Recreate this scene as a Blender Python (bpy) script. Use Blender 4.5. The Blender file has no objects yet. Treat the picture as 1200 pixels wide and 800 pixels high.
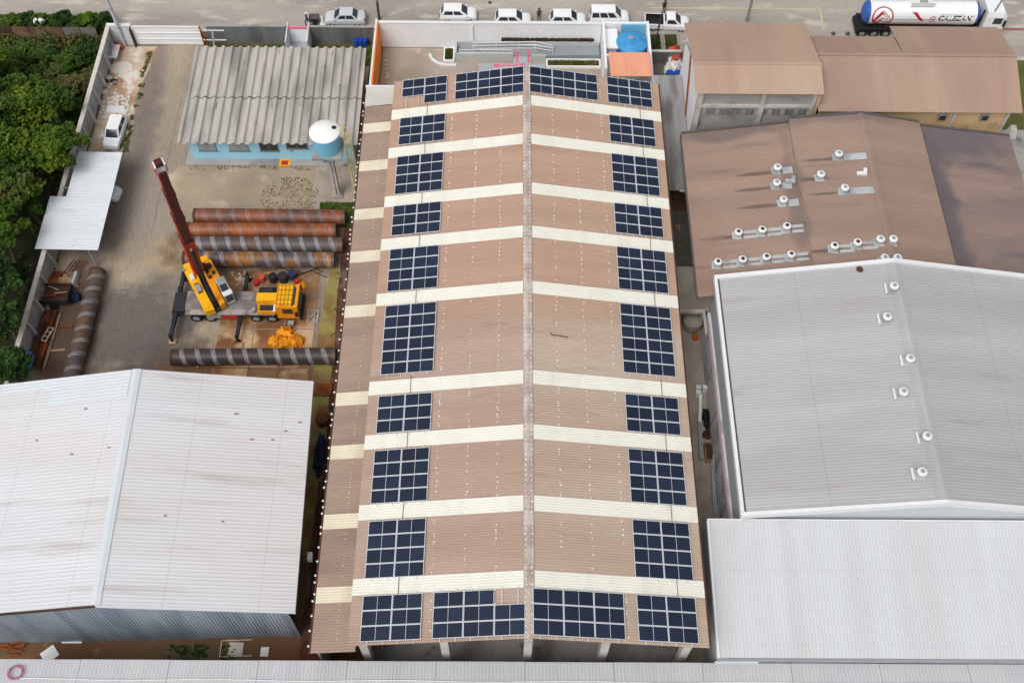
import bpy, math, random
from mathutils import Vector, Matrix, noise as mnoise
random.seed(7)
R = math.radians
sc = bpy.context.scene
col = sc.collection

# ------------------------------------------------------------------ camera
F, PIT, YAW, ROLL = 1261.627, R(58.6919), R(-0.40108), R(-0.71798)
CX, CZ = -1.7435, 81.03
c_, s_ = math.cos(YAW), math.sin(YAW)
Rv = Vector((c_, s_, 0)); Fw = Vector((-s_, c_, 0)); Zv = Vector((0, 0, 1))
fwd = Fw * math.cos(PIT) - Zv * math.sin(PIT)
upv = Fw * math.sin(PIT) + Zv * math.cos(PIT)
cr, sr = math.cos(ROLL), math.sin(ROLL)
r2 = Rv * cr - upv * sr
u2 = Rv * sr + upv * cr
cam = bpy.data.objects.new('camera', bpy.data.cameras.new('camera')); col.objects.link(cam)
cam.data.sensor_width = 36; cam.data.lens = F / 1200 * 36
cam.data.clip_end = 8000; cam.data.clip_start = .5
b_ = -fwd
cam.matrix_world = Matrix(((r2.x, u2.x, b_.x, CX), (r2.y, u2.y, b_.y, 0), (r2.z, u2.z, b_.z, CZ), (0, 0, 0, 1)))
sc.camera = cam
def ray(px, py):
    return r2 * ((px - 600) / F) + u2 * ((400 - py) / F) + fwd
def at(px, py, z=0.):
    d = ray(px, py); t = (z - CZ) / d.z
    return Vector((CX + t * d.x, t * d.y, z))
def on_plane(px, py, p0, n):
    d = ray(px, py); o = Vector((CX, 0, CZ)); p0 = Vector(p0); n = Vector(n)
    return o + d * ((p0 - o).dot(n) / d.dot(n))

# ------------------------------------------------------------------ light: overcast day
SUN_EL, SUN_AZ = R(56), R(215)            # azimuth clockwise from north (+Y)
w = bpy.data.worlds.new('World'); sc.world = w; w.use_nodes = True
nt = w.node_tree; bg = nt.nodes['Background']
sky = nt.nodes.new('ShaderNodeTexSky'); sky.sky_type = 'NISHITA'; sky.sun_disc = False
sky.sun_elevation = SUN_EL; sky.sun_rotation = SUN_AZ; sky.air_density = 1.0; sky.dust_density = 6.0; sky.ozone_density = 1.0
hs = nt.nodes.new('ShaderNodeHueSaturation'); hs.inputs['Saturation'].default_value = .22
nt.links.new(sky.outputs[0], hs.inputs['Color']); nt.links.new(hs.outputs[0], bg.inputs[0])
bg.inputs[1].default_value = .15
sl = bpy.data.lights.new('sun', 'SUN'); sl.energy = .8; sl.angle = R(35); sl.color = (1, .97, .92)
so = bpy.data.objects.new('sun', sl); col.objects.link(so)
sd = Vector((math.sin(SUN_AZ) * math.cos(SUN_EL), math.cos(SUN_AZ) * math.cos(SUN_EL), math.sin(SUN_EL)))
so.rotation_euler = sd.to_track_quat('Z', 'Y').to_euler(); so.location = (0, 60, 120)
vs = sc.view_settings; vs.view_transform = 'Standard'; vs.look = 'None'; vs.gamma = 1; vs.exposure = -.12
vs.use_curve_mapping = False

# ------------------------------------------------------------------ materials
def srgb(r, g, b):
    f = lambda v: ((v / 255) / 12.92) if v / 255 <= .04045 else ((v / 255 + .055) / 1.055) ** 2.4
    return (f(r), f(g), f(b))
MATS = {}
def M(name, c, rough=.8, var=.12, scale=.6, c2=None, s2=.35, t2=(.5, .65), stretch=(1, 1, 1), metal=0., sheet=None,
      fine=.06, fscale=9., spec=.35, bump=0., local=False, line=None, c3=None, s3=1.5, t3=(.6, .7), st3=(1, 1, 1), soft=(), ygrad=None):
    """procedural material: base colour, soft cloudy variation, fine grain, stain colours c2 / c3 with shapes of their own,
    per-sheet tint (axis, width, amount)"""
    if name in MATS: return MATS[name]
    m = bpy.data.materials.new(name); m.use_nodes = True; MATS[name] = m
    n = m.node_tree.nodes; l = m.node_tree.links; bs = n['Principled BSDF']
    bs.inputs['Roughness'].default_value = rough; bs.inputs['Metallic'].default_value = metal
    bs.inputs['Specular IOR Level'].default_value = spec
    if local:
        tc = n.new('ShaderNodeTexCoord'); pos = tc.outputs['Object']
    else:
        gm = n.new('ShaderNodeNewGeometry'); pos = gm.outputs['Position']
    def nz(sca, st, det=4):
        mp = n.new('ShaderNodeMapping'); mp.inputs['Scale'].default_value = st; l.new(pos, mp.inputs['Vector'])
        t = n.new('ShaderNodeTexNoise'); t.inputs['Scale'].default_value = sca; t.inputs['Detail'].default_value = det
        l.new(mp.outputs[0], t.inputs['Vector']); return t.outputs['Fac']
    def mr(v, a, b, c, d):
        k = n.new('ShaderNodeMapRange'); l.new(v, k.inputs[0])
        for i, q in enumerate((a, b, c, d)): k.inputs[1 + i].default_value = q
        return k.outputs[0]
    def mul(a, b):
        k = n.new('ShaderNodeMath'); k.operation = 'MULTIPLY'
        for i, q in enumerate((a, b)):
            if isinstance(q, (int, float)): k.inputs[i].default_value = q
            else: l.new(q, k.inputs[i])
        return k.outputs[0]
    def mix(fac, A, B):
        k = n.new('ShaderNodeMix'); k.data_type = 'RGBA'; l.new(fac, k.inputs[0])
        for i, q in ((6, A), (7, B)):
            if isinstance(q, tuple): k.inputs[i].default_value = (*q[:3], 1)
            else: l.new(q, k.inputs[i])
        return k.outputs[2]
    cc = tuple(c)
    if c2: cc = mix(mr(nz(s2, stretch, 6), t2[0], t2[1], 0, 1), cc, tuple(c2))
    if c3: cc = mix(mr(nz(s3, st3, 5), t3[0], t3[1], 0, 1), cc, tuple(c3))
    for (cx, cy, rx, ry, sc_, am) in soft:          # large stain with a ragged edge, at its own place on the ground
        mp = n.new('ShaderNodeMapping'); mp.inputs['Location'].default_value = (-cx / rx, -cy / ry, 0); mp.inputs['Scale'].default_value = (1 / rx, 1 / ry, 0)
        l.new(pos, mp.inputs['Vector']); ln = n.new('ShaderNodeVectorMath'); ln.operation = 'LENGTH'; l.new(mp.outputs[0], ln.inputs[0])
        ad = n.new('ShaderNodeMath'); ad.operation = 'ADD'; l.new(ln.outputs['Value'], ad.inputs[0]); l.new(mr(nz(.35, (1, 1, 1), 6), .2, .8, -.55, .55), ad.inputs[1])
        cc = mix(mr(ad.outputs[0], .55, 1.1, am, 0), cc, tuple(sc_))
    if ygrad:
        sy = n.new('ShaderNodeSeparateXYZ'); l.new(pos, sy.inputs[0]); cc = mix(mr(sy.outputs[1], ygrad[0], ygrad[1], 0, ygrad[3]), cc, tuple(ygrad[2]))
    val = mr(nz(scale, stretch), .25, .75, 1 - var, 1 + var)
    val = mul(val, mr(nz(fscale, stretch, 2), .3, .7, 1 - fine, 1 + fine))
    sp = None
    if sheet or line:
        sp = n.new('ShaderNodeSeparateXYZ'); l.new(pos, sp.inputs[0])
    if sheet:
        ax, wd, am = sheet
        k = n.new('ShaderNodeMath'); k.operation = 'DIVIDE'; l.new(sp.outputs[ax], k.inputs[0]); k.inputs[1].default_value = wd
        f = n.new('ShaderNodeMath'); f.operation = 'FLOOR'; l.new(k.outputs[0], f.inputs[0])
        wn = n.new('ShaderNodeTexWhiteNoise'); wn.noise_dimensions = '1D'; l.new(f.outputs[0], wn.inputs['W'])
        val = mul(val, mr(wn.outputs['Value'], 0, 1, 1 - am, 1 + am))
    if line:                                   # thin lap seams: (axis, spacing, width fraction, darkness)
        ax, spc, wf, dk = line
        k = n.new('ShaderNodeMath'); k.operation = 'DIVIDE'; l.new(sp.outputs[ax], k.inputs[0]); k.inputs[1].default_value = spc
        f = n.new('ShaderNodeMath'); f.operation = 'FRACT'; l.new(k.outputs[0], f.inputs[0])
        g = n.new('ShaderNodeMath'); g.operation = 'LESS_THAN'; l.new(f.outputs[0], g.inputs[0]); g.inputs[1].default_value = wf
        val = mul(val, mr(g.outputs[0], 0, 1, 1, 1 - dk))
    hv = n.new('ShaderNodeHueSaturation'); l.new(val, hv.inputs['Value'])
    if isinstance(cc, tuple): hv.inputs['Color'].default_value = (*cc, 1)
    else: l.new(cc, hv.inputs['Color'])
    l.new(hv.outputs[0], bs.inputs['Base Color'])
    if bump:
        bp = n.new('ShaderNodeBump'); bp.inputs['Strength'].default_value = bump; bp.inputs['Distance'].default_value = .05
        l.new(nz(fscale, (1, 1, 1), 5), bp.inputs['Height']); l.new(bp.outputs[0], bs.inputs['Normal'])
    return m

# metals and roofs
M('roof_brown_l', srgb(170, 145, 130), .7, .05, .35, c2=srgb(178, 156, 142), s2=.10, t2=(.45, .65), stretch=(.35, 1.6, 1), sheet=(1, .98, .035), fine=.04, fscale=5, c3=srgb(142, 118, 104), s3=.5, t3=(.62, .8), st3=(.25, 2.2, 1), ygrad=(44.5, 46.5, srgb(176, 143, 122), .7))
M('roof_brown_r', srgb(178, 156, 138), .7, .05, .35, c2=srgb(184, 166, 150), s2=.10, t2=(.45, .65), stretch=(.35, 1.6, 1), sheet=(1, .98, .035), fine=.04, fscale=5, c3=srgb(152, 130, 114), s3=.5, t3=(.62, .8), st3=(.25, 2.2, 1), ygrad=(44.5, 46.5, srgb(178, 146, 124), .7))  # paler than the left slope: its sheen is painted into the colour
M('roof_brown_annex', srgb(160, 138, 124), .75, .07, .5, c2=srgb(144, 124, 112), s2=.2, t2=(.5, .7), stretch=(.4, 1.5, 1), sheet=(1, .98, .04))
M('roof_tan', srgb(178, 153, 133), .75, .05, .25, c2=srgb(172, 144, 128), s2=.15, t2=(.45, .65), stretch=(1.6, .35, 1), sheet=(0, .98, .03))
M('roof_tan_east', srgb(166, 141, 124), .75, .05, .25, c2=srgb(160, 133, 120), s2=.15, t2=(.45, .65), stretch=(1.6, .35, 1), sheet=(0, .98, .03))
M('skylight', srgb(226, 225, 213), .6, .02, .6, c2=srgb(219, 217, 203), s2=.5, t2=(.5, .7), stretch=(1.5, .4, 1), fine=.03)
M('skylight_dim', srgb(218, 209, 188), .6, .05, .8, c2=srgb(204, 194, 172), s2=.6, t2=(.5, .7), stretch=(1.2, .5, 1), fine=.03)
M('ridge', srgb(170, 152, 142), .75, .1, 1.2, c2=srgb(192, 180, 172), s2=.9, t2=(.45, .6), stretch=(1, .8, 1))
M('roof_white', srgb(207, 203, 203), .55, .03, .2, c2=srgb(209, 210, 214), s2=.07, t2=(.45, .6), stretch=(.3, 1.5, 1), sheet=(1, 1.0, .022), fine=.02, c3=srgb(184, 176, 173), s3=.35, t3=(.58, .8), st3=(.22, 2.6, 1), line=(0, 6.3, .012, .14))
M('roof_white_clear', srgb(206, 212, 217), .5, .03, .5, fine=.02)
M('roof_grey', srgb(176, 175, 177), .5, .04, .25, c2=srgb(168, 166, 168), s2=.15, t2=(.45, .6), stretch=(.25, 1.8, 1), sheet=(1, 1.0, .022), fine=.025, c3=srgb(160, 156, 156), s3=.35, t3=(.62, .8), st3=(.3, 2.4, 1), line=(0, 7.1, .014, .12))
M('roof_pale', srgb(199, 202, 205), .5, .03, .2, c2=srgb(194, 195, 198), s2=.15, t2=(.45, .6), stretch=(1.8, .25, 1), sheet=(0, 1.0, .02), fine=.02, line=(1, 5.2, .012, .08))
M('roof_pale_s', srgb(196, 196, 199), .5, .04, .3, c2=srgb(190, 190, 194), s2=.3, t2=(.45, .62), stretch=(1.8, .3, 1), sheet=(0, 1.0, .03), fine=.03)
M('roof_carport', srgb(214, 219, 224), .5, .03, .3, c2=srgb(200, 205, 210), s2=.5, t2=(.55, .7), stretch=(.5, 2, 1), c3=srgb(140, 135, 130), s3=.9, t3=(.72, .76), st3=(1, 2.4, 1))
M('roof_zinc', srgb(158, 156, 157), .55, .1, .5, c2=srgb(118, 112, 110), s2=.25, t2=(.5, .62), stretch=(2, .5, 1), sheet=(0, .8, .06))
M('roof_salmon', srgb(238, 168, 136), .7, .03, .4, c2=srgb(226, 152, 122), s2=.4, t2=(.5, .7), stretch=(2, .4, 1))
M('fibre_cement', srgb(182, 177, 170), .9, .10, .5, c2=srgb(140, 135, 131), s2=.35, t2=(.45, .66), stretch=(2.2, .35, 1), c3=srgb(92, 87, 88), s3=.8, t3=(.66, .76), st3=(2.6, .5, 1), fine=.07)
M('trim_white', srgb(222, 223, 225), .6, .03, .8)
M('trim_grey', srgb(150, 152, 156), .6, .06, .8)
M('sheet_wall', srgb(166, 176, 186), .45, .08, .3, c2=srgb(138, 150, 162), s2=.3, t2=(.45, .6), stretch=(2.5, 2.5, .3), sheet=(0, .9, .06))
M('wall_grey', srgb(176, 183, 187), .7, .04, .3, c2=srgb(162, 168, 172), s2=.3, stretch=(1, 1, .4))
M('wall_lowgrey', srgb(212, 212, 216), .8, .05, .4, c2=srgb(170, 170, 172), s2=.4, stretch=(1, 1, .5))
M('wall_palegrey', srgb(196, 204, 208), .7, .03, .3)
M('wall_beige', srgb(170, 155, 140), .85, .08, .5, c2=srgb(140, 128, 118), s2=.6)
M('wall_white', srgb(236, 238, 240), .8, .012, .3, c2=srgb(230, 230, 231), s2=.4, t2=(.5, .75), stretch=(1, 1, .4))
M('wall_yellow', srgb(208, 176, 134), .85, .06, .6, c2=srgb(150, 126, 100), s2=.5, t2=(.55, .75))
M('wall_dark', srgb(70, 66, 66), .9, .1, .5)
M('concrete', srgb(160, 158, 154), .9, .1, .5, c2=srgb(122, 118, 114), s2=.35, t2=(.5, .7), c3=srgb(90, 86, 82), s3=.7, t3=(.62, .75))
M('concrete_pale', srgb(192, 188, 182), .9, .08, .6, c2=srgb(160, 154, 146), s2=.5, t2=(.5, .7))
M('concrete_dark', srgb(118, 120, 120), .9, .1, .7, c2=srgb(88, 88, 88), s2=.4, t2=(.45, .7), stretch=(1.5, 1, .4))
M('concrete_panel', srgb(166, 166, 162), .9, .08, .6, c2=srgb(132, 130, 126), s2=.5, t2=(.5, .72))
M('coping', srgb(206, 200, 190), .9, .08, .8, c2=srgb(160, 150, 140), s2=.8, t2=(.55, .7))
M('blue_wall', srgb(158, 212, 236), .7, .03, .5)
M('orange_wall', srgb(250, 138, 36), .7, .04, .6)
M('salmon_trim', srgb(232, 120, 150), .7, .05, .6)
M('glass', srgb(46, 54, 62), .12, .1, .8, spec=.6)
M('glass_pale', srgb(150, 158, 164), .2, .12, 1.4, spec=.6)
M('frame_blue', srgb(112, 128, 142), .6, .08, 1)
M('frame_grey', srgb(120, 130, 138), .5, .05, 1)
# ground
M('earth', srgb(112, 78, 58), .95, .2, .15, c2=srgb(92, 82, 58), s2=.1, t2=(.45, .6), c3=srgb(130, 104, 84), s3=.6, fine=.12)
M('street', srgb(170, 162, 153), .95, .08, .12, c2=srgb(152, 144, 137), s2=.08, t2=(.42, .6), stretch=(.5, 2.2, 1), c3=srgb(190, 182, 172), s3=.5, t3=(.54, .68), st3=(.5, 1.6, 1), fine=.09, fscale=3)
M('yard', srgb(152, 139, 124), .9, .12, .12, c2=srgb(168, 152, 130), s2=.07, t2=(.42, .6), stretch=(2.4, .5, 1), c3=srgb(130, 118, 108), s3=.12, t3=(.5, .66), st3=(1.8, .6, 1), fine=.11, fscale=2.2,
  soft=((-34.5, 50, 6.5, 7.5, srgb(106, 99, 94), 1.), (-31, 46, 5, 4, srgb(92, 86, 82), .8), (-40.6, 50, 2.8, 8, srgb(92, 72, 58), .9), (-34, 58.5, 5, 2.2, srgb(168, 147, 118), .8), (-23, 60, 10, 4.5, srgb(96, 72, 54), .9),
        (-26, 66, 6, 2.2, srgb(178, 160, 136), .7), (-37.8, 70, 1.3, 12, srgb(122, 112, 106), .8), (-24, 45, 9, 4.5, srgb(112, 82, 58), .9), (-36, 64, 2, 8, srgb(138, 128, 120), .7)))
M('sand', srgb(192, 172, 150), .95, .10, .4, c2=srgb(166, 130, 100), s2=.3, t2=(.5, .62), c3=srgb(214, 206, 196), s3=.5, t3=(.54, .64), fine=.1)
M('tan_floor', srgb(164, 147, 126), .95, .08, .25, c2=srgb(148, 134, 118), s2=.2, t2=(.45, .62), c3=srgb(188, 172, 150), s3=.3, t3=(.55, .7), fine=.08, fscale=4)
M('path_floor', srgb(168, 156, 142), .9, .1, .4, c2=srgb(146, 134, 120), s2=.4, t2=(.45, .65), c3=srgb(190, 182, 172), s3=.5, t3=(.6, .7))
M('rust_floor', srgb(170, 130, 92), .85, .14, .3, c2=srgb(124, 84, 54), s2=.25, t2=(.45, .6), c3=srgb(196, 166, 132), s3=.35, t3=(.52, .66), fine=.08, fscale=4)
M('rust_floor2', srgb(150, 118, 88), .85, .14, .3, c2=srgb(108, 74, 50), s2=.3, t2=(.42, .6), c3=srgb(186, 160, 130), s3=.4, t3=(.56, .7), fine=.08, fscale=4)
M('moss_floor', srgb(152, 140, 80), .95, .2, .4, c2=srgb(128, 130, 72), s2=.4, t2=(.45, .6), c3=srgb(130, 96, 64), s3=.5, t3=(.46, .62), fine=.1)
M('rusty_dirt', srgb(92, 58, 42), .95, .2, .5, c2=srgb(120, 98, 84), s2=.35, t2=(.5, .62), c3=srgb(66, 46, 40), s3=.6, t3=(.52, .64), fine=.14)
M('court', srgb(166, 153, 141), .9, .09, .3, c2=srgb(148, 136, 122), s2=.25, t2=(.45, .65), c3=srgb(190, 172, 160), s3=.5, fine=.06, fscale=4)
M('ramp_grey', srgb(138, 146, 150), .85, .05, .5)
M('ramp_pale', srgb(188, 192, 190), .85, .05, .6)
M('pad_grey', srgb(166, 172, 176), .85, .05, .6)
M('alley', srgb(174, 165, 152), .9, .1, .3, c2=srgb(146, 138, 126), s2=.3, t2=(.45, .62), fine=.08)
M('alley_dark', srgb(110, 104, 96), .9, .15, .4, c2=srgb(84, 86, 76), s2=.4, t2=(.42, .6), c3=srgb(120, 112, 104), s3=.4, t3=(.56, .66), fine=.1)
M('turf', srgb(88, 92, 46), .95, .2, .6, c2=srgb(112, 98, 60), s2=.5, t2=(.5, .65), fine=.15)
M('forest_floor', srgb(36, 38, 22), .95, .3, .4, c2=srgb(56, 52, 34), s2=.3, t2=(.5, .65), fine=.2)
M('pink_hose', srgb(186, 124, 152), .7, .1, 2)
M('fence_rust', srgb(124, 94, 74), .9, .2, 1.2, c2=srgb(98, 72, 58), s2=.8, t2=(.45, .6))
M('fence_grey', srgb(116, 108, 104), .9, .2, 1.2)
M('pink_paint', srgb(228, 96, 130), .8, .05, 1)
M('yellow_paint', srgb(196, 182, 146), .85, .1, 1)
M('pipe_pink', srgb(178, 146, 148), .8, .1, 1)
M('red_kerb', srgb(150, 96, 92), .9, .1, 1)
# steel and things
M('alu', srgb(208, 212, 216), .4, .03, 1, metal=.0, spec=.5)
M('galv', srgb(178, 182, 184), .45, .08, 1.2, c2=srgb(150, 152, 154), s2=.8)
M('galv_white', srgb(222, 225, 226), .4, .05, 1.2)
M('soot', srgb(92, 84, 84), .9, .2, 2)
M('black', srgb(34, 34, 36), .6, .15, 2)
M('rubber', srgb(30, 30, 31), .8, .15, 3)
M('car_white', srgb(236, 237, 239), .3, .01, 1, spec=.5)
M('car_silver', srgb(196, 200, 206), .3, .02, 1, spec=.5)
M('hubcap', srgb(150, 152, 154), .4, .05, 2)
M('lamp', srgb(220, 224, 226), .2, .02, 1)
M('red_lamp', srgb(150, 24, 24), .3, .05, 1)
M('crane_yellow', srgb(240, 178, 18), .45, .06, 1.5, c2=srgb(214, 146, 20), s2=1.2, t2=(.55, .7))
M('crane_orange', srgb(236, 150, 26), .45, .06, 1.5)
M('crane_red', srgb(186, 24, 26), .4, .06, 1, c2=srgb(130, 20, 24), s2=.8, t2=(.5, .7))
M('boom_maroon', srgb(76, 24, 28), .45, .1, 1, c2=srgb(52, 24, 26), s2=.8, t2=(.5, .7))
M('crane_grey', srgb(118, 112, 112), .6, .14, 1.2, c2=srgb(146, 140, 136), s2=.9, t2=(.5, .65))
M('crane_plate', srgb(164, 154, 148), .55, .14, 1.4, c2=srgb(124, 112, 106), s2=1.0, t2=(.5, .65))
M('crane_dark', srgb(44, 46, 52), .6, .15, 1.5)
M('crane_cabin', srgb(196, 192, 180), .5, .06, 1.5)
M('green_glass', srgb(34, 66, 54), .12, .1, 1, spec=.6)
M('brown_line', srgb(150, 92, 24), .7, .1, 2)
M('rust', srgb(138, 72, 36), .9, .2, 1.2, c2=srgb(90, 52, 36), s2=.8, t2=(.45, .6))
M('rust_dark', srgb(84, 54, 44), .9, .2, 1.2, c2=srgb(60, 48, 46), s2=.8)
M('wood', srgb(176, 146, 112), .9, .15, 2, c2=srgb(130, 100, 74), s2=1.5)
M('orange_tarp', srgb(238, 160, 34), .7, .12, 2.5, c2=srgb(210, 126, 24), s2=2.0, t2=(.45, .6))
M('blue_plastic', srgb(30, 70, 160), .45, .08, 2)
M('blue_tarp', srgb(34, 48, 82), .6, .2, 1.5)
M('tank_blue', srgb(64, 150, 206), .4, .06, 1.5, c2=srgb(52, 128, 184), s2=1)
M('tank_blue_pale', srgb(120, 186, 216), .45, .05, 1)
M('tank_white', srgb(236, 237, 234), .5, .02, 1)
M('tank_side', srgb(126, 200, 232), .45, .04, 1)
M('pole_concrete', srgb(140, 138, 134), .9, .1, 1)
M('pole_dark', srgb(72, 66, 62), .9, .1, 1)
M('pole_pale', srgb(186, 190, 196), .8, .08, 1)
M('ladder_yellow', srgb(206, 196, 140), .6, .05, 1)
M('red', srgb(186, 40, 36), .6, .1, 2)
M('terracotta', srgb(196, 88, 60), .8, .15, 2)
M('tanker_white', srgb(236, 238, 240), .35, .02, .5, spec=.5)
M('tanker_blue', srgb(52, 96, 170), .4, .06, 1)
M('ink_red', srgb(176, 30, 52), .5, .03, 1)
M('ink_black', srgb(24, 24, 28), .5, .03, 1)
M('ink_grey', srgb(150, 152, 160), .5, .03, 1)
M('cloth_blue', srgb(58, 60, 100), .9, .15, 4)
M('cloth_dark', srgb(40, 36, 40), .9, .15, 4)
M('cloth_white', srgb(226, 226, 226), .9, .05, 4)
M('skin', srgb(150, 104, 82), .6, .05, 4)
M('hair', srgb(28, 24, 22), .7, .1, 4)
M('stone', srgb(206, 198, 188), .95, .1, 3)
M('leaf_a', srgb(66, 92, 22), .6, .3, .5, c2=srgb(98, 116, 30), s2=.35, t2=(.47, .64), c3=srgb(42, 62, 20), s3=.3, t3=(.48, .64), fine=.25, fscale=2.2, spec=.15)
M('leaf_b', srgb(54, 78, 26), .6, .3, .5, c2=srgb(76, 98, 34), s2=.4, t2=(.45, .65), c3=srgb(88, 86, 46), s3=.25, t3=(.56, .7), fine=.25, fscale=2.2, spec=.15)
M('leaf_c', srgb(40, 64, 26), .6, .3, .5, c2=srgb(58, 86, 32), s2=.4, t2=(.5, .65), fine=.25, fscale=2.2, spec=.15)
M('leaf_dry', srgb(92, 92, 52), .8, .3, .6, c2=srgb(70, 84, 40), s2=.4, t2=(.42, .6), c3=srgb(112, 94, 66), s3=.5, t3=(.55, .68), fine=.22, fscale=2.5, spec=.15)
M('leaf_under', srgb(66, 84, 34), .7, .25, .5, c2=srgb(84, 98, 42), s2=.3, t2=(.45, .62), c3=srgb(92, 84, 50), s3=.25, t3=(.5, .64), fine=.25, fscale=2.2, spec=.15)
M('bark', srgb(92, 78, 66), .95, .2, 2)

# photovoltaic glass: dark blue cells with faint rows, in the pane's own coordinates
def pv():
    m = bpy.data.materials.new('pv_cells'); m.use_nodes = True; MATS['pv'] = m
    n = m.node_tree.nodes; l = m.node_tree.links; bs = n['Principled BSDF']
    tc = n.new('ShaderNodeTexCoord'); sp = n.new('ShaderNodeSeparateXYZ'); l.new(tc.outputs['Object'], sp.inputs[0])
    oi = n.new('ShaderNodeObjectInfo')
    def frac(sock, d):
        k = n.new('ShaderNodeMath'); k.operation = 'DIVIDE'; l.new(sock, k.inputs[0]); k.inputs[1].default_value = d
        f = n.new('ShaderNodeMath'); f.operation = 'FRACT'; l.new(k.outputs[0], f.inputs[0])
        g = n.new('ShaderNodeMath'); g.operation = 'LESS_THAN'; l.new(f.outputs[0], g.inputs[0]); return g
    gy = frac(sp.outputs[1], .158); gy.inputs[1].default_value = .10
    gx = frac(sp.outputs[0], .082); gx.inputs[1].default_value = .05
    mx = n.new('ShaderNodeMath'); mx.operation = 'MAXIMUM'
    k = n.new('ShaderNodeMath'); k.operation = 'MULTIPLY'; l.new(gx.outputs[0], k.inputs[0]); k.inputs[1].default_value = .35
    l.new(gy.outputs[0], mx.inputs[0]); l.new(k.outputs[0], mx.inputs[1])
    q = n.new('ShaderNodeMix'); q.data_type = 'RGBA'; l.new(mx.outputs[0], q.inputs[0])
    q.inputs[6].default_value = (.010, .017, .040, 1); q.inputs[7].default_value = (.045, .058, .088, 1)
    wn = n.new('ShaderNodeTexWhiteNoise'); wn.noise_dimensions = '1D'; l.new(oi.outputs['Random'], wn.inputs['W'])
    mp = n.new('ShaderNodeMapRange'); l.new(wn.outputs['Value'], mp.inputs[0]); mp.inputs[3].default_value = .8; mp.inputs[4].default_value = 1.25
    h = n.new('ShaderNodeHueSaturation'); l.new(mp.outputs[0], h.inputs['Value']); l.new(q.outputs[2], h.inputs['Color'])
    l.new(h.outputs[0], bs.inputs['Base Color']); bs.inputs['Roughness'].default_value = .22; bs.inputs['Specular IOR Level'].default_value = .42
pv()

# spiral-welded pipe: rust and steel, with sky glints painted as pale bands round the axis (local X)
def pipe_mat(name, rust, steel, amt, glint=.5, pitch=1.35):
    m = bpy.data.materials.new(name); m.use_nodes = True; MATS[name] = m
    n = m.node_tree.nodes; l = m.node_tree.links; bs = n['Principled BSDF']
    tc = n.new('ShaderNodeTexCoord'); sp = n.new('ShaderNodeSeparateXYZ'); l.new(tc.outputs['Object'], sp.inputs[0])
    def ma(op, a, b):
        k = n.new('ShaderNodeMath'); k.operation = op
        for i, q in enumerate((a, b)):
            if q is None: continue
            if isinstance(q, (int, float)): k.inputs[i].default_value = q
            else: l.new(q, k.inputs[i])
        return k.outputs[0]
    ang = ma('DIVIDE', ma('ARCTAN2', sp.outputs[1], sp.outputs[2]), 2 * math.pi)
    hel = ma('FRACT', ma('ADD', ma('DIVIDE', sp.outputs[0], pitch), ang), None)
    helw = ma('ADD', ma('DIVIDE', sp.outputs[0], pitch), ang)
    band = n.new('ShaderNodeMapRange'); band.interpolation_type = 'SMOOTHSTEP'
    l.new(ma('ABSOLUTE', ma('SUBTRACT', hel, .5), None), band.inputs[0])
    band.inputs[1].default_value = .06; band.inputs[2].default_value = .2; band.inputs[3].default_value = 1; band.inputs[4].default_value = 0
    seam = ma('LESS_THAN', ma('ABSOLUTE', ma('SUBTRACT', hel, .5), None), .018)
    def nz(scale, st, vec=tc.outputs['Object'], d=5):
        mp = n.new('ShaderNodeMapping'); mp.inputs['Scale'].default_value = st; l.new(vec, mp.inputs[0])
        t = n.new('ShaderNodeTexNoise'); t.inputs['Scale'].default_value = scale; t.inputs['Detail'].default_value = d
        l.new(mp.outputs[0], t.inputs['Vector']); return t.outputs['Fac']
    f = n.new('ShaderNodeMapRange'); l.new(nz(.6, (1.2, 1, 1)), f.inputs[0]); f.inputs[1].default_value = amt - .1; f.inputs[2].default_value = amt + .1
    f2 = n.new('ShaderNodeMapRange'); l.new(nz(2.2, (2.5, .6, .6)), f2.inputs[0]); f2.inputs[1].default_value = .3; f2.inputs[2].default_value = .7; f2.inputs[3].default_value = .72; f2.inputs[4].default_value = 1.25
    def mix(fac, A, B):
        k = n.new('ShaderNodeMix'); k.data_type = 'RGBA'; l.new(fac, k.inputs[0])
        for i, q in ((6, A), (7, B)):
            if isinstance(q, tuple): k.inputs[i].default_value = (*q[:3], 1)
            else: l.new(q, k.inputs[i])
        return k.outputs[2]
    c = mix(f.outputs[0], rust, steel)
    c = mix(ma('MULTIPLY', ma('MULTIPLY', band.outputs[0], glint), f2.outputs[0]), c, srgb(176, 176, 184))
    c = mix(ma('MULTIPLY', seam, .5), c, srgb(60, 50, 48))
    h = n.new('ShaderNodeHueSaturation'); l.new(f2.outputs[0], h.inputs['Value']); l.new(c, h.inputs['Color'])
    l.new(h.outputs[0], bs.inputs['Base Color']); bs.inputs['Roughness'].default_value = .5
pipe_mat('pipe_rust', srgb(128, 68, 36), srgb(92, 66, 56), .54, .16)
pipe_mat('pipe_orange', srgb(146, 80, 34), srgb(112, 64, 40), .55, .12)
pipe_mat('pipe_steel', srgb(96, 74, 62), srgb(82, 75, 76), .48, .5)
pipe_mat('pipe_mixed', srgb(152, 98, 36), srgb(80, 72, 73), .50, .4)
pipe_mat('pipe_dark', srgb(72, 52, 44), srgb(66, 58, 57), .5, .55)
pipe_mat('pipe_brown', srgb(98, 74, 52), srgb(82, 72, 70), .5, .35)

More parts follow.
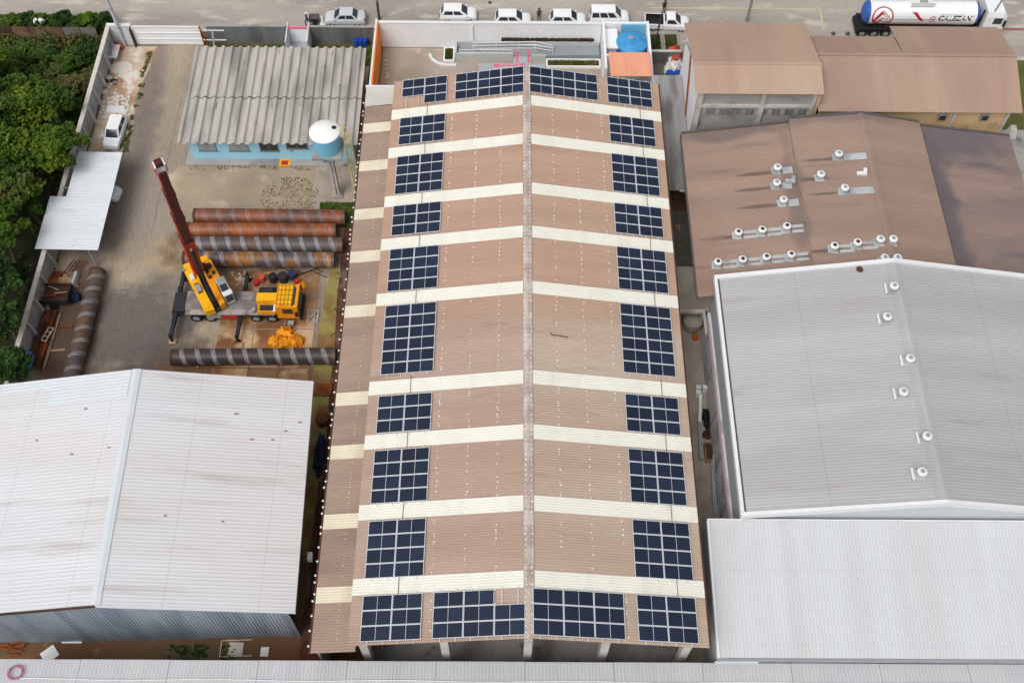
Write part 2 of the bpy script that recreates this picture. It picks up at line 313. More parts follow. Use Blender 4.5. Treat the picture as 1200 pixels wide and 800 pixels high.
# ------------------------------------------------------------------ mesh helpers
def leaf(m, rr, p, s, flatness=.55):
    n = Vector((rr.gauss(0, 1) * flatness, rr.gauss(0, 1) * flatness, 1)).normalized()
    a = n.orthogonal().normalized(); a = a * math.cos(t := rr.uniform(0, 6.28)) + n.cross(a) * math.sin(t); b = n.cross(a)
    k = len(m.v); w_ = s * .42
    m.v += [tuple(p - a * s * .5), tuple(p + b * w_ - n * s * .06), tuple(p + a * s * .5 - n * s * .12), tuple(p - b * w_ - n * s * .06)]
    m.f.append((k, k + 1, k + 2, k + 3))
def tag(o, label=None, cat=None, group=None, kind=None):
    if label: o['label'] = label
    if cat: o['category'] = cat
    if group: o['group'] = group
    if kind: o['kind'] = kind
    return o
def thing(name, loc, label, cat, group=None, rz=0., rot=None):
    o = bpy.data.objects.new(name, None); col.objects.link(o); o.location = loc; o.empty_display_size = .3
    o.rotation_euler = rot if rot else (0, 0, rz)
    return tag(o, label, cat, group)
def top_loc(o):
    while o.parent: o = o.parent
    return o.location
class MB:
    def __init__(s): s.v = []; s.f = []
    def add(s, vs, fs):
        k = len(s.v); s.v += [tuple(p) for p in vs]; s.f += [tuple(i + k for i in f) for f in fs]; return s
    def poly(s, pts): return s.add(pts, [tuple(range(len(pts)))])
    def box(s, x0, x1, y0, y1, z0, z1):
        return s.add([(x0, y0, z0), (x1, y0, z0), (x1, y1, z0), (x0, y1, z0), (x0, y0, z1), (x1, y0, z1), (x1, y1, z1), (x0, y1, z1)],
                     [(0, 3, 2, 1), (4, 5, 6, 7), (0, 1, 5, 4), (1, 2, 6, 5), (2, 3, 7, 6), (3, 0, 4, 7)])
    def hexa(s, b, t):        # 4 bottom, 4 top points
        return s.add(list(b) + list(t), [(3, 2, 1, 0), (4, 5, 6, 7), (0, 1, 5, 4), (1, 2, 6, 5), (2, 3, 7, 6), (3, 0, 4, 7)])
    def bar(s, p0, p1, a, b=None, up=(0, 0, 1), a1=None, b1=None):     # rectangular bar a wide, b high
        p0 = Vector(p0); p1 = Vector(p1); b = b or a; a1 = a1 or a; b1 = b1 or b
        d = (p1 - p0).normalized(); u = Vector(up)
        if abs(d.dot(u)) > .97: u = Vector((0, 1, 0))
        x = d.cross(u).normalized(); y = x.cross(d)
        q = lambda p, a, b: [p - x * a / 2 - y * b / 2, p + x * a / 2 - y * b / 2, p + x * a / 2 + y * b / 2, p - x * a / 2 + y * b / 2]
        return s.hexa(q(p0, a, b), q(p1, a1, b1))
    def cyl(s, p0, p1, r, n=12, r1=None, caps=True):
        p0 = Vector(p0); p1 = Vector(p1); r1 = r if r1 is None else r1
        d = (p1 - p0).normalized(); u = Vector((0, 0, 1)) if abs(d.z) < .9 else Vector((1, 0, 0))
        x = d.cross(u).normalized(); y = d.cross(x)
        vs = []
        for k in range(n):
            a = 2 * math.pi * k / n; e = x * math.cos(a) + y * math.sin(a)
            vs += [p0 + e * r, p1 + e * r1]
        fs = [(2 * k, 2 * ((k + 1) % n), 2 * ((k + 1) % n) + 1, 2 * k + 1) for k in range(n)]
        if caps: fs += [tuple(2 * k for k in range(n))[::-1], tuple(2 * k + 1 for k in range(n))]
        return s.add(vs, fs)
    def lathe(s, prof, n=16, c=(0, 0, 0)):     # prof: (r, z)
        vs = []; fs = []
        for r, z in prof:
            for k in range(n):
                a = 2 * math.pi * k / n; vs.append((c[0] + r * math.cos(a), c[1] + r * math.sin(a), c[2] + z))
        for i in range(len(prof) - 1):
            for k in range(n):
                j = (k + 1) % n; fs.append((i * n + k, i * n + j, (i + 1) * n + j, (i + 1) * n + k))
        fs.append(tuple(range(n))[::-1]); fs.append(tuple((len(prof) - 1) * n + k for k in range(n)))
        return s.add(vs, fs)
    def tube(s, pts, r, n=6):
        for a, b in zip(pts, pts[1:]): s.cyl(a, b, r, n)
        return s
    def prism(s, pts, z0, z1):
        n = len(pts)
        return s.add([(x, y, z0) for x, y in pts] + [(x, y, z1) for x, y in pts],
                     [tuple(range(n))[::-1], tuple(range(n, 2 * n))] + [(i, (i + 1) % n, n + (i + 1) % n, n + i) for i in range(n)])
    def corr(s, p0, U, V, pitch=.2, h=.04, prof='trap', th=0):
        """ribbed sheet: profile runs along U (full vector), ribs along V"""
        p0 = Vector(p0); U = Vector(U); V = Vector(V); L = U.length; u = U.normalized(); N = U.cross(V).normalized()
        if N.z < 0: N = -N
        n = max(1, round(L / pitch)); p = L / n
        pat = [(0, 0), (.5, 0), (.62, 1), (.86, 1), (.98, 0)] if prof == 'trap' else [(k / 8, .5 - .5 * math.cos(2 * math.pi * k / 8)) for k in range(8)]
        row = [((i + a) * p, b * h) for i in range(n) for a, b in pat] + [(L, 0)]
        a = [p0 + u * q + N * z for q, z in row]; b = [e + V for e in a]; k = len(row)
        return s.add(a + b, [(i, i + 1, k + i + 1, k + i) for i in range(k - 1)])
    def mesh(s, name, mat, off=(0, 0, 0), smooth=False):
        me = bpy.data.meshes.new(name); o = Vector(off)
        me.from_pydata([tuple(Vector(p) - o) for p in s.v], [], s.f); me.update()
        me.materials.append(MATS[mat] if isinstance(mat, str) else mat)
        if smooth:
            me.polygons.foreach_set('use_smooth', [True] * len(me.polygons))
            if smooth != 'all':
                try: me.set_sharp_from_angle(angle=R(35))
                except Exception: pass
        return me
    def build(s, name, mat, parent=None, world=True, smooth=False, label=None, kind=None):
        off = top_loc(parent) if (parent and world) else Vector((0, 0, 0))
        o = bpy.data.objects.new(name, s.mesh(name, mat, off, smooth)); col.objects.link(o)
        if parent: o.parent = parent
        if label: o['label'] = label
        if kind: o['kind'] = kind
        return o
def inst(name, me, parent, loc=(0, 0, 0), rot=(0, 0, 0), scale=None):
    o = bpy.data.objects.new(name, me); col.objects.link(o); o.parent = parent; o.location = loc; o.rotation_euler = rot
    if scale: o.scale = scale
    return o
def copy_tree(o, parent=None):
    c = o.copy(); col.objects.link(c); c.parent = parent
    for ch in list(o.children): copy_tree(ch, c)
    return c
def place(o, loc, rz, label=None, group=None):
    o.location = loc; o.rotation_euler = (0, 0, rz)
    if label: o['label'] = label
    if group: o['group'] = group
    return o
def solo(mb, name, mat, label, cat, group=None, smooth=False, loc=None):
    """thing that is a single mesh; origin at its base"""
    if loc is None:
        xs = [p[0] for p in mb.v]; ys = [p[1] for p in mb.v]; zs = [p[2] for p in mb.v]
        loc = Vector(((min(xs) + max(xs)) / 2, (min(ys) + max(ys)) / 2, min(zs)))
    o = bpy.data.objects.new(name, mb.mesh(name, mat, loc, smooth)); col.objects.link(o); o.location = loc
    return tag(o, label, cat, group)
def flat(name, pts, z, mat, kind='structure', label=None, parent=None):
    o = MB().poly([(p[0], p[1], z) for p in pts]).build(name, mat, parent)
    if kind and not parent: o['kind'] = kind
    if label: o['label'] = label
    return o
def rect3(x0, x1, y0, y1, z): return [(x0, y0, z), (x1, y0, z), (x1, y1, z), (x0, y1, z)]
def rect(x0, x1, y0, y1): return [(x0, y0), (x1, y0), (x1, y1), (x0, y1)]
def blob(cx, cy, rx, ry, n=22, j=.18, seed=0):
    rr = random.Random(seed)
    return [(cx + rx * math.cos(2 * math.pi * k / n) * (1 + rr.uniform(-j, j)), cy + ry * math.sin(2 * math.pi * k / n) * (1 + rr.uniform(-j, j))) for k in range(n)]

# ================================================================== THE SETTING
flat('ground', rect(-2500, 2500, -2500, 2500), 0, 'earth')
flat('street', rect(-400, 400, 87.6, 102), .008, 'street')
# pavement strips beside the street
def slab(name, x0, x1, y0, y1, z0, z1, mat):
    o = MB().box(x0, x1, y0, y1, z0, z1).build(name, mat); o['kind'] = 'structure'; return o
slab('pavement', -15.4, 13.2, 85.9, 87.9, 0, .12, 'street')
slab('pavement', 13.6, 34, 84.6, 88.4, 0, .10, 'street')
slab('pavement', 46.5, 120, 84.2, 88.6, 0, .12, 'street')
slab('kerb', 46.5, 120, 88.6, 88.9, 0, .16, 'red_kerb')
flat('yard_floor', rect(-43.2, -15.2, 40, 85.6), .004, 'yard')
None and flat('yard_floor', [(-41.5, 41), (-23.5, 41), (-26.5, 47), (-31.5, 50), (-31.8, 56), (-34, 59.5), (-38.5, 60.5), (-41.6, 57)], .008, 'yard_damp')
flat('sand_patch', [(-43.1, 70), (-40, 70), (-39.3, 74), (-39.9, 78), (-39.2, 82), (-38.9, 85.3), (-43.1, 85.3)], .010, 'sand')
flat('tan_patch', [(-33.5, 63.4), (-24, 63.3), (-19.5, 63.4), (-19.8, 68.9), (-33.8, 69.0), (-35.5, 67)], .012, 'tan_floor')
flat('path', rect(-20.6, -16.6, 61.8, 69.2), .016, 'path_floor')
flat('grass_verge', rect(-19.7, -16.4, 61.7, 64.6), .020, 'turf')
flat('grass_verge', rect(-33.9, -24.9, 82.6, 85.7), .012, 'turf')
flat('grass_verge', rect(-22.9, -15.7, 82.6, 85.7), .012, 'turf')
flat('grass_verge', rect(-16.4, -15.7, 78, 82.6), .012, 'turf')
flat('rusty_strip', rect(-17.2, -15.0, 20, 64), .014, 'rusty_dirt')
flat('moss_strip', blob(-17.75, 44.0, .8, 14.5, 30, .12, 3), .018, 'moss_floor')
flat('front_court', rect(-15.1, 13, 70, 85.4), .008, 'court')
flat('alley_floor', rect(11.3, 15.7, 20, 55.5), .010, 'alley')
flat('alley_floor', rect(11.3, 16.2, 55.5, 64), .012, 'alley_dark')
flat('alley_floor', rect(12.4, 16.5, 76.5, 86), .012, 'alley_dark')
flat('forest_ground', rect(-110, -43.5, 30, 86.6), .004, 'forest_floor')
flat('grass_verge', rect(47.5, 62, 74.5, 84.2), .010, 'turf')
flat('side_lane', rect(43, 62, 40, 74.5), .008, 'concrete')
# slabs of stained concrete under the crane, each with a joint round it
ysl = thing('slab_floor', (-22, 50, 0), None, None); ysl['kind'] = 'structure'
rr = random.Random(5)
xs_ = [-27.4, -24.2, -21.6, -18.9]; ys_ = [42.6, 46.4, 50.4, 53.6, 56.6]
for i in range(3):
    for j in range(4):
        e = .05
        MB().box(xs_[i] + e, xs_[i + 1] - e, ys_[j] + e, ys_[j + 1] - e, 0, .03 + rr.uniform(0, .012)).build('concrete_slab', rr.choice(['rust_floor', 'rust_floor2', 'rust_floor']), ysl)
# slabs of the yard floor: shallow joint strips on the damp concrete
for x0, y0, x1, y1 in [(-41.5, 54.4, -29.2, 54.5), (-31, 57.0, -20, 57.06), (-35.2, 60.4, -35.15, 78)]:
    flat('floor_joint', [(x0, y0), (x1, y0), (x1, y1), (x0, y1)], .0125, 'concrete_dark')
# a dashed line and corner on the street by the tanker
flat('road_marking', [(13.5, 91.7), (32.0, 91.75), (32.0, 91.9), (13.5, 91.85)], .012, 'yellow_paint')
flat('road_marking', [(31.8, 87.6), (32.0, 87.6), (32.0, 91.9), (31.8, 91.9)], .016, 'yellow_paint')

# ================================================================== MAIN WAREHOUSE with solar roof
X0, PHI = -.225, R(9.757); TP = math.tan(PHI); HW = 12.12; ZR = 10.88
YS, YN = 20.0, 71.75
def rz(x): return ZR - TP * abs(x - X0)
wh = thing('warehouse', (X0, 46, 0), 'long brown corrugated warehouse carrying the solar panels, with cream skylight bands', 'warehouse')
SB = [67.1, 62.6, 57.17, 52.65, 47.18, 39.08, 34.53, 28.97, 23.5]       # south edges of the skylight bands
SW = 1.06
edges = [YN]
for b in SB: edges += [b + SW, b]
edges.append(YS)
for sgn in (-1, 1):
    V = Vector((sgn * HW, 0, -TP * HW))
    for k in range(len(edges) - 1):
        y1, y0 = edges[k], edges[k + 1]; sky_ = k % 2 == 1
        m = MB()
        if sky_:
            g = .36
            m.corr((X0 + sgn * g, y0 - .06, rz(X0 + g) + .03), (0, y1 - y0 + .12, 0), V * ((HW - g) / HW), .212, .018)
            m.build('skylight_sheet', 'skylight', wh)
        else:
            m.corr((X0, y0, ZR), (0, y1 - y0, 0), V, .2, .022)
            m.build('roof_sheet', 'roof_brown_l' if sgn < 0 else 'roof_brown_r', wh)
    # eave gutter, side wall
    ex = X0 + sgn * HW
    if sgn > 0:
        MB().box(ex - .05, ex + .14, YS, YN, rz(ex) - .22, rz(ex) - .05).build('gutter', 'rust_dark', wh)
    MB().box(ex - .7 - .2 * (sgn > 0), ex - .45 - .2 * (sgn > 0), YS + .8, YN - .4, 0, rz(ex) - .12).build('wall', 'wall_beige', wh) if sgn > 0 else \
        MB().box(ex + .35, ex + .6, YS + .8, YN - .4, 0, rz(ex) - .1).build('wall', 'wall_beige', wh)
# ridge caps, one per bay
for k in range(len(edges) - 1):
    y1, y0 = edges[k], edges[k + 1]; e = .01
    z1 = ZR + .075; d = .34
    m = MB()
    for s in (-1, 1):
        m.add([(X0, y0 + e, z1), (X0, y1 - e, z1), (X0 + s * d, y1 - e, z1 - TP * d), (X0 + s * d, y0 + e, z1 - TP * d)], [(0, 1, 2, 3)])
    m.build('ridge_cap', 'ridge', wh)
# screw heads: rows along the purlins and both sides of the ridge cap
rr = random.Random(11); m = MB()
for s in (-1, 1):
    for sd_ in (.22, 2.25, 4.4, 6.6):
        y = YS + .4
        while y < YN - .3:
            if rr.random() < (.95 if sd_ < 1 else .7):
                x = X0 + s * (sd_ + rr.uniform(-.05, .05)); q = rr.uniform(.032, .058); z = rz(x) + (.06 if sd_ < 1 else .035)
                m.box(x - q, x + q, y - q, y + q, z - .01, z + .03)
            y += rr.choice([.2, .4, .4, .6]) if sd_ > 1 else .4
m.build('screw_heads', 'galv_white', wh, kind='stuff')
# gable walls, beam and columns at the south end
def gable(y0, y1, drop, base, inset, mat, name='wall', flatbase=True):
    xa, xb = X0 - HW + inset, X0 + HW - inset
    pr = [(xa, base if flatbase else rz(xa) - drop - base), (xb, base if flatbase else rz(xb) - drop - base), (xb, rz(xb) - drop), (X0, ZR - drop), (xa, rz(xa) - drop)]
    if not flatbase: pr = [(xa, rz(xa) - drop - base), (X0, ZR - drop - base), (xb, rz(xb) - drop - base), (xb, rz(xb) - drop), (X0, ZR - drop), (xa, rz(xa) - drop)]
    n = len(pr); MB().add([(x, y0, z) for x, z in pr] + [(x, y1, z) for x, z in pr],
        [tuple(range(n)), tuple(range(n, 2 * n))[::-1]] + [(i, n + i, n + (i + 1) % n, (i + 1) % n) for i in range(n)]).build(name, mat, wh)
gable(YN - .6, YN - .4, .08, 0, .5, 'wall_beige')
gable(YS + 3.2, YS + 3.4, .08, 0, .5, 'wall_dark')  # dark wall colour stands in for the shade inside the open end
gable(YS + .25, YS + .6, .12, .75, .3, 'wall_beige', 'gable_beam', False)
for x in (-11.6, -6.0, X0, 5.1, 10.8):
    MB().box(x - .28, x + .28, YS + .62, YS + 1.2, 0, rz(x) - .2).build('column', 'concrete_pale', wh)
MB().box(X0 - HW + .5, X0 + HW - .5, YS + .6, YS + 3.1, 0, .15).build('floor_slab', 'concrete', wh)
# lower side aisle on the yard side
AX0, AX1, AZ0, AZ1 = -12.0, -15.12, 7.45, 6.98
ann_e = [72.3, 70.3] + edges[1:]
for k in range(len(ann_e) - 1):
    y1, y0 = ann_e[k], ann_e[k + 1]
    band = (k - 2) % 2 == 0 and k >= 2
    if k == 1: band = False
    m = MB()
    if k == 0:
        m.corr((AX0 - .2, y0, AZ0 + .05), (0, y1 - y0, 0), (AX1 - AX0 + .15, 0, AZ1 - AZ0), .2, .02).build('roof_sheet', 'concrete_pale', wh)
        continue
    V = Vector((AX1 - AX0, 0, AZ1 - AZ0))
    if band: m.corr((AX0, y0 - .06, AZ0 + .03), (0, y1 - y0 + .12, 0), V, .212, .03).build('skylight_sheet', 'skylight_dim', wh)
    else: m.corr((AX0, y0, AZ0), (0, y1 - y0, 0), V, .2, .03).build('roof_sheet', 'roof_brown_annex', wh)
MB().box(AX1 + .15, AX1 + .3, YS + .5, 71.9, 0, AZ1 - .1).build('wall', 'wall_beige', wh)
MB().box(AX1 + .15, AX0 + .2, 71.9, 72.15, 0, AZ1 - .05).build('wall', 'wall_beige', wh)
MB().box(AX1 - .05, AX0 - .2, 72.3, 72.5, AZ1 - .1, AZ0 + .16).build('coping', 'trim_white', wh)
MB().box(AX1 - .16, AX1 + .02, YS, 72.2, AZ1 - .2, AZ1 - .04).build('gutter', 'rust_dark', wh)
m = MB(); rr = random.Random(3); y = YS + .5
while y < 71.5:
    m.lathe([(.02, 0), (.085, .02), (.085, .09), (.02, .12)], 6, (AX1 - .17 + rr.uniform(-.05, .05), y, AZ1 - .08)); y += rr.choice([.5, .85, 1.05])
m.build('gutter_brackets', 'galv_white', wh, kind='stuff')
m = MB(); y = YS + .5
while y < 71.5:
    if rr.random() < .6: m.box(-13.4, -13.34, y, y + .06, AZ0 - .21, AZ0 - .13)
    y += .4
m.build('screw_heads', 'galv_white', wh, kind='stuff')

# ------------------------------------------------------------------ solar arrays
PW, PD = 2.095, 1.058
fw, fd = PW - .022, PD - .02
m = MB(); t = .04; fr = .028
m.box(0, fw, -fr, 0, 0, t); m.box(0, fw, -fd, -fd + fr, 0, t); m.box(0, fr * 1.5, -fd + fr, -fr, 0, t); m.box(fw - fr * 1.5, fw, -fd + fr, -fr, 0, t)
m.box(fw / 2 - .013, fw / 2 + .013, -fd + fr, -fr, .004, .031)
m.box(fr, fw - fr, -fr - .014, -fr, .004, .032); m.box(fr, fw - fr, -fd + fr, -fd + fr + .014, .004, .032)
frame_me = m.mesh('solar_panel', 'alu')
m = MB(); pw = fw / 2 - .013 - fr * 1.5 - .008
m.box(0, pw, -(fd - 2 * fr - .036), 0, .010, .028)
pane_me = m.mesh('cell_pane', 'pv')
rail_me = {}
def solar_array(side, i, y_top, s0, cols, rows, skip, label):
    """s0: slope distance of the array's ridge-side edge from the ridge; cols modules outward, rows southward"""
    W = cols * PW
    s_w = s0 if side > 0 else s0 + W                         # slope distance of the west edge
    x = X0 + side * s_w * math.cos(PHI)
    a = thing('solar_array', (x, y_top, rz(x) + .115), label, 'solar panels', 'solar arrays on the warehouse roof', rot=(0, side * PHI, 0))
    for c in range(cols):
        for r in range(rows):
            if (c, r) in skip: continue
            p = inst('solar_panel', frame_me, a, (c * PW, -r * PD, 0))
            inst('cell_pane', pane_me, p, (fr * 1.5 + .004, -fr - .018, 0))
            inst('cell_pane', pane_me, p, (fw / 2 + .013 + .004, -fr - .018, 0))
    L = rows * PD
    if L not in rail_me: rail_me[L] = MB().box(-.025, .025, -L - .2, .2, -.06, -.012).mesh('rail', 'alu')
    for c in range(cols):
        for q in (.24, .76): inst('rail', rail_me[L], a, ((c + q) * PW, 0, 0))
    return a
YA = [71.66, 67.02, 62.53, 57.09, 52.55, 46.99, 38.84, 34.29, 28.77, 23.36]
NR = [3, 3, 4, 3, 4, 6, 3, 4, 4, 3]
words = ['', 'beside the orange canopy', 'first south of the north-end panels', 'second south of the north-end panels', 'third south of the north-end panels',
         'just north of the six-row array', 'six rows deep, tallest on its slope', 'just south of the six-row array', 'second south of the six-row array', 'second north of the south eave']
for side, nm in ((1, 'alley-side slope'), (-1, 'pipe-yard slope')):
    bo = 7.396 if side > 0 else 7.279
    for i in range(10):
        if i == 0: lab = f'three-row solar array at the outer north corner of the {nm}'
        elif i == 9: lab = f'three-row solar array at the outer south corner of the {nm}'
        else: lab = f'{["", "three-row", "four-row", "three-row", "four-row", "six-row", "three-row", "four-row", "four-row"][i]} solar array on the {nm}, ' + \
                    ['', 'first south of the north eave arrays', 'second south of the north eave arrays', 'third south of the north eave arrays', 'next north of the six-row one',
                     'the deepest block there', 'next south of the six-row one', 'second south of the six-row one', 'next north of the south eave arrays'][i]
        sk = {(0, 2)} if (side < 0 and i == 0) else set()
        if side < 0 and i == 0: lab = 'solar array on the pipe-yard slope with its south corner panel missing'
        solar_array(side, i, YA[i], bo, 2, NR[i], sk, lab)
    for i in (0, 9):
        sk = {(2, 0)} if (side < 0 and i == 9) else set()
        lab = f'wide nine-panel solar array against the ridge at the {"north" if i == 0 else "south"} end, {nm}'
        if sk: lab = 'wide solar array against the ridge with one panel missing, exposing bare rails'
        solar_array(side, i, YA[i], .241, 3, 3, sk, lab)
# cable runs crossing the skylight bands: dark thin conduits on the roof
for side in (1, -1):
    for i, b in enumerate(SB):
        s = 10.2 if side > 0 else 8.9
        x = X0 + side * s
        MB().bar((x, b - .25, rz(x) + .09), (x, b + SW + .3, rz(x) + .09), .035, .03).build('conduit', 'soot', wh)
# a snapped branch and scuffs lying on the roof
m = MB(); p = on_plane(652, 394, (0, 0, ZR + .05), (TP, 0, 1))
m.tube([p + Vector((-.35, .1, .04)), p + Vector((.1, .03, .07)), p + Vector((.9, -.12, .05))], .035, 5); m.cyl(p + Vector((-.35, .1, .04)), p + Vector((-.45, .35, .08)), .025, 5)
solo(m, 'branch', 'rust_dark', 'thin dark branch lying on the solar warehouse roof beside the ridge', 'branch')

# ================================================================== helper for gable sheds
def gable_shed(name, label, xa, xr, xb, ys, yn, za, zr_, zb, mat_l, mat_r, wall, pitch=.25, inset=.5, ridge_mat=None, wall_s=None, wall_n=None, cap=True, wall_base=0, h=.02, e_in=None):
    t = thing(name, ((xa + xb) / 2, (ys + yn) / 2, wall_base), label, 'building')
    MB().corr((xr, ys, zr_), (0, yn - ys, 0), (xa - xr, 0, za - zr_), pitch, h).build('roof_sheet', mat_l, t)
    MB().corr((xr, ys, zr_), (0, yn - ys, 0), (xb - xr, 0, zb - zr_), pitch, h).build('roof_sheet', mat_r, t)
    if cap:
        d = .35; m = MB(); kl = (za - zr_) / abs(xa - xr); kr = (zb - zr_) / abs(xb - xr)
        m.poly([(xr, ys, zr_ + .07), (xr, yn, zr_ + .07), (xr - d, yn, zr_ + .06 + kl * d), (xr - d, ys, zr_ + .06 + kl * d)])
        m.poly([(xr, ys, zr_ + .07), (xr + d, ys, zr_ + .06 + kr * d), (xr + d, yn, zr_ + .06 + kr * d), (xr, yn, zr_ + .07)])
        m.build('ridge_cap', ridge_mat or mat_l, t)
    MB().box(xa + inset, xa + inset + .2, ys + inset, yn - inset, wall_base, za - .02).build('wall', wall, t)
    MB().box(xb - (e_in or inset) - .2, xb - (e_in or inset), ys + inset, yn - inset, wall_base, zb - .02).build('wall', wall, t)
    for y, wm in ((ys + inset, wall_s or wall), (yn - inset - .2, wall_n or wall)):
        f = lambda x: (zr_ + (za - zr_) * (xr - x) / (xr - xa) if x < xr else zr_ + (zb - zr_) * (x - xr) / (xb - xr)) - .03
        e = inset + .21; e2 = (e_in or inset) + .21; pr = [(xa + e, wall_base), (xb - e2, wall_base), (xb - e2, f(xb - e2)), (xr, f(xr)), (xa + e, f(xa + e))]
        n = 5; MB().add([(x, y, z) for x, z in pr] + [(x, y + .2, z) for x, z in pr],
            [tuple(range(n)), tuple(range(n, 2 * n))[::-1]] + [(i, n + i, n + (i + 1) % n, (i + 1) % n) for i in range(n)]).build('wall', wm, t)
    return t

# ---- white shed beside the pipe yard
WXR, WXE, WXW, WYS, WYN, WZR, WZE = -30.0, -16.95, -43.3, 22.6, 40.9, 9.7, 7.3
ws = gable_shed('white_shed', 'white corrugated shed with a broad low gable roof beside the pipe yard', WXW, WXR, WXE, WYS, WYN, WZE, WZR, WZE, 'roof_white', 'roof_white', 'sheet_wall', .28, .45, 'roof_white_clear', e_in=2.2, h=.013)
zs = lambda x: WZR - abs(x - WXR) * (WZR - WZE) / 13.1
for n0, n1, y0 in ((-36.8, -30.4, 38.6), (-43.2, -36.8, 40.0)):
    MB().corr((n1, y0, zs(n1) + .03), (0, WYN - y0, 0), (n0 - n1, 0, zs(n0) - zs(n1)), .28, .035).build('skylight_sheet', 'roof_white_clear', ws)
for xa, xb in ((WXW, WXR), (WXR, WXE)):
    fm = 'rust_dark' if xa < WXR - 5 and xb <= WXR else 'trim_white'
    MB().hexa([(xa, WYS - .08, zs(xa) - .32), (xb, WYS - .08, zs(xb) - .32), (xb, WYS - .02, zs(xb) - .32), (xa, WYS - .02, zs(xa) - .32)],
              [(xa, WYS - .08, zs(xa) + .05), (xb, WYS - .08, zs(xb) + .05), (xb, WYS - .02, zs(xb) + .05), (xa, WYS - .02, zs(xa) + .05)]).build('fascia', fm, ws)
# south cladding: ribbed metal sheets, one per sheet width
x = WXW + .5
while x < WXE - .9:
    x2 = min(x + 1.02, WXE - .8)
    m = MB(); f = lambda q: zs(q) - .35
    n = 4; p = (x2 - x) / n
    row = []
    for i in range(n): row += [(x + i * p, 0), (x + (i + .55) * p, 0), (x + (i + .62) * p, .05), (x + (i + .93) * p, .05)]
    row.append((x2 - .01, 0))
    m.add([(a, WYS + .42 - b, 0) for a, b in row] + [(a, WYS + .42 - b, f(a)) for a, b in row], [(i, i + 1, len(row) + i + 1, len(row) + i) for i in range(len(row) - 1)])
    m.build('wall_sheet', 'sheet_wall', ws); x = x2
MB().box(WXE - .13, WXE + .02, WYS, WYN, WZE - .18, WZE - .03).build('gutter', 'trim_grey', ws)
MB().box(-16.85, -16.5, 27.2, 27.8, 4.4, 4.9).build('downpipe_box', 'trim_white', ws)
MB().box(-17.35, -17.15, WYS + .4, WYN - .3, WZE - .55, WZE - .1).build('edge_beam', 'frame_blue', ws)
# dark scuffs: patches of torn paint on the sheets
m = MB()
for px, py in ((163, 463), (331, 503), (276, 486), (316, 514), (292, 515), (348, 492), (256, 612), (87, 533), (132, 530), (105, 481), (192, 608), (44, 512)):
    q = at(px, py, 8.2); q.z = zs(q.x) + .045
    a = random.uniform(.12, .3); m.add([q + Vector((-a, -.04, 0)), q + Vector((a * .4, -.07, -a * .05)), q + Vector((a, .02, -a * .1)), q + Vector((-.1, .07, 0))], [(0, 1, 2, 3)])
m.build('roof_scuffs', 'red_kerb', ws, kind='stuff')

pv_ = Vector((-23.5, 41.0, 0)); th_ = R(1.7); ws.location = pv_ + Matrix.Rotation(th_, 3, 'Z') @ (ws.location - pv_); ws.rotation_euler = (0, 0, th_)
# ---- grey shed across the alley
GXW, GXR, GXE, GYS, GYN, GZW, GZR = 15.35, 29.05, 42.8, 29.85, 50.2, 8.5, 11.0
gs = gable_shed('grey_shed', 'light grey corrugated shed across the alley with white roof trim and mushroom vents', GXW, GXR, GXE, GYS, GYN, GZW, GZR, GZW, 'roof_grey', 'roof_grey', 'wall_grey', .25, .12, 'roof_grey', wall_s='wall_palegrey', h=.016)
zg = lambda x: GZR - abs(x - GXR) * (GZR - GZW) / 13.72
for y0, y1 in ((GYN - .02, GYN + .34), (GYS - .3, GYS - .02)):
    for xa, xb in ((GXW - .25, GXR), (GXR, GXE)):
        MB().hexa([(xa, y0, zg(xa) - .45), (xb, y0, zg(xb) - .45), (xb, y1, zg(xb) - .45), (xa, y1, zg(xa) - .45)],
                  [(xa, y0, zg(xa) + .16), (xb, y0, zg(xb) + .16), (xb, y1, zg(xb) + .16), (xa, y1, zg(xa) + .16)]).build('verge_trim', 'trim_white', gs)
MB().box(GXW - .28, GXW - .02, GYS, GYN - .03, GZW - .3, GZW + .17).build('verge_trim', 'trim_white', gs)
MB().box(GXW - .02, GXW + .14, GYS, GYN - .03, GZW + .02, GZW + .06).build('box_gutter', 'soot', gs)
# lower masonry wall with a pipe line along the alley
MB().box(GXW - .12, GXW + .12, GYS, GYN - .4, 0, 4.1).build('plinth_wall', 'wall_lowgrey', gs)
MB().box(GXW - .22, GXW - .12, GYS, GYN - 1.5, 3.95, 4.12).build('ledge', 'wall_white', gs)
MB().bar((GXW - .17, GYS, 4.2), (GXW - .17, GYN - 1.5, 4.2), .12, .12).build('red_pipe', 'pipe_pink', gs)
for y in (32.5, 36.5, 40.5, 44.5, 47.5):
    MB().box(GXW - .2, GXW - .12, y, y + .14, 0, 3.93).build('downpipe', 'trim_grey', gs)
p = at(1005, 321, 9.9)
p.z = zg(p.x) + .04
MB().lathe([(.3, 0), (.3, .012), (.22, .02), (.02, .024)], 12, p).build('roof_patch', 'rust_dark', gs)

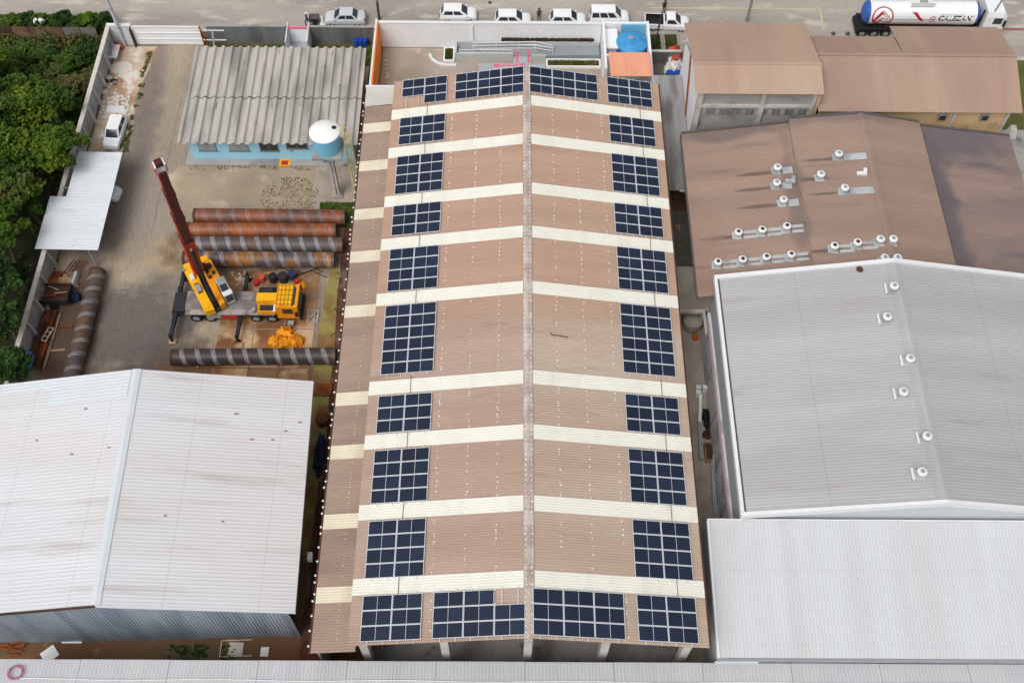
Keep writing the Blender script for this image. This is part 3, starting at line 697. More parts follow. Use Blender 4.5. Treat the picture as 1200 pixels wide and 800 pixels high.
# ---- pale lean-to south of the grey shed
ps = thing('pale_shed', (26, 25, 0), 'pale silver single-slope metal roof beside the south end of the alley', 'building')
MB().corr((12.95, 29.62, 7.45), (42, 0, 0), (0, -9.65, -.85), .25, .012).build('roof_sheet', 'roof_pale', ps)
MB().box(12.8, 55, 29.63, 29.72, 7.0, 7.62).build('flashing', 'trim_white', ps)
MB().hexa([(12.78, 19.95, 6.3), (12.94, 19.95, 6.3), (12.94, 29.62, 7.15), (12.78, 29.62, 7.15)], [(12.78, 19.95, 6.74), (12.94, 19.95, 6.74), (12.94, 29.62, 7.6), (12.78, 29.62, 7.6)]).build('verge_trim', 'trim_white', ps)
MB().box(13.1, 13.3, 20.5, 29.6, 0, 6.5).build('wall', 'wall_palegrey', ps)
MB().box(13.3, 55, 20.4, 20.6, 0, 6.45).build('wall', 'wall_palegrey', ps)
MB().box(13.3, 55, 29.40, 29.6, 0, 7.2).build('wall', 'wall_palegrey', ps)
MB().box(12.8, 55, 19.75, 19.93, 6.25, 6.5).build('gutter', 'trim_grey', ps)
MB().box(12.6, 15.6, 19.6, 19.74, 6.35, 6.55).build('gutter_end', 'wall_palegrey', ps)

# ---- long roof along the south edge
bs_ = thing('south_shed', (0, 15, 0), 'long pale grey ribbed metal roof running along the foot of the yards', 'building')
x = -37.6
k = 0
while x < 60:
    x2 = x + 6.2
    MB().corr((x, 20.02 + .012 * (k % 2), 5.0), (x2 - x - .02, 0, 0), (0, -13, 1.5), .25, .014).build('roof_sheet', 'roof_pale_s', bs_); x = x2; k += 1
MB().box(-37.4, 60, 19.6, 19.8, 0, 4.9).build('wall', 'wall_lowgrey', bs_)
MB().box(-37.4, 60, 7.4, 7.6, 0, 6.4).build('wall', 'wall_lowgrey', bs_)
MB().box(-37.4, -37.2, 7.6, 19.6, 0, 4.9).build('wall', 'wall_lowgrey', bs_)
zb_ = lambda y: 5.0 + (20.02 - y) * 1.5 / 13
# white safety rope across the roof, and a coil of pink hose
m = MB(); rr = random.Random(2)
pts = [Vector((x, 18.62 + .05 * math.sin(x * .5), 0)) for x in [-35.4 + 1.1 * i for i in range(80)]]
for p in pts: p.z = zb_(p.y) + .06
m.tube(pts, .035, 5); solo(m, 'rope', 'trim_white', 'white safety rope stretched along the long grey south roof', 'rope')
m = MB(); c0 = at(18, 788, 5.1); pts = []
for i in range(61):
    a = i / 12 * 2 * math.pi; r_ = .5 + .09 * math.sin(i * 1.7); q = Vector((c0.x + r_ * math.cos(a) + .015 * i / 6, c0.y + .62 * r_ * 1.5 * math.sin(a), 0)); q.z = zb_(q.y) + .07 + .003 * i; pts.append(q)
m.tube(pts, .022, 5); solo(m, 'hose', 'pink_hose', 'pink hose coiled at the corner of the long grey south roof', 'hose')

# ---- older brown shed with vents
BZ, BYS, BYN = 9.6, 49.6, 67.5
def zo(x):
    if x < 23.4: return 6.75 + (x - 14.0) * (1.6 / 9.75)
    if x < 29.65: return 8.85 + (x - 23.35) * (.75 / 6.3)
    if x < 35.1: return BZ - (x - 29.65) * (1.1 / 5.6)
    return 8.1 - (x - 35.05) * (1.35 / 9.05)
def vent_on(fn, px, py, z0, h=.75):
    z = z0
    for _ in range(12):
        p = at(px, py, z + h); z = fn(p.x)
    return Vector((p.x, p.y, z))
VB = [(984, 178, 1, 'nearest the tan block, with flashing strip'), (963, 202, 0, 'standing alone down the slope'), (991, 218, 1, 'south of a white offcut'),
      (912, 194, 1, 'most northerly on the lowest bay'), (911, 212, 1, 'second from the north on the lowest bay'), (919, 232, 1, 'third from the north on the lowest bay'),
      (866, 270, 1, 'at the low end of the row of three'), (894, 267, 1, 'in the middle of the row of three'), (923, 263, 1, 'at the high end of the row of three'),
      (842, 305, 1, 'lowest in the row of four'), (871, 302, 1, 'second up in the row of four'), (899, 299, 1, 'third up in the row of four'), (928, 296, 1, 'highest in the row of four'),
      (979, 286, 1, 'low end of the row climbing to the ridge'), (1006, 282, 1, 'second in the row climbing to the ridge'), (1033, 278, 0, 'just below the ridge, paired'), (1048, 278, 0, 'just over the ridge, paired'),
      (1038, 300, 0, 'below the ridge beside the grey shed'), (1053, 300, 0, 'over the ridge beside the grey shed')]
# sooty run-off has stained the sheets below each vent, along the step and along the north edge
runs = []
for px, py, st_, d_ in VB[:3] + VB[3:6] + [VB[6], VB[9], VB[13]]:
    p = vent_on(zo, px, py, 8); runs.append((p.x - 1.5, p.y - .1, 2.0, .22, srgb(92, 80, 76), .75))
runs += [(18, 67.2, 7, 1.1, srgb(112, 100, 98), .8), (22.9, 59, .8, 9, srgb(118, 104, 100), .7), (28, 67.4, 5, .8, srgb(120, 106, 102), .7), (15, 52, 2, 5, srgb(150, 120, 106), .6)]
M('roof_brown_old', srgb(154, 131, 117), .75, .06, .3, c2=srgb(142, 120, 108), s2=.12, t2=(.45, .65), stretch=(.3, 2.0, 1), sheet=(1, .98, .035), c3=srgb(126, 108, 102), s3=.4, t3=(.6, .78), st3=(.2, 2.2, 1), soft=runs)
M('roof_brown_east', srgb(132, 114, 108), .75, .07, .3, c2=srgb(144, 123, 113), s2=.15, t2=(.45, .62), stretch=(.5, 1.8, 1), sheet=(1, .98, .05), c3=srgb(110, 101, 103), s3=.4, t3=(.54, .7), st3=(.4, 1.6, 1),
  soft=((35.8, 58, 1.6, 11, srgb(96, 88, 92), .9), (39, 66.5, 6, 2.4, srgb(100, 94, 98), .8)))
ob = thing('vented_shed', (29, 58, 0), 'brown corrugated shed in three stepped bays with many small roof vents', 'building')
bays = [((14.0, 6.75), (23.75, 8.35), 'roof_brown_old'), ((23.35, 8.85), (29.65, BZ), 'roof_brown_old'), ((29.65, BZ), (35.25, 8.5), 'roof_brown_old'), ((35.05, 8.1), (44.1, 6.75), 'roof_brown_east')]
for (xa, za), (xb, zb), mt in bays:
    hi, lo = ((xb, zb), (xa, za)) if zb > za else ((xa, za), (xb, zb))
    MB().corr((hi[0], BYS, hi[1]), (0, BYN - BYS, 0), (lo[0] - hi[0], 0, lo[1] - hi[1]), .22, .022).build('roof_sheet', mt, ob)
d = .32
y = BYS
while y < BYN - .1:
    y2 = min(y + 2.24, BYN)
    MB().poly([(29.65, y + .01, BZ + .08), (29.65, y2 - .01, BZ + .08), (29.65 - d, y2 - .01, BZ + .035), (29.65 - d, y + .01, BZ + .035)]).poly(
        [(29.65, y + .01, BZ + .08), (29.65 + d, y + .01, BZ + .03), (29.65 + d, y2 - .01, BZ + .03), (29.65, y2 - .01, BZ + .08)]).build('ridge_cap', 'roof_brown_old', ob); y = y2
MB().box(23.42, 23.6, BYS, BYN - .1, 8.1, 8.84).build('step_wall', 'wall_beige', ob)
MB().box(34.85, 35.0, BYS, BYN - .1, 7.6, 8.45).build('step_wall', 'wall_beige', ob)
MB().box(15.6, 15.8, BYS + .2, BYN - .2, 0, 6.85).build('wall', 'wall_lowgrey', ob)
MB().box(43.2, 43.4, BYS + .2, BYN - .2, 0, 6.75).build('wall', 'wall_lowgrey', ob)
MB().box(15.8, 43.2, BYN - .4, BYN - .2, 0, 6.7).build('wall', 'wall_lowgrey', ob)
MB().box(13.85, 14.02, BYS, BYN, 6.55, 6.72).build('gutter', 'soot', ob)
for xa, xb, za, zb in ((14.0, 23.6, 6.75, 8.35), (23.4, 29.65, 8.85, BZ), (29.65, 35.2, BZ, 8.5), (35.1, 44.1, 8.1, 6.75)):
    MB().hexa([(xa, BYN, za - .25), (xb, BYN, zb - .25), (xb, BYN + .22, zb - .25), (xa, BYN + .22, za - .25)],
              [(xa, BYN, za + .1), (xb, BYN, zb + .1), (xb, BYN + .22, zb + .1), (xa, BYN + .22, za + .1)]).build('verge_flashing', 'soot', ob)
# mushroom vents
def make_vent():
    t = thing('roof_vent', (0, 0, 0), 'x', 'roof vent')
    MB().box(-.58, .52, -.52, .5, .02, .07).build('flashing', 'galv', t, False)
    MB().box(-.34, .34, -.34, .34, .07, .32).build('kerb', 'galv', t, False)
    MB().lathe([(.27, .32), (.27, .62), (.3, .64)], 18).build('neck', 'trim_grey', t, False, True)
    MB().lathe([(.30, .58), (.44, .60), (.47, .66), (.46, .76), (.40, .82), (.26, .84), (.05, .845)], 20).build('cap', 'galv_white', t, False, True)
    MB().lathe([(.21, .843), (.21, .88), (.15, .9), (.02, .905)], 14).build('cap_plug', 'trim_grey', t, False, True)
    return t
v0 = make_vent(); first = [True]
def vent(p, label, group, strip=None, rusty=False, pad=True):
    o = v0 if first[0] else copy_tree(v0); first[0] = False
    o.location = p; o['label'] = label; o['group'] = group
    o.rotation_euler = (0, 0, random.uniform(-.1, .1)); o.scale = (.78, .78, .78)
    if rusty:
        for ch in o.children:
            if ch.name.startswith('cap_plug'):
                ch.data = ch.data.copy(); ch.data.materials[0] = MATS['rust_dark']
    return o
def flash_strip(fn, x0, y0, x1, y1, mat='galv', parent=None):
    n = 5; m = MB(); xs = [x0 + (x1 - x0) * i / n for i in range(n + 1)]
    m.add([(x, y0, fn(x) + .05) for x in xs] + [(x, y1, fn(x) + .05) for x in xs], [(i, i + 1, n + 2 + i, n + 1 + i) for i in range(n)])
    return m.build('flashing_strip', mat, parent)
gb = 'mushroom vents on the brown roof'
rusty_set = {6, 7, 8, 9, 10, 11, 12, 13, 14}
for i, (px, py, st, d_) in enumerate(VB):
    p = vent_on(zo, px, py, 8)
    vent(p, f'white vent on the brown roof, {d_}', gb, rusty=i in rusty_set)
    if st:
        ln = 2.6 if i in (0, 2) else (1.35 if i < 6 else 1.7)
        lim = {0: 23.2, 1: 29.4}
        x1 = p.x + ln
        if p.x < 23.4: x1 = min(x1, 23.2)
        m = flash_strip(zo, p.x + .5, p.y - .42, x1, p.y - .12 if i >= 6 else p.y + .32, 'galv', ob)
        if i >= 6: flash_strip(zo, p.x + .5, p.y + .1, x1, p.y + .42, 'galv', ob)
    # soot streak running down from the vent
for i, (px, py) in enumerate([(1011, 203), (757 + 170, 212)]):
    p = vent_on(zo, px, py, 8, .2)
    m = MB().box(p.x - .5, p.x + .35, p.y - .16, p.y + .16, p.z + .05, p.z + .28); m.box(p.x + .1, p.x + .4, p.y + .16, p.y + .5, p.z + .05, p.z + .34)
    solo(m, 'offcut', 'galv_white' if i == 0 else 'galv', ['bent white metal offcut lying near the ridge of the brown shed', 'grey metal offcut lying at the step of the brown roof'][i], 'scrap')
# vents along the grey ridge
gg = 'mushroom vents on the grey roof'
gw = ['nearest the brown shed', 'second from the brown shed', 'third from the brown shed', 'third from the pale lean-to', 'second from the pale lean-to', 'nearest the pale lean-to']
for (px, py), d_ in zip([(1049, 333), (1041, 369), (1068, 418), (1060, 457), (1088, 509), (1082, 551)], gw):
    p = vent_on(zg, px, py, 10.5); vent(p, f'white mushroom vent on the grey shed ridge, {d_}', gg)
    MB().box(p.x - .62, p.x - .47, p.y - .4, p.y + .5, zg(p.x) + .03, zg(p.x) + .16).build('vent_flashing', 'galv_white', gs)

# ---- tall brown-roofed building in the corner
tb = thing('tall_block', (20.5, 74, 0), 'tall concrete block with a tan corrugated gable roof, rising over the brown shed', 'building')
TX0, TX1 = 14.75, 26.25
def roof_slab(t, x0, x1, prof, mat, pitch=.25):
    """prof: list of (y, z) from south to north"""
    for (ya, za), (yb, zb) in zip(prof, prof[1:]):
        MB().corr((x0, ya, za), (x1 - x0, 0, 0), (0, yb - ya, zb - za), pitch, .014).build('roof_sheet', mat, t)
roof_slab(tb, TX0, TX1, [(68.55, 10.85), (71.7, 11.45), (75.0, 10.6), (79.1, 9.4)], 'roof_tan')
MB().box(TX0 - .02, TX1 + .02, 71.55, 71.85, 11.44, 11.5).build('ridge_cap', 'roof_tan', tb)
# south wall in recessed bays between concrete posts
MB().box(15.6, 25.9, 69.25, 69.4, 0, 10.8).build('wall', 'concrete', tb)
for x in (15.2, 20.9, 25.5):
    MB().box(x, x + .45, 69.0, 69.5, 0, 10.75).build('column', 'concrete_pale', tb)
for z in (8.55,):
    MB().box(15.65, 25.5, 69.05, 69.25, z, z + .3).build('beam', 'concrete_pale', tb)
for i in range(24):
    MB().box(15.9 + i * .4, 16.18 + i * .4, 69.17, 69.26, 7.55, 8.2).build('wall_block', 'concrete_dark' if i % 3 else 'concrete', tb)
MB().hexa(rect3(15.2, 15.4, 69.5, 78.6, 0), [(15.2, 69.5, 9.99), (15.4, 69.5, 9.99), (15.4, 78.6, 9.34), (15.2, 78.6, 9.34)]).build('wall', 'wall_white', tb)
pr = [(69.5, 10.0), (78.6, 9.35), (75.0, 10.5), (71.7, 11.33), (69.5, 10.9)]
MB().add([(15.2, y, z + .001) for y, z in pr] + [(15.4, y, z + .001) for y, z in pr], [tuple(range(5)), tuple(range(5, 10))[::-1]] + [(k, 5 + k, 5 + (k + 1) % 5, (k + 1) % 5) for k in range(5)]).build('gable_wall', 'wall_white', tb)
MB().bar((15.12, 71.5, 3.0), (15.12, 75.5, 10.2), .16, .1).build('stair_beam', 'rust', tb)
MB().bar((15.12, 74.2, 9.8), (15.12, 77.8, 8.2), .12, .1).build('stair_beam', 'trim_grey', tb)
MB().box(25.75, 25.95, 69.5, 78.6, 0, 9.4).build('wall', 'concrete', tb)
MB().box(15.4, 25.75, 78.4, 78.6, 0, 9.4).build('wall', 'concrete', tb)
MB().box(25.9, 26.2, 69.0, 69.3, 7.9, 10.4).build('downpipe', 'wall_yellow', tb)

# ---- tan building to the east
nb = thing('tan_block', (36, 74, 0), 'wide tan corrugated gable roof over a yellow wall, in front of the tanker', 'building')
for x0, x1, yn, zn in ((26.3, 34.55, 77.75, 9.15), (34.55, 44.9, 79.4, 8.9)):
    roof_slab(nb, x0, x1, [(68.75, 8.5), (74.1, 10.3), (yn, zn)], 'roof_tan_east')
MB().box(26.3, 44.9, 73.95, 74.25, 10.3, 10.37).build('ridge_cap', 'roof_tan_east', nb)
MB().box(26.6, 44.2, 69.4, 69.6, 0, 8.6).build('wall', 'wall_yellow', nb)
MB().box(44.0, 44.2, 69.6, 77.4, 0, 8.6).build('wall', 'wall_white', nb)
MB().box(26.6, 44.0, 77.2, 77.4, 0, 8.8).build('wall', 'wall_yellow', nb)
for x in (39.0, 43.9): MB().box(x, x + .25, 69.2, 69.4, 5, 8.5).build('column', 'concrete_pale', nb)
for x in (37.7, 41.6):
    f_ = MB().box(x, x + .75, 69.16, 69.39, 7.0, 7.7).build('window', 'trim_grey', nb); MB().box(x + .08, x + .67, 69.12, 69.158, 7.08, 7.62).build('pane', 'glass', f_)
MB().hexa([(44.1, 67.8, 6.1), (45.0, 67.8, 6.1), (45.0, 68.6, 6.1), (44.1, 68.6, 6.1)], [(44.3, 68.0, 7.0), (44.8, 68.0, 7.0), (44.8, 68.5, 7.2), (44.3, 68.5, 7.2)]).build('drain_block', 'concrete_pale', nb)
# boundary wall and stacked rails in the side lane
bw = thing('lane_wall', (45.4, 58, 0), 'rough grey boundary wall with a tan base in the lane beside the brown shed', 'wall')
MB().box(45.0, 45.3, 46, 70, 0, 2.6).build('wall', 'concrete', bw)
MB().box(45.3, 45.55, 46, 70, 0, 1.1).build('base', 'wall_yellow', bw)
for i in range(3):
    solo(MB().bar((46.6 + i * .42, 62.0, .3), (46.2 + i * .42, 73.0, .3 + .04 * i), .18, .2), 'steel_rail', ['rust_dark', 'black', 'crane_dark'][i],
         ['rust-brown steel rail lying against the lane boundary wall', 'black steel rail between two other rails in the side lane', 'blue-grey steel rail lying in the side lane farthest from the boundary wall'][i], 'steel rail', 'rails lying in the side lane')

# ================================================================== BLUE HOUSE and water tower
HX0, HX1, HY0, HY1 = -33.25, -16.15, 68.85, 81.2
hs_ = thing('blue_house', (-24.7, 75, 0), 'low light-blue house under a weathered grey channel-tile roof', 'house')
HM = 74.5
def zh(y): return 3.35 + (y - HY0) * (.45 / (HY1 - HY0))
ncol = 20; cw = (HX1 - HX0) / ncol
prof = [(-.5, .08), (-.44, .12), (-.36, .21), (-.30, .235), (-.14, .235), (-.08, .21), (0, .10), (.06, .04), (.14, .015), (.30, .0), (.40, .03), (.46, .075), (.5, .08)]
def tile_mesh(L, dz):
    m = MB(); k = len(prof); th = .03
    a = [(x * cw, 0, z) for x, z in prof] + [(x * cw, L, z + dz) for x, z in prof]
    m.add(a, [(i, i + 1, k + i + 1, k + i) for i in range(k - 1)])
    m.add([(x, y, z - th) for x, y, z in a], [(k + i, k + i + 1, i + 1, i) for i in range(k - 1)])
    m.add([(x * cw, 0, z) for x, z in prof] + [(x * cw, 0, z - th) for x, z in prof], [(i + 1, i, k + i, k + i + 1) for i in range(k - 1)])
    m.add([(x * cw, L, z + dz) for x, z in prof] + [(x * cw, L, z - th + dz) for x, z in prof], [(i, i + 1, k + i + 1, k + i) for i in range(k - 1)])
    return m.mesh('roof_tile', 'fibre_cement')
tl = tile_mesh(HM - HY0, zh(HM) - zh(HY0)); tu = tile_mesh(HY1 - HM - .09, zh(HY1) - zh(HM))
rr = random.Random(4)
for i in range(ncol):
    x = HX0 + (i + .5) * cw - hs_.location.x
    inst('roof_tile', tl, hs_, (x, HY0 - hs_.location.y + rr.uniform(-.03, .03), zh(HY0) + .05 + .003 * (i % 2)))
    inst('roof_tile', tu, hs_, (x, HM + .09 - hs_.location.y + rr.uniform(-.02, .02), zh(HM) + .085 + .003 * (i % 2)))
wy = 69.9
MB().box(-32.6, -32.4, wy, 80.6, 0, 3.45).build('wall', 'blue_wall', hs_)
MB().box(-17.0, -16.8, wy, 80.6, 0, 3.45).build('wall', 'blue_wall', hs_)
MB().box(-32.4, -17.0, 80.4, 80.6, 0, 3.7).build('wall', 'blue_wall', hs_)
MB().box(-32.4, -17.0, wy, wy + .2, 0, 3.38).build('wall', 'blue_wall', hs_)
MB().box(-33.3, -16.7, 69.1, wy - .002, 0, .14).build('apron', 'concrete', hs_)
MB().box(-33.3, -32.61, wy, 80.6, 0, .14).build('apron', 'concrete', hs_)
for k, (pa, pb, gm) in enumerate([(231, 252, 'glass_pale'), (267, 290, 'glass_pale'), (303, 325, 'glass'), (335, 360, 'glass')]):
    xa = at(pa, 178, 1.9).x; xb = at(pb, 178, 1.9).x
    z0 = 1.35 if k < 3 else 1.75
    wf = MB().box(xa, xb, wy - .05, wy - .002, z0, 2.75).build('window', 'frame_grey', hs_)
    mid = (xa + xb) / 2
    for a, b in ((xa + .07, mid - .03), (mid + .03, xb - .07)): MB().box(a, b, wy - .065, wy - .052, z0 + .07, 2.68).build('pane', gm, wf)
    MB().box(xa - .08, xb + .08, wy - .12, wy - .002, z0 - .1, z0 - .004).build('sill', 'frame_grey', hs_)
MB().box(-23.0, -22.75, wy - .16, wy - .002, 1.4, 1.75).build('meter_box', 'trim_grey', hs_)
MB().box(-19.9, -18.9, wy - .5, wy - .01, 1.3, 1.9).build('air_conditioner', 'trim_white', hs_)
MB().box(-19.9, -18.9, wy - .52, wy - .01, .4, .8).build('wall_cabinet', 'blue_plastic', hs_)
rm = thing('floor_marking', at(334, 192, 0), 'red square with yellow border painted on the ground by the blue house', 'floor marking')
x, y = rm.location.x, rm.location.y
MB().box(x - .55, x + .55, y - .45, y + .45, .143, .15).build('border', 'crane_yellow', rm); MB().box(x - .33, x + .33, y - .27, y + .27, .151, .158).build('centre', 'red', rm)
# sparse grass by the house
def grass(name, poly_fn, n, h, mat, label, seed, kind='stuff'):
    rr = random.Random(seed); m = MB()
    for _ in range(n):
        x, y = poly_fn(rr); leaf(m, rr, Vector((x, y, .02 + rr.uniform(0, .5) * h)), h * rr.uniform(.7, 1.5), .5)
    o = m.build(name, mat); o['kind'] = kind; o['label'] = label; return o
def patchy(cx, cy, rx, ry, th):
    def f(rr):
        while True:
            x = cx + rr.uniform(-rx, rx); y = cy + rr.uniform(-ry, ry)
            if ((x - cx) / rx) ** 2 + ((y - cy) / ry) ** 2 > 1: continue
            if mnoise.noise(Vector((x * .9, y * .9, 3))) > th: return x, y
    return f
def edge_line(rr):
    while True:
        y = rr.uniform(70, 84.5)
        if mnoise.noise(Vector((3.3, y * .9, 2))) < -.1: continue
        return -39.55 + .45 * mnoise.noise(Vector((1, y * .35, 7))) + rr.gauss(0, .13), y
def boxy(x0, x1, y0, y1, th=-9):
    def f(rr):
        while True:
            x = rr.uniform(x0, x1); y = rr.uniform(y0, y1)
            if mnoise.noise(Vector((x * .7, y * .7, 9))) > th: return x, y
    return f
grass('grass', patchy(-22.7, 65.3, 2.8, 2.5, -.35), 1000, .1, 'leaf_dry', 'sparse dry grass south of the blue house', 1)
grass('grass', boxy(-19.7, -16.4, 61.7, 64.6), 2200, .2, 'leaf_b', 'square green lawn at the foot of the water tower', 2)
grass('grass', boxy(-33.8, -25, 82.7, 85.5, -.3), 2200, .3, 'leaf_b', 'green grass strip behind the blue house', 3)
grass('grass', boxy(-22.8, -15.8, 82.7, 85.5, -.3), 1800, .3, 'leaf_b', 'green grass strip beside the blue drums', 4)
grass('weeds', edge_line, 420, .2, 'leaf_dry', 'weeds along the edge of the sandy strip', 5)
grass('weeds', boxy(-33.5, -19, 68.6, 69.1, -.1), 130, .14, 'leaf_dry', 'weeds along the house apron', 6)
grass('weeds', boxy(-17.6, -15.4, 42, 57, 0), 150, .16, 'leaf_dry', 'weeds along the warehouse wall', 8)

wt = thing('water_tower', (-18.2, 65.65, 0), 'white-lidded blue water tank raised on a leaning concrete post by the blue house', 'water tower')
TX, TY = -18.2, 65.65
MB().box(TX - .5, TX + .5, TY - .5, TY + .5, 0, .2).build('footing', 'concrete', wt)
MB().hexa([(TX - .28, TY - .28, .2), (TX - .02, TY - .28, .2), (TX - .02, TY + .28, .2), (TX - .28, TY + .28, .2)], [(TX - .22, TY - .22, 6.35), (TX - .02, TY - .22, 6.35), (TX - .02, TY + .22, 6.35), (TX - .22, TY + .22, 6.35)]).build('post', 'concrete_pale', wt)
MB().hexa([(TX + .06, TY - .28, .2), (TX + .3, TY - .28, .2), (TX + .3, TY + .28, .2), (TX + .06, TY + .28, .2)], [(TX + .06, TY - .22, 6.35), (TX + .24, TY - .22, 6.35), (TX + .24, TY + .22, 6.35), (TX + .06, TY + .22, 6.35)]).build('post', 'concrete_pale', wt)
for z in (1.5, 2.8, 4.1, 5.4): MB().box(TX - .018, TX + .058, TY - .2, TY + .2, z, z + .2).build('tie', 'concrete_pale', wt)
MB().box(TX - 1.35, TX + 1.35, TY - 1.3, TY + 1.3, 6.36, 6.6).build('platform', 'concrete', wt)
tk = MB().lathe([(1.15, 6.61), (1.22, 7.0), (1.31, 8.6), (1.33, 8.7)], 28, (TX, TY, 0)).build('tank', 'tank_side', wt, True, True)
MB().lathe([(1.36, 8.66), (1.4, 8.72), (1.38, 8.82), (1.0, 9.05), (.5, 9.17), (.05, 9.2)], 28, (TX, TY, 0)).build('lid', 'tank_white', tk, True, True)
MB().lathe([(.2, 9.0), (.2, 9.14), (.05, 9.16)], 12, (TX + .85, TY + .2, 0)).build('hatch', 'black', tk, True, True)
m = MB()
for dx in (-.28, .28): m.bar((TX + 1.65, TY + dx, 0.1), (TX + 1.65, TY + dx, 9.4), .06, .06)
for i in range(31): m.bar((TX + 1.65, TY - .28, .3 + i * .3), (TX + 1.65, TY + .28, .3 + i * .3), .04, .04)
lad = m.build('ladder', 'ladder_yellow', wt)
m = MB()
for i in range(7):
    z = 2.6 + i * 1.05; pts = [(TX + 1.65 + .62 * math.sin(a), TY + .4 * math.cos(a), z) for a in [math.pi * k / 6 for k in range(7)]]
    m.tube(pts, .028, 5)
for k in range(1, 6):
    a = math.pi * k / 6; m.bar((TX + 1.65 + .62 * math.sin(a), TY + .4 * math.cos(a), 2.6), (TX + 1.65 + .62 * math.sin(a), TY + .4 * math.cos(a), 8.9), .04, .02)
m.build('cage', 'ladder_yellow', lad)

# ================================================================== PERIMETER of the pipe yard
pw = thing('perimeter_wall', (-43.4, 63, 0), 'grey concrete panel wall with pale coping between the pipe yard and the trees', 'wall')
y = 42.0; k = 0
while y < 86:
    y2 = min(y + 2.5, 86)
    MB().box(-43.48, -43.36, y + .13, y2 - .13, 0, 1.18).build('wall_panel', 'concrete_panel', pw)
    MB().box(-43.48, -43.355, y + .13, y2 - .13, 1.2, 2.36).build('wall_panel', 'concrete_panel', pw)
    MB().hexa([(-43.55, y - .12, 0), (-42.95, y - .12, 0), (-42.95, y + .12, 0), (-43.55, y + .12, 0)], [(-43.55, y - .12, 2.36), (-43.25, y - .12, 2.36), (-43.25, y + .12, 2.36), (-43.55, y + .12, 2.36)]).build('wall_post', 'concrete_pale', pw)
    MB().box(-43.62, -43.2, y + .01, y2 - .01, 2.362, 2.5).build('coping', 'coping', pw)
    y = y2
# street front: pillar wall, sliding gate, block walls, pedestrian entrance
fw_ = thing('gate_wall', (-42.2, 85.6, 0), 'pale rendered wall with white coping at the corner beside the white gate', 'wall')
MB().box(-43.3, -41.15, 85.5, 85.7, 0, 2.6).build('wall', 'wall_lowgrey', fw_); MB().box(-43.45, -41.0, 85.42, 85.78, 2.6, 2.75).build('coping', 'trim_white', fw_)
MB().box(-41.16, -41.06, 85.1, 85.5, 0, 2.45).build('return_wall', 'rust_dark', fw_)
MB().bar((-43.15, 82.2, .1), (-43.1, 84.9, 1.9), .1, .14).build('lean_bar', 'concrete_dark', fw_)
gt = thing('sliding_gate', (-37.5, 85.6, 0), 'white sliding vehicle gate of wide horizontal boards', 'gate')
for i in range(3):
    MB().box(-41.0, -33.95, 85.55, 85.61, .1 + i * .82, .1 + i * .82 + .72).build('gate_board', 'wall_white', gt)
    MB().box(-41.0, -33.95, 85.48, 85.66, .1 + i * .82 + .72, .1 + i * .82 + .82).build('gate_rail', 'trim_white', gt)
MB().box(-41.0, -37.6, 85.535, 85.549, 1.0, 1.5).build('faded_sign', 'salmon_trim', gt) if False else None
rg = thing('gate_frame', (-33.4, 84.8, 0), 'rusty brown gate track frame with white rails at the end of the gate', 'gate frame')
MB().bar((-33.9, 85.5, 0), (-33.9, 85.5, 2.6), .14).build('post', 'rust', rg); MB().bar((-33.2, 84.3, 0), (-33.2, 84.3, 2.4), .12).build('post', 'rust', rg)
MB().bar((-33.9, 85.5, 2.5), (-33.2, 84.3, 2.4), .1).build('brace', 'rust', rg)
for z in (1.0, 2.3): MB().bar((-33.8, 85.3, z), (-31.4, 85.3, z), .1).build('rail', 'trim_white', rg)
MB().bar((-32.9, 85.3, 0), (-32.6, 85.3, 2.3), .1).build('rail', 'trim_white', rg)
def block_wall(x0, x1, label, n):
    t = thing('block_wall', ((x0 + x1) / 2, 86, 0), label, 'wall')
    wd = (x1 - x0) / n
    for i in range(n):
        MB().box(x0 + i * wd + .01, x0 + (i + 1) * wd - .01, 85.95, 86.1, 0, 2.22 + .02 * (i % 2)).build('wall_panel', 'concrete_dark', t)
    MB().box(x0, x1, 85.9, 86.15, 2.245, 2.33).build('coping', 'concrete', t)
    return t
block_wall(-33.4, -25.0, 'dark grey weathered wall between the gate frame and the entrance porch', 3)
block_wall(-22.6, -15.5, 'dark grey weathered wall behind the blue drums', 4)
MB().bar((-33, 84.0, .25), (-25.5, 84.1, .25), .14).build('x', 'rust_dark').name = 'rusty_beam_tmp'
o = bpy.data.objects['rusty_beam_tmp']; o.name = 'steel_beam'; tag(o, 'long rusty beam lying in the grass behind the blue house', 'steel beam')
en = thing('entrance_porch', (-23.8, 85.0, 0), 'small white entrance porch with a pink band between two grey walls', 'porch')
MB().hexa([(-25.0, 84.0, 0), (-24.85, 84.0, 0), (-24.85, 86.6, 0), (-25.0, 86.6, 0)], [(-25.0, 84.0, 2.1), (-24.85, 84.0, 2.1), (-24.85, 86.6, 2.3), (-25.0, 86.6, 2.3)]).build('wall', 'wall_lowgrey', en)
MB().hexa([(-22.8, 84.0, 0), (-22.65, 84.0, 0), (-22.65, 86.6, 0), (-22.8, 86.6, 0)], [(-22.8, 84.0, 2.1), (-22.65, 84.0, 2.1), (-22.65, 86.6, 2.3), (-22.8, 86.6, 2.3)]).build('wall', 'wall_lowgrey', en)
MB().box(-24.84, -22.81, 86.0, 86.1, 0, 1.95).build('gate_leaf', 'wall_white', en); MB().box(-24.84, -22.81, 85.96, 86.14, 1.952, 2.2).build('pink_band', 'salmon_trim', en)
MB().box(-24.84, -22.81, 84, 85.95, 0, .12).build('step', 'pad_grey', en)
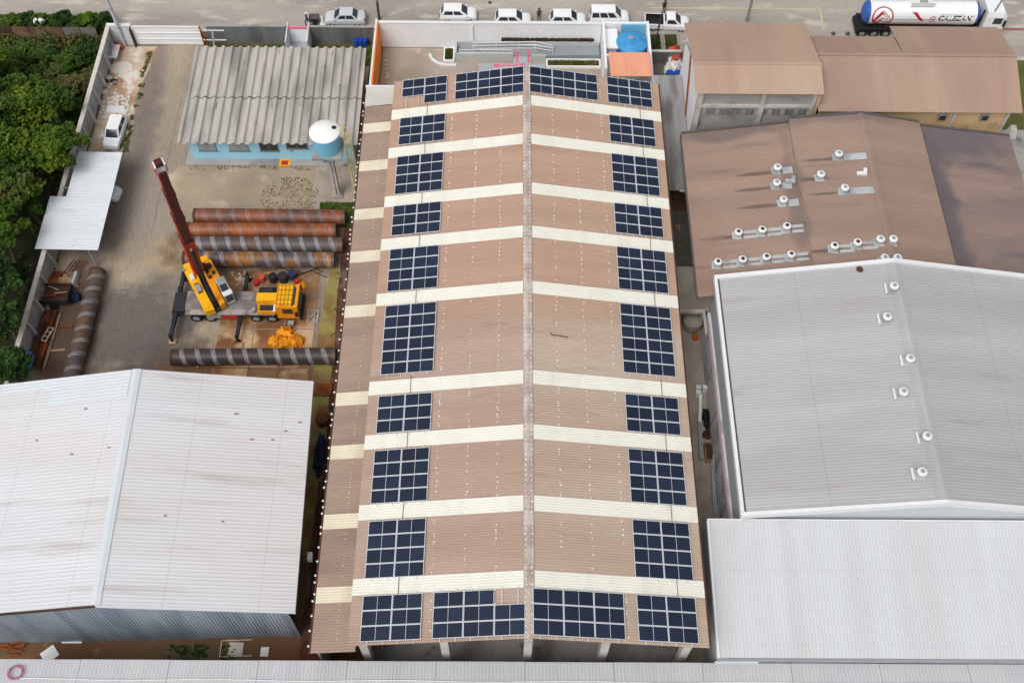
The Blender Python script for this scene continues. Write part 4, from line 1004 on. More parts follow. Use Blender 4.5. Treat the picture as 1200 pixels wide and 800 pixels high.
for i in range(3):
    m = MB(); c0 = at(418.5 + i * 5, 54, 0); m.lathe([(.29, .0), (.3, .05), (.3, .3), (.315, .32), (.3, .34), (.3, .58), (.315, .6), (.3, .62), (.3, .88), (.28, .9), (.26, .88)], 16, c0)
    solo(m, 'drum', 'blue_plastic', ['blue plastic drum at the end of the row nearest the entrance porch', 'blue plastic drum between two other drums', 'blue plastic drum at the end of the row nearest the orange wall'][i], 'drum', 'blue drums by the street wall', True, c0)
sh = solo(MB().lathe([(.05, 0), (.12, .3), (.5, .9), (.4, 1.6), (.05, 2.0)], 8, at(431, 54, 0)), 'shrub', 'leaf_c', 'small dark shrub beside the blue drums', 'shrub') if False else None

# orange wall and front wall of the warehouse court
ow = thing('orange_wall', (-15.3, 80, 0), 'bright orange painted boundary wall with white coping beside the front court', 'wall')
MB().box(-15.5, -15.3, 72.6, 85.9, 0, 3.4).build('wall', 'orange_wall', ow); MB().box(-15.62, -15.42, 72.6, 85.9, 3.4, 3.47).build('coping', 'trim_white', ow)
fr_ = thing('front_wall', (-4, 85.6, 0), 'tall white rendered wall between the front court and the parked cars', 'wall')
for xa, xb, z in ((-15.28, -5.6, 3.28), (-5.6, 7.7, 3.33)):
    MB().box(xa, xb - .01, 85.5, 85.75, 0, z).build('wall', 'wall_white', fr_); MB().box(xa, xb - .01, 85.44, 85.81, z + .002, z + .08).build('coping', 'trim_white', fr_)
MB().box(-5.72, -5.58, 85.35, 85.5, 0, 3.2).build('pier', 'wall_white', fr_)
for i in range(10):
    y = 84.0 - i * .62; q = random.uniform(.1, .14)
    solo(MB().lathe([(q * .6, 0), (q, .06), (q * .9, .18), (q * .4, .26)], 7, (-14.75 + .04 * i + random.uniform(-.04, .04), y, .008)), 'edge_stone', 'stone', 'small white stone in the row along the foot of the orange wall', 'stone', 'edging stones by the orange wall')
# ramp with handrails, planters
rp = thing('access_ramp', (0, 85, 0), 'grey wheelchair ramp with white handrails and pale kerbs in the front court', 'ramp')
x0, x1, yb, yt = -7.3, 7.6, 83.75, 85.45
MB().hexa([(x0, yb, 0), (x1, yb, 0), (x1, yt, 0), (x0, yt, 0)], [(x0, yb, .35), (x1, yb, .8), (x1, yt, .8), (x0, yt, .35)]).build('deck', 'ramp_grey', rp)
MB().box(x0 - .2, x0, yb - .1, yt, 0, 1.0).build('kerb', 'ramp_pale', rp)
MB().box(x0, -1.4, yb - .15, yb - .01, 0, .95).build('kerb', 'ramp_pale', rp); MB().box(.5, 2.0, yb - .15, yb - .01, 0, .8).build('kerb', 'ramp_pale', rp)
MB().box(x0, 7.6, yt - .3, yt - .15, .3, 1.15).build('kerb', 'ramp_pale', rp)
MB().hexa([(-4.9, 84.45, .3), (1.4, 84.45, .5), (1.4, 84.6, .5), (-4.9, 84.6, .3)], [(-4.9, 84.45, .75), (1.4, 84.45, .95), (1.4, 84.6, .95), (-4.9, 84.6, .75)]).build('kerb', 'ramp_pale', rp)
def rail(pts, z0):
    m = MB()
    for h in (.55, .95): m.tube([(x, y, z + h) for x, y, z in pts], .04, 6)
    for x, y, z in pts: m.cyl((x, y, z), (x, y, z + .95), .04, 6)
    m.build('handrail', 'trim_white', rp)
rail([(-5.6, 84.75, .4), (-3.2, 84.8, .45), (-.8, 84.85, .5), (.8, 84.9, .55), (2.7, 84.3, .6)], .2)
rail([(-5.6, 84.4, .4), (-3.2, 84.4, .45), (-.8, 84.4, .5), (.9, 84.35, .55), (2.7, 83.95, .6)], .2)
rail([(-7.0, 83.68, .5), (-4.5, 83.68, .5), (-1.5, 83.68, .5)], .2)
MB().hexa([(-1.38, 83.25, 0), (.48, 83.25, 0), (.48, 83.75, 0), (-1.38, 83.75, 0)], [(-1.38, 83.25, .05), (.48, 83.25, .05), (.48, 83.75, .5), (-1.38, 83.75, .5)]).build('landing', 'pad_grey', rp)
MB().box(-5.0, 1.9, 82.1, 83.24, .009, .02).build('landing', 'pad_grey', rp)
pk = thing('painted_arrow', (-1.5, 82.6, .03), 'pink painted guide marks on the grey landing below the ramp', 'floor marking')
for q in (-1.1, .08): MB().hexa([(q, 83.28, .08), (q + .24, 83.28, .08), (q + .24, 83.74, .5), (q, 83.74, .5)], [(q, 83.28, .1), (q + .24, 83.28, .1), (q + .24, 83.74, .53), (q, 83.74, .53)]).build('stripe', 'pink_paint', pk); MB().box(q, q + .24, 83.76, 84.4, .5, .64).build('stripe', 'pink_paint', pk)
MB().box(-3.1, -.5, 82.85, 83.02, .024, .034).build('stripe', 'pink_paint', pk); MB().box(-3.4, -2.95, 82.7, 83.12, .0345, .042).build('stripe', 'pink_paint', pk); MB().box(-.62, -.2, 82.8, 83.2, .0345, .042).build('stripe', 'pink_paint', pk)
def planter(x0, x1, y0, y1, label, mat='wall_white', seed=1):
    t = thing('planter', ((x0 + x1) / 2, (y0 + y1) / 2, 0), label, 'planter')
    e = .14; m = MB().box(x0, x1, y0, y0 + e, 0, .3).box(x0, x1, y1 - e, y1, 0, .3).box(x0, x0 + e, y0 + e, y1 - e, 0, .3).box(x1 - e, x1, y0 + e, y1 - e, 0, .3)
    m.build('kerb', mat, t); MB().box(x0 + e, x1 - e, y0 + e, y1 - e, 0, .16).build('soil', 'turf', t)
    rr = random.Random(seed); m = MB()
    for _ in range(420):
        x = rr.uniform(x0 + .2, x1 - .2); y = rr.uniform(y0 + .2, y1 - .2); k = rr.uniform(.08, .28); a = rr.uniform(0, 6.28)
        m.add([(x - .07 * math.cos(a), y - .07 * math.sin(a), .16), (x + .07 * math.cos(a), y + .07 * math.sin(a), .16), (x + rr.uniform(-.1, .1), y + rr.uniform(-.1, .1), .16 + k)], [(0, 1, 2)])
    m.build('grass', 'leaf_dry', t, kind='stuff')
planter(2.05, 7.7, 82.55, 83.7, 'long grass planter with white kerb below the tank enclosure', seed=1)
planter(-8.7, -7.55, 83.3, 85.3, 'small grass planter at the low end of the ramp', seed=2)
m = MB(); pts = [(-10.2, 84.4, .1), (-9.9, 83.7, .1), (-9.3, 83.1, .1), (-8.4, 82.8, .1), (-7.3, 82.85, .1)]
for a, b in zip(pts, pts[1:]): m.bar(a, b, .28, .2)
solo(m, 'curved_kerb', 'trim_white', 'curved white kerb at the low end of the access ramp', 'kerb')
# low dark hedge at the foot of the front wall
m = MB(); rr = random.Random(8)
for _ in range(4200):
    x = rr.uniform(-2.6, 7.0); y = 85.36 + rr.gauss(0, .06); z = rr.uniform(.9, 1.45); q = rr.uniform(.05, .1); a = rr.uniform(0, 3.1); b = rr.uniform(-.8, .8)
    dx, dy = q * math.cos(a), q * math.sin(a)
    m.add([(x - dx, y - dy, z - q * b), (x + dx, y + dy, z - q * b), (x + dx * .6, y - dy * .4 + .02, z + q), (x - dx * .6, y + dy * .4, z + q)], [(0, 1, 2, 3)])
o = m.build('hedge', 'rust_dark'); o['kind'] = 'stuff'; o['label'] = 'low dark red-brown hedge along the foot of the white front wall'
# blue tank in its white enclosure
te = thing('tank_enclosure', (10, 84, 0), 'white walled enclosure around the big blue tank', 'enclosure')
for a in ((7.75, 8.0, 79.2, 85.95, 3.4), (12.3, 12.55, 77.4, 85.95, 3.4), (8.0, 12.3, 81.0, 81.2, 3.4), (8.0, 12.3, 85.7, 85.95, 3.3)):
    MB().box(a[0], a[1], a[2], a[3], 0, a[4]).build('wall', 'wall_white', te)
MB().box(9.75, 12.29, 85.5, 85.69, 0, 3.25).build('blue_panel', 'tank_blue_pale', te)
MB().box(8.02, 9.3, 82.6, 85.4, 2.7, 2.85).build('pump_house_roof', 'wall_white', te); MB().box(8.05, 9.2, 82.8, 85.3, 0, 2.7).build('pump_house', 'wall_lowgrey', te)
MB().box(8.0, 12.3, 81.21, 85.69, 0, .02).build('floor', 'alley_dark', te)
MB().box(8.3, 9.3, 81.5, 82.5, 0, .9).build('pump', 'red_kerb', te)
bt = thing('blue_tank', (10.95, 83.95, 0), 'big round blue water tank with a ribbed lid, inside white walls', 'water tank')
c0 = (10.72, 83.45, .1)
b1 = MB().lathe([(1.3, .02), (1.4, .6), (1.5, 2.2), (1.52, 2.5), (1.56, 2.52), (1.56, 2.6)], 32, c0).build('body', 'tank_blue', bt, True, True)
ld = MB().lathe([(1.6, 2.5), (1.64, 2.6), (1.6, 2.8), (1.1, 3.1), (.6, 3.22), (.1, 3.25)], 32, c0).build('lid', 'tank_blue', bt, True, True)
for k in range(8):
    a = 2 * math.pi * k / 8 + .2
    MB().bar((c0[0] + .5 * math.cos(a), c0[1] + .5 * math.sin(a), 3.24), (c0[0] + 1.45 * math.cos(a), c0[1] + 1.45 * math.sin(a), 2.9), .16, .1).build('rib', 'tank_blue', ld)
MB().lathe([(.32, 3.2), (.32, 3.32), (.26, 3.36), (.05, 3.38)], 16, (c0[0] - .1, c0[1] + .2, 0)).build('vent', 'trim_grey', ld, True, True)
MB().lathe([(.36, 2.85), (.36, 3.06), (.28, 3.1), (.05, 3.12)], 16, (c0[0] + .85, c0[1] - .55, 0)).build('hatch', 'frame_grey', ld, True, True)
oc = thing('orange_canopy', (10.2, 79.3, 0), 'salmon-orange sheet canopy in front of the blue tank', 'canopy')
MB().corr((8.15, 77.15, 4.35), (4.1, 0, 0), (0, 3.75, -.45), .34, .012).build('roof_sheet', 'roof_salmon', oc)
for x, y in ((8.3, 77.4), (12.15, 77.4), (8.3, 81.1), (12.15, 81.1)): MB().box(x - .07, x + .07, y - .07, y + .07, 0, 3.85).build('post', 'trim_grey', oc)
# alley store: zinc roofs, low wall, junk
zr2 = thing('zinc_roof', (13.8, 70, 0), 'long narrow zinc roof bridging the alley beside the tall block', 'roof')
for i, (xa, xb) in enumerate(((12.35, 13.05), (13.06, 13.85), (13.86, 15.15))):
    MB().corr((xa, 66.0, 4.0 + .02 * i), (xb - xa, 0, 0), (0, 11.4, .25), .2, .03).build('roof_sheet', 'roof_zinc', zr2)
MB().corr((12.3, 63.2, 3.92), (2.35, 0, 0), (0, 2.9, .1), .2, .03).build('roof_sheet', 'roof_zinc', zr2)
MB().box(13.9, 14.7, 63.1, 63.2, 3.86, 4.0).build('end_trim', 'trim_white', zr2); MB().box(14.62, 14.72, 63.2, 66, 3.9, 4.02).build('end_trim', 'trim_white', zr2)
MB().box(12.3, 12.42, 63.2, 77.4, 0, 3.9).build('wall', 'wall_lowgrey', zr2); MB().box(15.02, 15.12, 66, 77.4, 0, 3.9).build('wall', 'wall_lowgrey', zr2)
MB().box(12.42, 15.02, 77.2, 77.3, 0, 4.1).build('wall', 'wall_lowgrey', zr2)
sw = thing('store_wall', (14.2, 83.7, 0), 'grey low wall behind the two grass plots by the pickup', 'wall')
MB().box(12.7, 15.9, 83.4, 83.6, 0, 1.6).build('wall', 'concrete_dark', sw); MB().box(12.65, 15.95, 83.35, 83.65, 1.6, 1.7).build('coping', 'concrete_pale', sw)
planter(12.9, 14.35, 85.0, 87.6, 'kerbed grass plot beside the leaning post', 'concrete', 3); planter(14.5, 16.1, 85.0, 87.6, 'kerbed grass plot against the tall block, behind the pickup', 'concrete', 4)

# ================================================================== CARPORT
cp = thing('carport', (-41, 63, 0), 'white sheet-metal carport with rust spots along the perimeter wall', 'carport')
ca = [(-42.6, -38.5, 62.9, 68.3), (-44.1, -38.5, 56.9, 62.88)]
for xa, xb, ya, yb in ca:
    y = ya
    while y < yb - .1:
        y2 = min(y + 1.08, yb)
        MB().corr((xb, y, 2.72), (0, y2 - y + .03, 0), (xa - xb, 0, .12), .27, .015).build('roof_sheet', 'roof_carport', cp); y = y2
for y in (57.1, 60.5, 64, 68.1):
    MB().box(-39.55, -39.43, y - .06, y + .06, 0, 2.68).build('post', 'trim_grey', cp); MB().bar((-43.2, y, 2.72), (-38.6, y, 2.62), .08, .12).build('rafter', 'trim_grey', cp)

# ================================================================== VEHICLES
def face_pt(q, u, v):
    a = Vector(q[0]).lerp(Vector(q[1]), u); b = Vector(q[3]).lerp(Vector(q[2]), u); return a.lerp(b, v)
def inset(m, q, u0, u1, v0, v1, off=.012, th=.012):
    p = [face_pt(q, u0, v0), face_pt(q, u1, v0), face_pt(q, u1, v1), face_pt(q, u0, v1)]
    n = (p[1] - p[0]).cross(p[3] - p[0]).normalized()
    m.hexa([a + n * (off - th) for a in p], [a + n * off for a in p])
wheel_cache = {}
def wheel(t, x, y, r=.3, wd=.2, rim='hubcap'):
    s = 1 if y > 0 else -1
    key = (r, wd, s, rim)
    if key not in wheel_cache:
        ty = MB(); pr = [(r * .62, -wd / 2), (r * .94, -wd / 2), (r, -wd * .35), (r, wd * .35), (r * .94, wd / 2), (r * .62, wd / 2)]
        n = 18; vs = []; fs = []
        for rad, yy in pr:
            for k in range(n): a = 2 * math.pi * k / n; vs.append((rad * math.cos(a), yy, rad * math.sin(a)))
        for i in range(5):
            for k in range(n): fs.append((i * n + k, i * n + (k + 1) % n, (i + 1) * n + (k + 1) % n, (i + 1) * n + k))
        ty.add(vs, fs); rm_ = MB().cyl((0, -wd * .42, 0), (0, wd * .42, 0), r * .63, 16); rm_.cyl((0, s * wd * .42, 0), (0, s * wd * .52, 0), r * .2, 8)
        wheel_cache[key] = (ty.mesh('wheel', 'rubber', smooth=True), rm_.mesh('rim', rim))
    a = inst('wheel', wheel_cache[key][0], t, (x, y, r)); inst('rim', wheel_cache[key][1], a); return a
def loft(m, secs):
    """secs: list of rings (equal length lists of points)"""
    n = len(secs[0]); vs = [p for s in secs for p in s]; fs = []
    for i in range(len(secs) - 1):
        for k in range(n): fs.append((i * n + k, i * n + (k + 1) % n, (i + 1) * n + (k + 1) % n, (i + 1) * n + k))
    fs.append(tuple(range(n))[::-1]); fs.append(tuple((len(secs) - 1) * n + k for k in range(n)))
    return m.add(vs, fs)
def car(kind, label, paint='car_white', group='cars parked along the street'):
    P = dict(hatch=dict(L=3.95, W=1.66, H=1.47, rb=-1.9, rt=-1.5, ft=.35, fb=1.05, tail=.86, hood=.84),
             sedan=dict(L=4.35, W=1.70, H=1.45, rb=-1.45, rt=-.85, ft=.5, fb=1.2, tail=.92, hood=.84),
             van=dict(L=4.25, W=1.66, H=1.78, rb=-2.08, rt=-1.95, ft=.55, fb=1.3, tail=.95, hood=.92),
             pickup=dict(L=4.75, W=1.74, H=1.58, rb=-.35, rt=-.15, ft=.75, fb=1.45, tail=.95, hood=.92))[kind]
    L, W, H = P['L'], P['W'], P['H']; h = W / 2
    t = thing('car' if kind != 'pickup' else 'pickup_truck', (0, 0, 0), label, 'car' if kind != 'pickup' else 'pickup', group)
    # lower body
    def belt(x):
        if x > P['fb']: return P['hood'] - .16 * ((x - P['fb']) / (L / 2 - P['fb'])) ** 2
        if x < P['rb']: return P['tail'] - .05 * ((P['rb'] - x) / (L / 2 + P['rb'] + .01))
        return P['tail'] + (P['hood'] - P['tail']) * (x - P['rb']) / (P['fb'] - P['rb'])
    def ring(x, wk, bk=0):
        b = belt(x) - bk; w_ = h * wk
        return [(x, -w_ * .9, .2), (x, -w_, .42), (x, -w_ * .99, b - .14), (x, -w_ * .93, b - .03), (x, -w_ * .6, b + .02), (x, w_ * .6, b + .02), (x, w_ * .93, b - .03), (x, w_ * .99, b - .14), (x, w_, .42), (x, w_ * .9, .2)]
    x_rear = -L / 2 if kind != 'pickup' else P['rb'] - .08
    st = [(x_rear, .9, .22), (x_rear + .08, .95, .06), (x_rear + .3, .985, 0)] if kind != 'pickup' else [(x_rear, 1, 0), (x_rear + .2, 1, 0)]
    xx = x_rear + .7
    while xx < L / 2 - .6: st.append((xx, 1, 0)); xx += .45
    st += [(L / 2 - .45, .985, 0), (L / 2 - .18, .93, .03), (L / 2 - .05, .86, .1), (L / 2, .8, .24)]
    body = MB(); loft(body, [ring(*s) for s in st]); body = body.build('body', paint, t, False, True)
    # greenhouse
    zb, zr1 = P['tail'] - .02, H; wb, wt_ = h * .9, h * .72
    xs = (P['rb'], P['fb'], P['ft'], P['rt'])
    gh = MB()
    b = [(xs[0], -wb, zb), (xs[1], -wb * .95, P['hood'] - .02), (xs[1], wb * .95, P['hood'] - .02), (xs[0], wb, zb)]
    tp = [(xs[3], -wt_, zr1 - .04), (xs[2], -wt_, zr1 - .04), (xs[2], wt_, zr1 - .04), (xs[3], wt_, zr1 - .04)]
    gh.hexa(b, tp); gh.build('cabin', paint, t, False)
    # roof panel: a crowned skin
    r_ = MB(); n = 6; rows = []
    for i in range(n + 1):
        x = xs[3] - .03 + (xs[2] - xs[3] + .06) * i / n; e = 1 - (2 * i / n - 1) ** 4
        rows.append([(x, y * wt_ * 1.02, zr1 - .045 + .05 * (1 - y * y) * (.4 + .6 * e) + .012) for y in (-1, -.85, -.4, 0, .4, .85, 1)])
    k = 7
    for i in range(n):
        pass
    r_.add([p for r in rows for p in r], [(i * k + j, (i + 1) * k + j, (i + 1) * k + j + 1, i * k + j + 1) for i in range(n) for j in range(k - 1)]); r_.build('roof', paint, t, False, True)
    m = MB(); inset(m, [b[1], b[2], tp[2], tp[1]], .06, .94, .1, .95); m.build('windshield', 'glass', t, False)
    m = MB(); inset(m, [b[3], b[0], tp[0], tp[3]], .07, .93, .2 if kind != 'pickup' else .3, .92); m.build('rear_window', 'glass', t, False)
    for q in ([b[0], b[1], tp[1], tp[0]], [b[2], b[3], tp[3], tp[2]]):
        fl = q[0] == b[2]
        ws_ = [(.1, .48), (.53, .86)] if kind in ('hatch', 'sedan') else ([(.05, .3), (.34, .6), (.64, .88)] if kind == 'van' else [(.15, .82)])
        for a0, a1 in ws_:
            if fl: a0, a1 = 1 - a1, 1 - a0
            m = MB(); inset(m, q, a0, a1, .2, .86); m.build('side_window', 'glass', t, False)
    for s in (-1, 1):
        MB().hexa([(L / 2 - .26, s * h * .52 - .16, .56), (L / 2 - .06, s * h * .52 - .16, .56), (L / 2 - .06, s * h * .52 + .16, .56), (L / 2 - .26, s * h * .52 + .16, .56)],
                  [(L / 2 - .34, s * h * .54 - .15, .7), (L / 2 - .12, s * h * .54 - .15, .69), (L / 2 - .12, s * h * .54 + .15, .69), (L / 2 - .34, s * h * .54 + .15, .7)]).build('headlight', 'lamp', t, False)
        MB().box(-L / 2 - .015, -L / 2 + .16, s * h * .66 - .12, s * h * .66 + .12, .62, .84).build('tail_light', 'red_lamp', t, False)
        MB().box(P['fb'] - .22, P['fb'] - .08, s * h * .95 - .06 + s * .08, s * h * .95 + .06 + s * .08, .9, 1.02).build('mirror', paint, t, False)
        for x in (-L * .30, L * .31): wheel(t, x, s * (h - .11))
    MB().box(L / 2 - .06, L / 2 + .02, -h * .8, h * .8, .26, .4).build('bumper', 'trim_grey' if kind == 'van' else paint, t, False)
    if kind == 'pickup':
        xr = P['rb'] - .1
        MB().box(-L / 2 + .05, xr, -h * .97, h * .97, .42, .56).build('bed_floor', 'black', t, False)
        for s in (-1, 1): MB().box(-L / 2, xr, s * h * .97 - .05, s * h * .97 + .05, .4, .98).build('bed_side', paint, t, False)
        MB().box(-L / 2 - .04, -L / 2 + .04, -h * .9, h * .9, .42, .96).build('tailgate', paint, t, False)
        MB().box(xr - .08, xr, -h * .9, h * .9, .56, .98).build('bulkhead', 'black', t, False)
        for s in (-1, 1): MB().box(-L / 2 + .05, xr, s * (h * .97 - .09) - .02, s * (h * .97 - .09) + .02, .56, .985).build('bed_liner', 'black', t, False)
    return t
def centre(pa, pb, z=.7):
    a = at(*pa, z); b = at(*pb, z); return (a + b) / 2
def park(t, px, py, head, z=.7):
    p = at(px, py, z); t.location = (p.x, p.y, .01); t.rotation_euler = (0, 0, R(head))
def lift(t, z): t.location.z = z
park(car('sedan', 'silver-white sedan parked on the street behind the dark grey wall', 'car_silver'), 404.5, 19.5, 180)
park(car('hatch', 'white hatchback with all its side windows showing above the white wall'), 537, 14.8, 0)
park(car('hatch', 'white hatchback half hidden behind the white wall beside a standing person'), 601, 21.5, 0)
park(car('hatch', 'white hatchback half hidden behind the white wall, between a person and the van'), 665, 21.5, 0)
park(car('van', 'white van with a dark strap over its roof, parked by the tank enclosure'), 714, 19, 0)
park(car('pickup', 'white pickup truck with an empty black bed, parked beside the tall block'), 782, 25.5, -3)
hz = car('hatch', 'white hatchback parked nose-out on the sandy strip by the perimeter wall', group='cars in the pipe yard'); park(hz, 134.5, 154, -93)
hz = car('hatch', 'white car parked under the carport with only its nose showing', group='cars in the pipe yard')
hz.location = (-40.75, 65.3, .01); hz.rotation_euler = (0, 0, R(-8))
# strap over the van
# ---- tanker truck
TKY = at(1080, 14, 2.5).y; xa = at(1012, 14, 2.5).x; xb = at(1146, 14, 2.5).x
tt = thing('tanker_truck', ((xa + xb) / 2, TKY, 0), 'white tanker trailer with red emblem and blue ends, hitched to a white cab', 'truck')
cx0 = (xa + xb) / 2; Lh = (xb - xa) / 2; TR = 1.22; TZ = 2.45
def X(x): return cx0 + x
def ringx(m, prof, n=28):
    vs = []; fs = []
    for x, r in prof:
        for k in range(n): a = 2 * math.pi * k / n; vs.append((X(x), TKY + r * math.cos(a), TZ + r * math.sin(a)))
    for i in range(len(prof) - 1):
        for k in range(n): fs.append((i * n + k, i * n + (k + 1) % n, (i + 1) * n + (k + 1) % n, (i + 1) * n + k))
    fs.append(tuple(range(n))[::-1]); fs.append(tuple((len(prof) - 1) * n + k for k in range(n))); return m.add(vs, fs)
tkb = ringx(MB(), [(-Lh + .45, TR), (Lh - .5, TR)]).build('tank', 'tanker_white', tt, True, True)
ringx(MB(), [(-Lh - .1, .3), (-Lh - .02, .75), (-Lh + .15, 1.05), (-Lh + .45, TR + .005)]).build('tank_end', 'tanker_blue', tkb, True, True)
ringx(MB(), [(Lh - .5, TR + .005), (Lh - .2, 1.1), (Lh - .05, .8), (Lh + .02, .3)]).build('tank_end', 'tanker_blue', tkb, True, True)
for x in (-4, -1.3, 1.3, 4): ringx(MB(), [(x - .03, TR + .012), (x + .03, TR + .012)]).build('tank_hoop', 'trim_white', tkb, True, True)
MB().box(X(-1.5), X(.9), TKY - .55, TKY + .55, TZ + TR - .08, TZ + TR + .06).build('walkway', 'trim_white', tt)
MB().box(X(-1.5), X(.9), TKY - .6, TKY - .55, TZ + TR + .05, TZ + TR + .5).build('walkway_rail', 'tank_white', tt)
MB().lathe([(.38, 0), (.38, .22), (.3, .27), (.05, .28)], 16, (X(-.1), TKY, TZ + TR + .06)).build('manhole', 'trim_grey', tt, True, True)
MB().box(X(-Lh + .1), X(Lh - .6), TKY - .45, TKY + .45, .95, 1.25).build('chassis', 'crane_dark', tt)
MB().box(X(-Lh - .35), X(-Lh + 1.4), TKY - 1.2, TKY + 1.2, .75, .95).build('rear_frame', 'black', tt)
MB().box(X(-Lh - .45), X(-Lh - .3), TKY - 1.2, TKY + 1.2, .4, .8).build('bumper', 'black', tt)
for x in (-Lh + .2, -Lh + 1.45, -Lh + 2.7):
    for s in (-1, 1):
        q = wheel(tt, x, s * 1.0, .5, .42)
    MB().cyl((X(x), TKY - 1.0, .5), (X(x), TKY + 1.0, .5), .1, 8).build('axle', 'black', tt)
for s in (-1, 1): MB().box(X(-Lh - .2), X(-Lh + 3.4), TKY + s * 1.0 - .26, TKY + s * 1.0 + .26, 1.08, 1.14).build('mudguard', 'black', tt)
for s in (-1, 1): MB().box(X(-2.5), X(4.5), TKY + s * 1.15 - .03, TKY + s * 1.15 + .03, .6, 1.0).build('side_guard', 'red', tt)
# cab
cbx = Lh + 1.75
cabm = MB(); loft(cabm, [[(X(cbx - 1.25), TKY + y * 1.2, z) for y, z in ((-1, .7), (1, .7), (1, 2.9), (.88, 3.5), (-.88, 3.5), (-1, 2.9))], [(X(cbx + .6), TKY + y * 1.2, z) for y, z in ((-1, .7), (1, .7), (1, 2.8), (.86, 3.35), (-.86, 3.35), (-1, 2.8))],
                         [(X(cbx + 1.0), TKY + y * 1.15, z) for y, z in ((-1, .7), (1, .7), (1, 2.0), (.84, 2.9), (-.84, 2.9), (-1, 2.0))]])
cabo = cabm.build('cab', 'tanker_white', tt, True)
MB().hexa([(X(cbx + .99), TKY - 1.0, 1.95), (X(cbx + 1.03), TKY - 1.0, 1.95), (X(cbx + 1.03), TKY + 1.0, 1.95), (X(cbx + .99), TKY + 1.0, 1.95)], [(X(cbx + .78), TKY - .9, 3.1), (X(cbx + .82), TKY - .9, 3.1), (X(cbx + .82), TKY + .9, 3.1), (X(cbx + .78), TKY + .9, 3.1)]).build('windshield', 'glass', cabo)
for s in (-1, 1):
    MB().box(X(cbx - .35), X(cbx + .55), TKY + s * 1.21 - .02, TKY + s * 1.21 + .02, 2.0, 2.75).build('side_window', 'glass', cabo)
    MB().box(X(cbx + .7), X(cbx + .85), TKY + s * 1.45 - .14, TKY + s * 1.45 + .14, 1.9, 2.6).build('mirror', 'black', cabo)
    MB().box(X(cbx - 1.2), X(cbx + .9), TKY + s * 1.215 - .015, TKY + s * 1.215 + .015, .75, 1.25).build('red_band', 'ink_red', cabo)
MB().bar((X(cbx - .6), TKY - 1.0, 3.53), (X(cbx + .7), TKY + .95, 3.45), .1, .06).build('roof_stripe', 'crane_dark', cabo)
MB().box(X(Lh - .55), X(cbx + .9), TKY - .4, TKY + .4, .6, .95).build('tractor_chassis', 'black', tt)
MB().cyl((X(Lh + .25), TKY - .7, 1.0), (X(Lh + .25), TKY - .7, 3.4), .09, 8).build('exhaust', 'black', tt)
MB().box(X(Lh + .1), X(Lh + .38), TKY - .6, TKY + .9, 1.0, 2.2).build('air_tanks', 'crane_dark', tt)
for x in (Lh - .1, cbx + .2):
    for s in (-1, 1): wheel(tt, x, s * 1.0, .5, .34)
# marks on the side of the tank: flat outlines wound onto the shell
def wrap(pts3, off):
    out = []
    for u, v in pts3:       # u along x, v height around shell measured from the mid-height of the south flank
        a = v / TR; out.append((X(u), TKY - (TR + off) * math.cos(a), TZ + (TR + off) * math.sin(a)))
    return out
def decal_poly(pts, mat, off, name='emblem'):
    """strip polygon: list of (outer, inner) pairs"""
    m = MB(); A = wrap([p[0] for p in pts], off); B = wrap([p[1] for p in pts], off); n = len(A)
    m.add(A + B, [(i, i + 1, n + i + 1, n + i) for i in range(n - 1)]); return m.build(name, mat, tkb)
ec = (-Lh + 1.75, .32)
def disc(c, r0, r1, a0=0, a1=360, n=40, sx=1.0, sy=1.0): return [((c[0] + sx * r1 * math.cos(R(a0 + (a1 - a0) * i / n)), c[1] + sy * r1 * math.sin(R(a0 + (a1 - a0) * i / n))), (c[0] + sx * r0 * math.cos(R(a0 + (a1 - a0) * i / n)), c[1] + sy * r0 * math.sin(R(a0 + (a1 - a0) * i / n)))) for i in range(n + 1)]
decal_poly(disc(ec, .98, 1.12), 'ink_red', .008); 
def chev(c, w_, h_, th, n=14): return [((c[0] + w_ * u, c[1] + h_ * (1 - abs(u) ** 1.5)), (c[0] + w_ * u * .8, c[1] + h_ * (1 - abs(u) ** 1.5) - th)) for u in [-1 + 2 * k / n for k in range(n + 1)]]
decal_poly(chev((ec[0], ec[1] - .35), .92, 1.0, .36), 'ink_red', .010); decal_poly(chev((ec[0], ec[1] - .85), .72, .8, .42), 'ink_red', .010)
sw_ = [((-.75 + .9 * i / 10, .85 - .95 * (i / 10) ** .8), (-1.35 + 1.05 * i / 10 , .85 - .95 * (i / 10) ** 1.2)) for i in range(11)]
decal_poly(sw_, 'ink_red', .008, 'swoosh')
e2 = (1.0, .12); decal_poly(disc(e2, .27, .35), 'ink_red', .008); decal_poly(disc((e2[0], e2[1] - .1), .05, .2, 0, 180, 16), 'ink_red', .010)
def decal_text(txt, u, v, size, mat, shear=0., bold=.0):
    cu = bpy.data.curves.new('lettering', 'FONT'); cu.body = txt; cu.size = size; cu.offset = bold; cu.shear = shear; cu.fill_mode = 'FRONT'; cu.resolution_u = 3
    ob_ = bpy.data.objects.new('lettering_tmp', cu); col.objects.link(ob_)
    dg = bpy.context.evaluated_depsgraph_get(); me = bpy.data.meshes.new_from_object(ob_.evaluated_get(dg))
    pts = [(q.co.x, q.co.y) for q in me.vertices]; fs = [tuple(p.vertices) for p in me.polygons]
    bpy.data.objects.remove(ob_); W = max(p[0] for p in pts)
    m = MB(); m.add(wrap([(u + p[0], v + p[1]) for p in pts], .010), fs); o = m.build('lettering', mat, tkb); return W
decal_text('CALEZANI', 1.5, -.02, .78, 'ink_black', .25, .028)
for k in range(28): MB()
m = MB()
for i in range(30):
    u = -3.25 + i * .145; A = wrap([(u, .0), (u + .1, .0), (u + .1, .12), (u, .12)], .008); m.add(A, [(0, 1, 2, 3)])
m.build('small_lettering', 'ink_grey', tkb)
